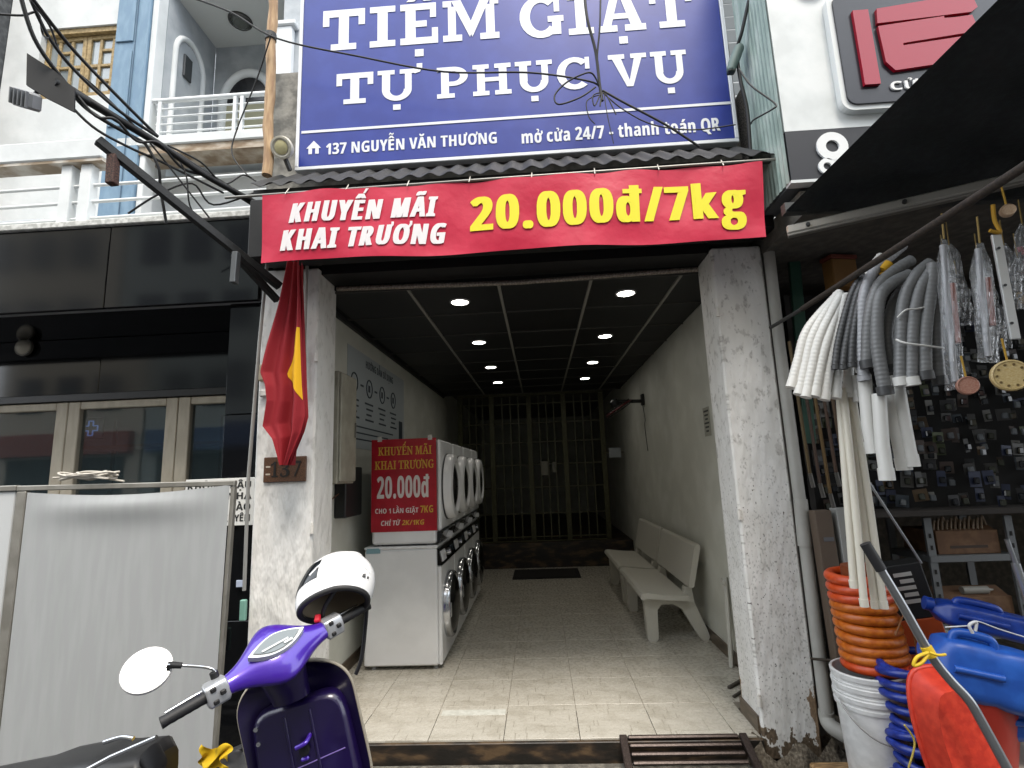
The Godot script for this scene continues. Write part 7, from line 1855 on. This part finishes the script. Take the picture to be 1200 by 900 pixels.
	for k in 3:
		var yb := by - 0.42 - 0.052 * (2 - k)
		var o := thing("white_bucket", ["white plastic bucket lowest in the nested stack", "white plastic bucket in the middle of nested stack", "white plastic bucket topmost of stack under the orange coil"][k], "bucket", Vector3(bx, yb, bz), "nested white buckets")
		var xf := Transform3D(Basis.IDENTITY, Vector3(bx, yb, bz))
		put(Build.new().lathe([Vector2(0.0, 0.002), Vector2(0.132, 0.002), Vector2(0.137, 0.01), Vector2(0.155, 0.355), Vector2(0.163, 0.358), Vector2(0.165, 0.375), Vector2(0.158, 0.379), Vector2(0.158, 0.39), Vector2(0.166, 0.394), Vector2(0.168, 0.414), Vector2(0.163, 0.42), Vector2(0.154, 0.418), Vector2(0.15, 0.36), Vector2(0.13, 0.02), Vector2(0.0, 0.015)], xf, 40), "shell", bw, o)
		if k == 0:
			var hp := []
			for i in 15:
				var a := PI * i / 14.0
				hp.append(Vector3(bx, yb + 0.40, bz) + Vector3(-cos(a) * 0.172, -0.16 * sin(a), 0.03 + 0.15 * sin(a)))
			put(Build.new().tube(hp, 0.004, 6), "bail", plain("8d8d8b", 0.4, 0.6), o)
	var pb := thing("wooden_board", "thin wooden board under the stack of white buckets", "board", Vector3(bx, -0.1, bz))
	put(Build.new().span(Vector3(bx - 0.26, -0.119, bz - 0.2), Vector3(bx + 0.25, by - 0.526, bz + 0.2), 0.01), "plank", mottled("board", "6b5233", "856945", "9c7f58", 0.8, Vector3(1, 3, 6), 0.02, 0.8), pb)
	for x in [-0.2, 0.2]: put(Build.new().span(Vector3(bx + x - 0.03, -0.119, bz + 0.201), Vector3(bx + x + 0.03, by - 0.56, bz + 0.22), 0.004), "batten", mottled("board", "", "", "", 0, Vector3.ONE), pb)
	# orange corrugated coil on the bucket
	var oc := thing("orange_coil", "coil of orange corrugated pipe standing on white bucket", "coil", Vector3(bx, by, bz))
	var ore := mottled("orange", "a04b0c", "b05a10", "bd6816", 0.4, Vector3.ONE * 3, 0.02)
	var ore2 := mottled("orange_red", "ad3a12", "b84216", "c04a1a", 0.4, Vector3.ONE * 3, 0.02)
	var ox := (Vector3(1.66, 0.81, -2.95)).x
	for k in 10:
		var y := by + 0.018 + 0.0475 * k
		var r := 0.132 - 0.001 * k
		var pts := []
		for i in 37: pts.append(Vector3(ox - 0.004 * k + cos(TAU * i / 36.0) * r, y + 0.006 * sin(TAU * i / 36.0 + k), bz + sin(TAU * i / 36.0) * r))
		put(Build.new().tube(pts, 0.0262, 12, false), "turn", ore2 if k in [0, 7, 8, 9] else ore, oc)
	put(Build.new().tube(smooth([Vector3(ox + 0.02, by + 0.2, bz + 0.16), Vector3(ox + 0.12, by + 0.3, bz + 0.12), Vector3(ox + 0.14, by + 0.1, bz + 0.11)]), 0.004, 6), "wire_tie", plain("7a4a20", 0.6), oc)
	put(Build.new().tube([Vector3(ox, by + 0.005, bz), Vector3(ox, by + 0.5, bz)], 0.10, 16), "inner_core", plain("6e3208", 0.8), oc)
	# grey bucket behind
	var gb := thing("grey_bucket", "grey paint bucket standing behind the orange coil", "bucket", Vector3(2.0, -0.1, -3.4))
	var gc := Vector3(2.175, 0.609, -3.4)
	put(Build.new().lathe([Vector2(0, -0.5), Vector2(0.14, -0.5), Vector2(0.16, -0.06), Vector2(0.17, -0.055), Vector2(0.172, -0.03), Vector2(0.164, -0.026), Vector2(0.172, -0.02), Vector2(0.172, 0.0), Vector2(0.0, 0.006)], Transform3D(Basis.IDENTITY, Vector3(gc.x, gc.y, -3.4)), 32), "shell", plain("8b8c84", 0.5), gb)
	put(Build.new().lathe([Vector2(0.0, 0.007), Vector2(0.15, 0.007), Vector2(0.155, 0.012), Vector2(0.16, 0.0)], Transform3D(Basis.IDENTITY, Vector3(gc.x, gc.y, -3.4)), 32), "lid", plain("9a9b93", 0.5), gb)
	# black and orange tool box with white letters
	var tb := thing("tool_carton", "black and orange carton with white marks behind the orange coil", "box", Vector3(1.913, 0.679, -3.1))
	var tq := Basis(Vector3.BACK, 0.2) * Basis(Vector3.UP, -0.3)
	put(Build.new().box(Vector3(1.951, 0.918, -3.1), Vector3(0.2, 0.28, 0.12), 0.004, tq), "upper_part", plain("161616", 0.5), tb)
	put(Build.new().box((Vector3(1.951, 0.918, -3.1)) + tq * Vector3(0, -0.31, 0), Vector3(0.2, 0.335, 0.121), 0.004, tq), "lower_part", plain("b0480f", 0.5), tb)
	for k in 5: put(Build.new().box((Vector3(1.951, 0.918, -3.1)) + tq * Vector3(0.0 + 0.01 * (k % 2), 0.09 - 0.035 * k, 0.0605), Vector3(0.085 - 0.02 * (k % 2), 0.02, 0.002), 0.0, tq), "mark", plain("a9a9a6", 0.5), tb)
	# blue hose coil
	var bc := thing("blue_hose_coil", "thick coil of dark blue hose beside the white buckets", "coil", Vector3(1.642, 0.224, -2.7))
	var blu := mottled("hose_blue", "14246e", "1a2d80", "233a94", 0.3, Vector3.ONE * 3, 0.02)
	rng.seed = 12
	var cb := Vector3(1.764, 0.43, -2.75)
	for k in 14:
		var pts := []
		var yy := cb.y - 0.26 + 0.037 * k
		var r := 0.17 + rng.randf_range(-0.02, 0.015)
		var tl := rng.randf_range(-0.06, 0.06); var ph := rng.randf() * TAU
		for i in 33: pts.append(Vector3(cb.x + cos(TAU * i / 32.0) * r, yy + tl * sin(TAU * i / 32.0 + ph) * 0.6, -2.78 + sin(TAU * i / 32.0) * r * 0.8))
		put(Build.new().tube(pts, 0.019, 9, false), "turn", blu, bc)
	put(Build.new().tube(smooth([Vector3(1.517, 0.485, -2.55), Vector3(1.549, 0.417, -2.55), Vector3(1.508, 0.319, -2.55)]), 0.004, 6), "string", plain("b9a44a", 0.7), bc)
	# stand that the cans lie on
	var sd := thing("low_stand", "low dark red stand under the blue plastic cans", "stand", Vector3(2.05, -0.1, -2.6))
	put(Build.new().span(Vector3(1.78, -0.1, -2.4), Vector3(2.9, 0.28, -3.0), 0.01), "stand_body", plain("4a1512", 0.6), sd)
	put(Build.new().span(Vector3(1.74, 0.282, -2.36), Vector3(2.95, 0.33, -3.05), 0.014), "stand_top", plain("a09c92", 0.6), sd)
	var sky_blue := mottled("can_blue", "1c4a9c", "2152a6", "265ab0", 0.35, Vector3.ONE * 2, 0.01)
	var navy := mottled("can_navy", "15307c", "193788", "1e3f94", 0.3, Vector3.ONE * 2, 0.01)
	jerrycan("big blue plastic can lying on its side with handle hole", sky_blue, Vector3(1.862, 0.701, -2.5), 0.44, 0.25, 0.2, -0.1)
	jerrycan("lower blue plastic can wedged under the big blue can", sky_blue, Vector3(1.982, 0.518, -2.55), 0.42, 0.17, 0.2, 0.1)
	jerrycan("navy blue flattened can behind the big blue can", navy, Vector3(2.116, 0.833, -2.75), 0.5, 0.12, 0.2, -0.12)
	var stg := thing("white_string", "thin white string tied over the blue plastic cans", "string", Vector3(1.756, 0.902, -2.4))
	put(Build.new().tube(smooth([Vector3(1.623, 0.932, -2.36), Vector3(1.725, 0.937, -2.36), Vector3(1.751, 0.952, -2.36), Vector3(1.829, 0.921, -2.36), Vector3(1.938, 0.883, -2.36)]), 0.003, 6), "cord", plain("b9bcc0", 0.6), stg)
	put(Build.new().tube(smooth([Vector3(1.719, 0.91, -2.35), Vector3(1.711, 0.94, -2.35), Vector3(1.74, 0.952, -2.35), Vector3(1.73, 0.917, -2.35)]), 0.006, 6), "knot", plain("b9bcc0", 0.6), stg)
	# red barrow tray stood on end, with its bent steel handle
	var rd := mottled("red_plastic", "a82a1a", "b5321f", "c03a25", 0.45, Vector3.ONE * 2, 0.02, 0.3)
	var sv := thing("red_barrow", "red barrow tray stood on end with bent steel handle and yellow ribbon", "barrow", Vector3(1.531, 0.43, -2.3) + Vector3(0, -0.4, 0))
	var c := Vector3(1.552, 0.5, -2.32)
	var tf := Transform3D(Basis(Vector3.BACK, 0.14) * Basis(Vector3.RIGHT, -0.12), c)
	var rr := []
	for q in [[0.012, 0.93, 0.0], [0.0, 1.0, 0.0], [-0.012, 1.0, 0.0], [-0.05, 0.9, 0.0], [-0.12, 0.8, 0.0]]:
		var ring := []
		for i in 40:
			var a := TAU * i / 40.0
			var x := cos(a); var y := sin(a)
			var hwid := 0.118 * signf(x) * pow(absf(x), 0.6)
			var hh := (0.29 * pow(absf(y), 0.75) if y > 0.0 else -0.5 * pow(absf(y), 0.4))
			var tp := 1.0 - 0.1 * maxf(0.0, y)
			ring.append(tf * Vector3(hwid * q[1] * tp, hh * q[1], -q[0]))
		rr.append(ring)
	put(Build.new().loft(rr), "tray", rd, sv)
	var lip := []
	for i in 41:
		var a := TAU * i / 40.0
		var x := cos(a); var y := sin(a)
		lip.append(tf * Vector3(0.118 * signf(x) * pow(absf(x), 0.6) * (1.0 - 0.1 * maxf(0.0, y)), (0.29 * pow(absf(y), 0.75) if y > 0.0 else -0.5 * pow(absf(y), 0.4)), 0.004))
	put(Build.new().tube(lip, 0.011, 8, false), "tray_lip", rd, sv)
	for k in 3: put(Build.new().tube(smooth([tf * Vector3(-0.09, 0.17 - 0.035 * k, 0.012), tf * Vector3(-0.06, 0.165 - 0.04 * k, 0.016), tf * Vector3(-0.02, 0.135 - 0.04 * k, 0.012)]), 0.006, 6), "rib", rd, sv)
	put(Build.new().tube(smooth([Vector3(1.267, 1.284, -2.2), Vector3(1.349, 1.08, -2.18), Vector3(1.415, 0.9, -2.16), Vector3(1.461, 0.817, -2.15), Vector3(1.503, 0.753, -2.13), Vector3(1.528, 0.686, -2.12), Vector3(1.572, 0.545, -2.1), Vector3(1.604, 0.437, -2.08)]), 0.0165, 14), "handle", plain("8e9092", 0.28, 0.85), sv)
	put(Build.new().tube([Vector3(1.262, 1.294, -2.2), Vector3(1.303, 1.195, -2.19)], 0.0205, 14), "hand_grip", plain("17171a", 0.6), sv)
	var yr := Build.new()
	yr.tube([Vector3(1.404, 0.924, -2.16), Vector3(1.416, 0.89, -2.155)], 0.02, 12)
	yr.tube(smooth([Vector3(1.39, 0.913, -2.13), Vector3(1.342, 0.902, -2.12), Vector3(1.325, 0.874, -2.12), Vector3(1.354, 0.882, -2.12), Vector3(1.389, 0.907, -2.13)]), 0.006, 6)
	yr.tube(smooth([Vector3(1.396, 0.913, -2.13), Vector3(1.418, 0.907, -2.12), Vector3(1.456, 0.902, -2.14)]), 0.005, 6)
	put(yr, "yellow_ribbon", plain("c9a81e", 0.6), sv)
	var back := thing("red_tub", "dark red tub standing behind the red barrow tray", "tub", Vector3(1.793, 0.425, -2.6) + Vector3(0, -0.4, 0))
	var tcx := Vector3(1.836, 0.623, -2.62)
	put(Build.new().lathe([Vector2(0, -0.4), Vector2(0.15, -0.4), Vector2(0.19, -0.02), Vector2(0.2, 0.0), Vector2(0.19, 0.01), Vector2(0.17, -0.02), Vector2(0.0, -0.3)], Transform3D(Basis(Vector3.BACK, -0.1), tcx), 32), "shell", plain("9c2a1c", 0.45), back)
	put(Build.new().tube([tcx + Vector3(-0.19, -0.03, 0.06), tcx + Vector3(-0.12, -0.03, 0.17)], 0.012, 8), "lip_handle", plain("9c2a1c", 0.45), back)

# moulded plastic can lying down: rounded body, sunken handle, neck
func jerrycan(label: String, m: Material, c: Vector3, l: float, h: float, d: float, tilt: float) -> void:
	var o := thing("blue_can", label, "can", c - Vector3(0, h * 0.5, 0), "blue plastic cans")
	var q := Basis(Vector3.BACK, -0.12 + tilt) * Basis(Vector3.UP, -0.25)
	var rings := []
	for k in 13:
		var t := -1.0 + k / 6.0
		var e := pow(1.0 - pow(absf(t), 6.0), 0.35) if absf(t) < 1.0 else 0.28
		var dent := 1.0 - 0.05 * exp(-pow(t / 0.12, 2.0))
		rings.append(oval(c + q * Vector3(t * l * 0.5, 0, 0), q * Vector3(0, 0, 1), q * Vector3(0, 1, 0), d * 0.5 * e * dent, h * 0.5 * e * dent, 24, 4.0))
	put(Build.new().loft(rings), "body", m, o)
	put(Build.new().tube(smooth([c + q * Vector3(-l * 0.34, h * 0.42, d * 0.2), c + q * Vector3(-l * 0.3, h * 0.58, d * 0.22), c + q * Vector3(-l * 0.05, h * 0.58, d * 0.22), c + q * Vector3(0, h * 0.42, d * 0.2)]), 0.018, 10), "handle", m, o)
	put(Build.new().tube([c + q * Vector3(-l * 0.49, h * 0.15, 0), c + q * Vector3(-l * 0.56, h * 0.15, 0)], 0.032, 14), "neck", m, o)
	put(Build.new().tube([c + q * Vector3(-l * 0.36, h * 0.02, d * 0.49), c + q * Vector3(l * 0.02, h * 0.05, d * 0.505)], 0.014, 8), "side_rib", m, o)
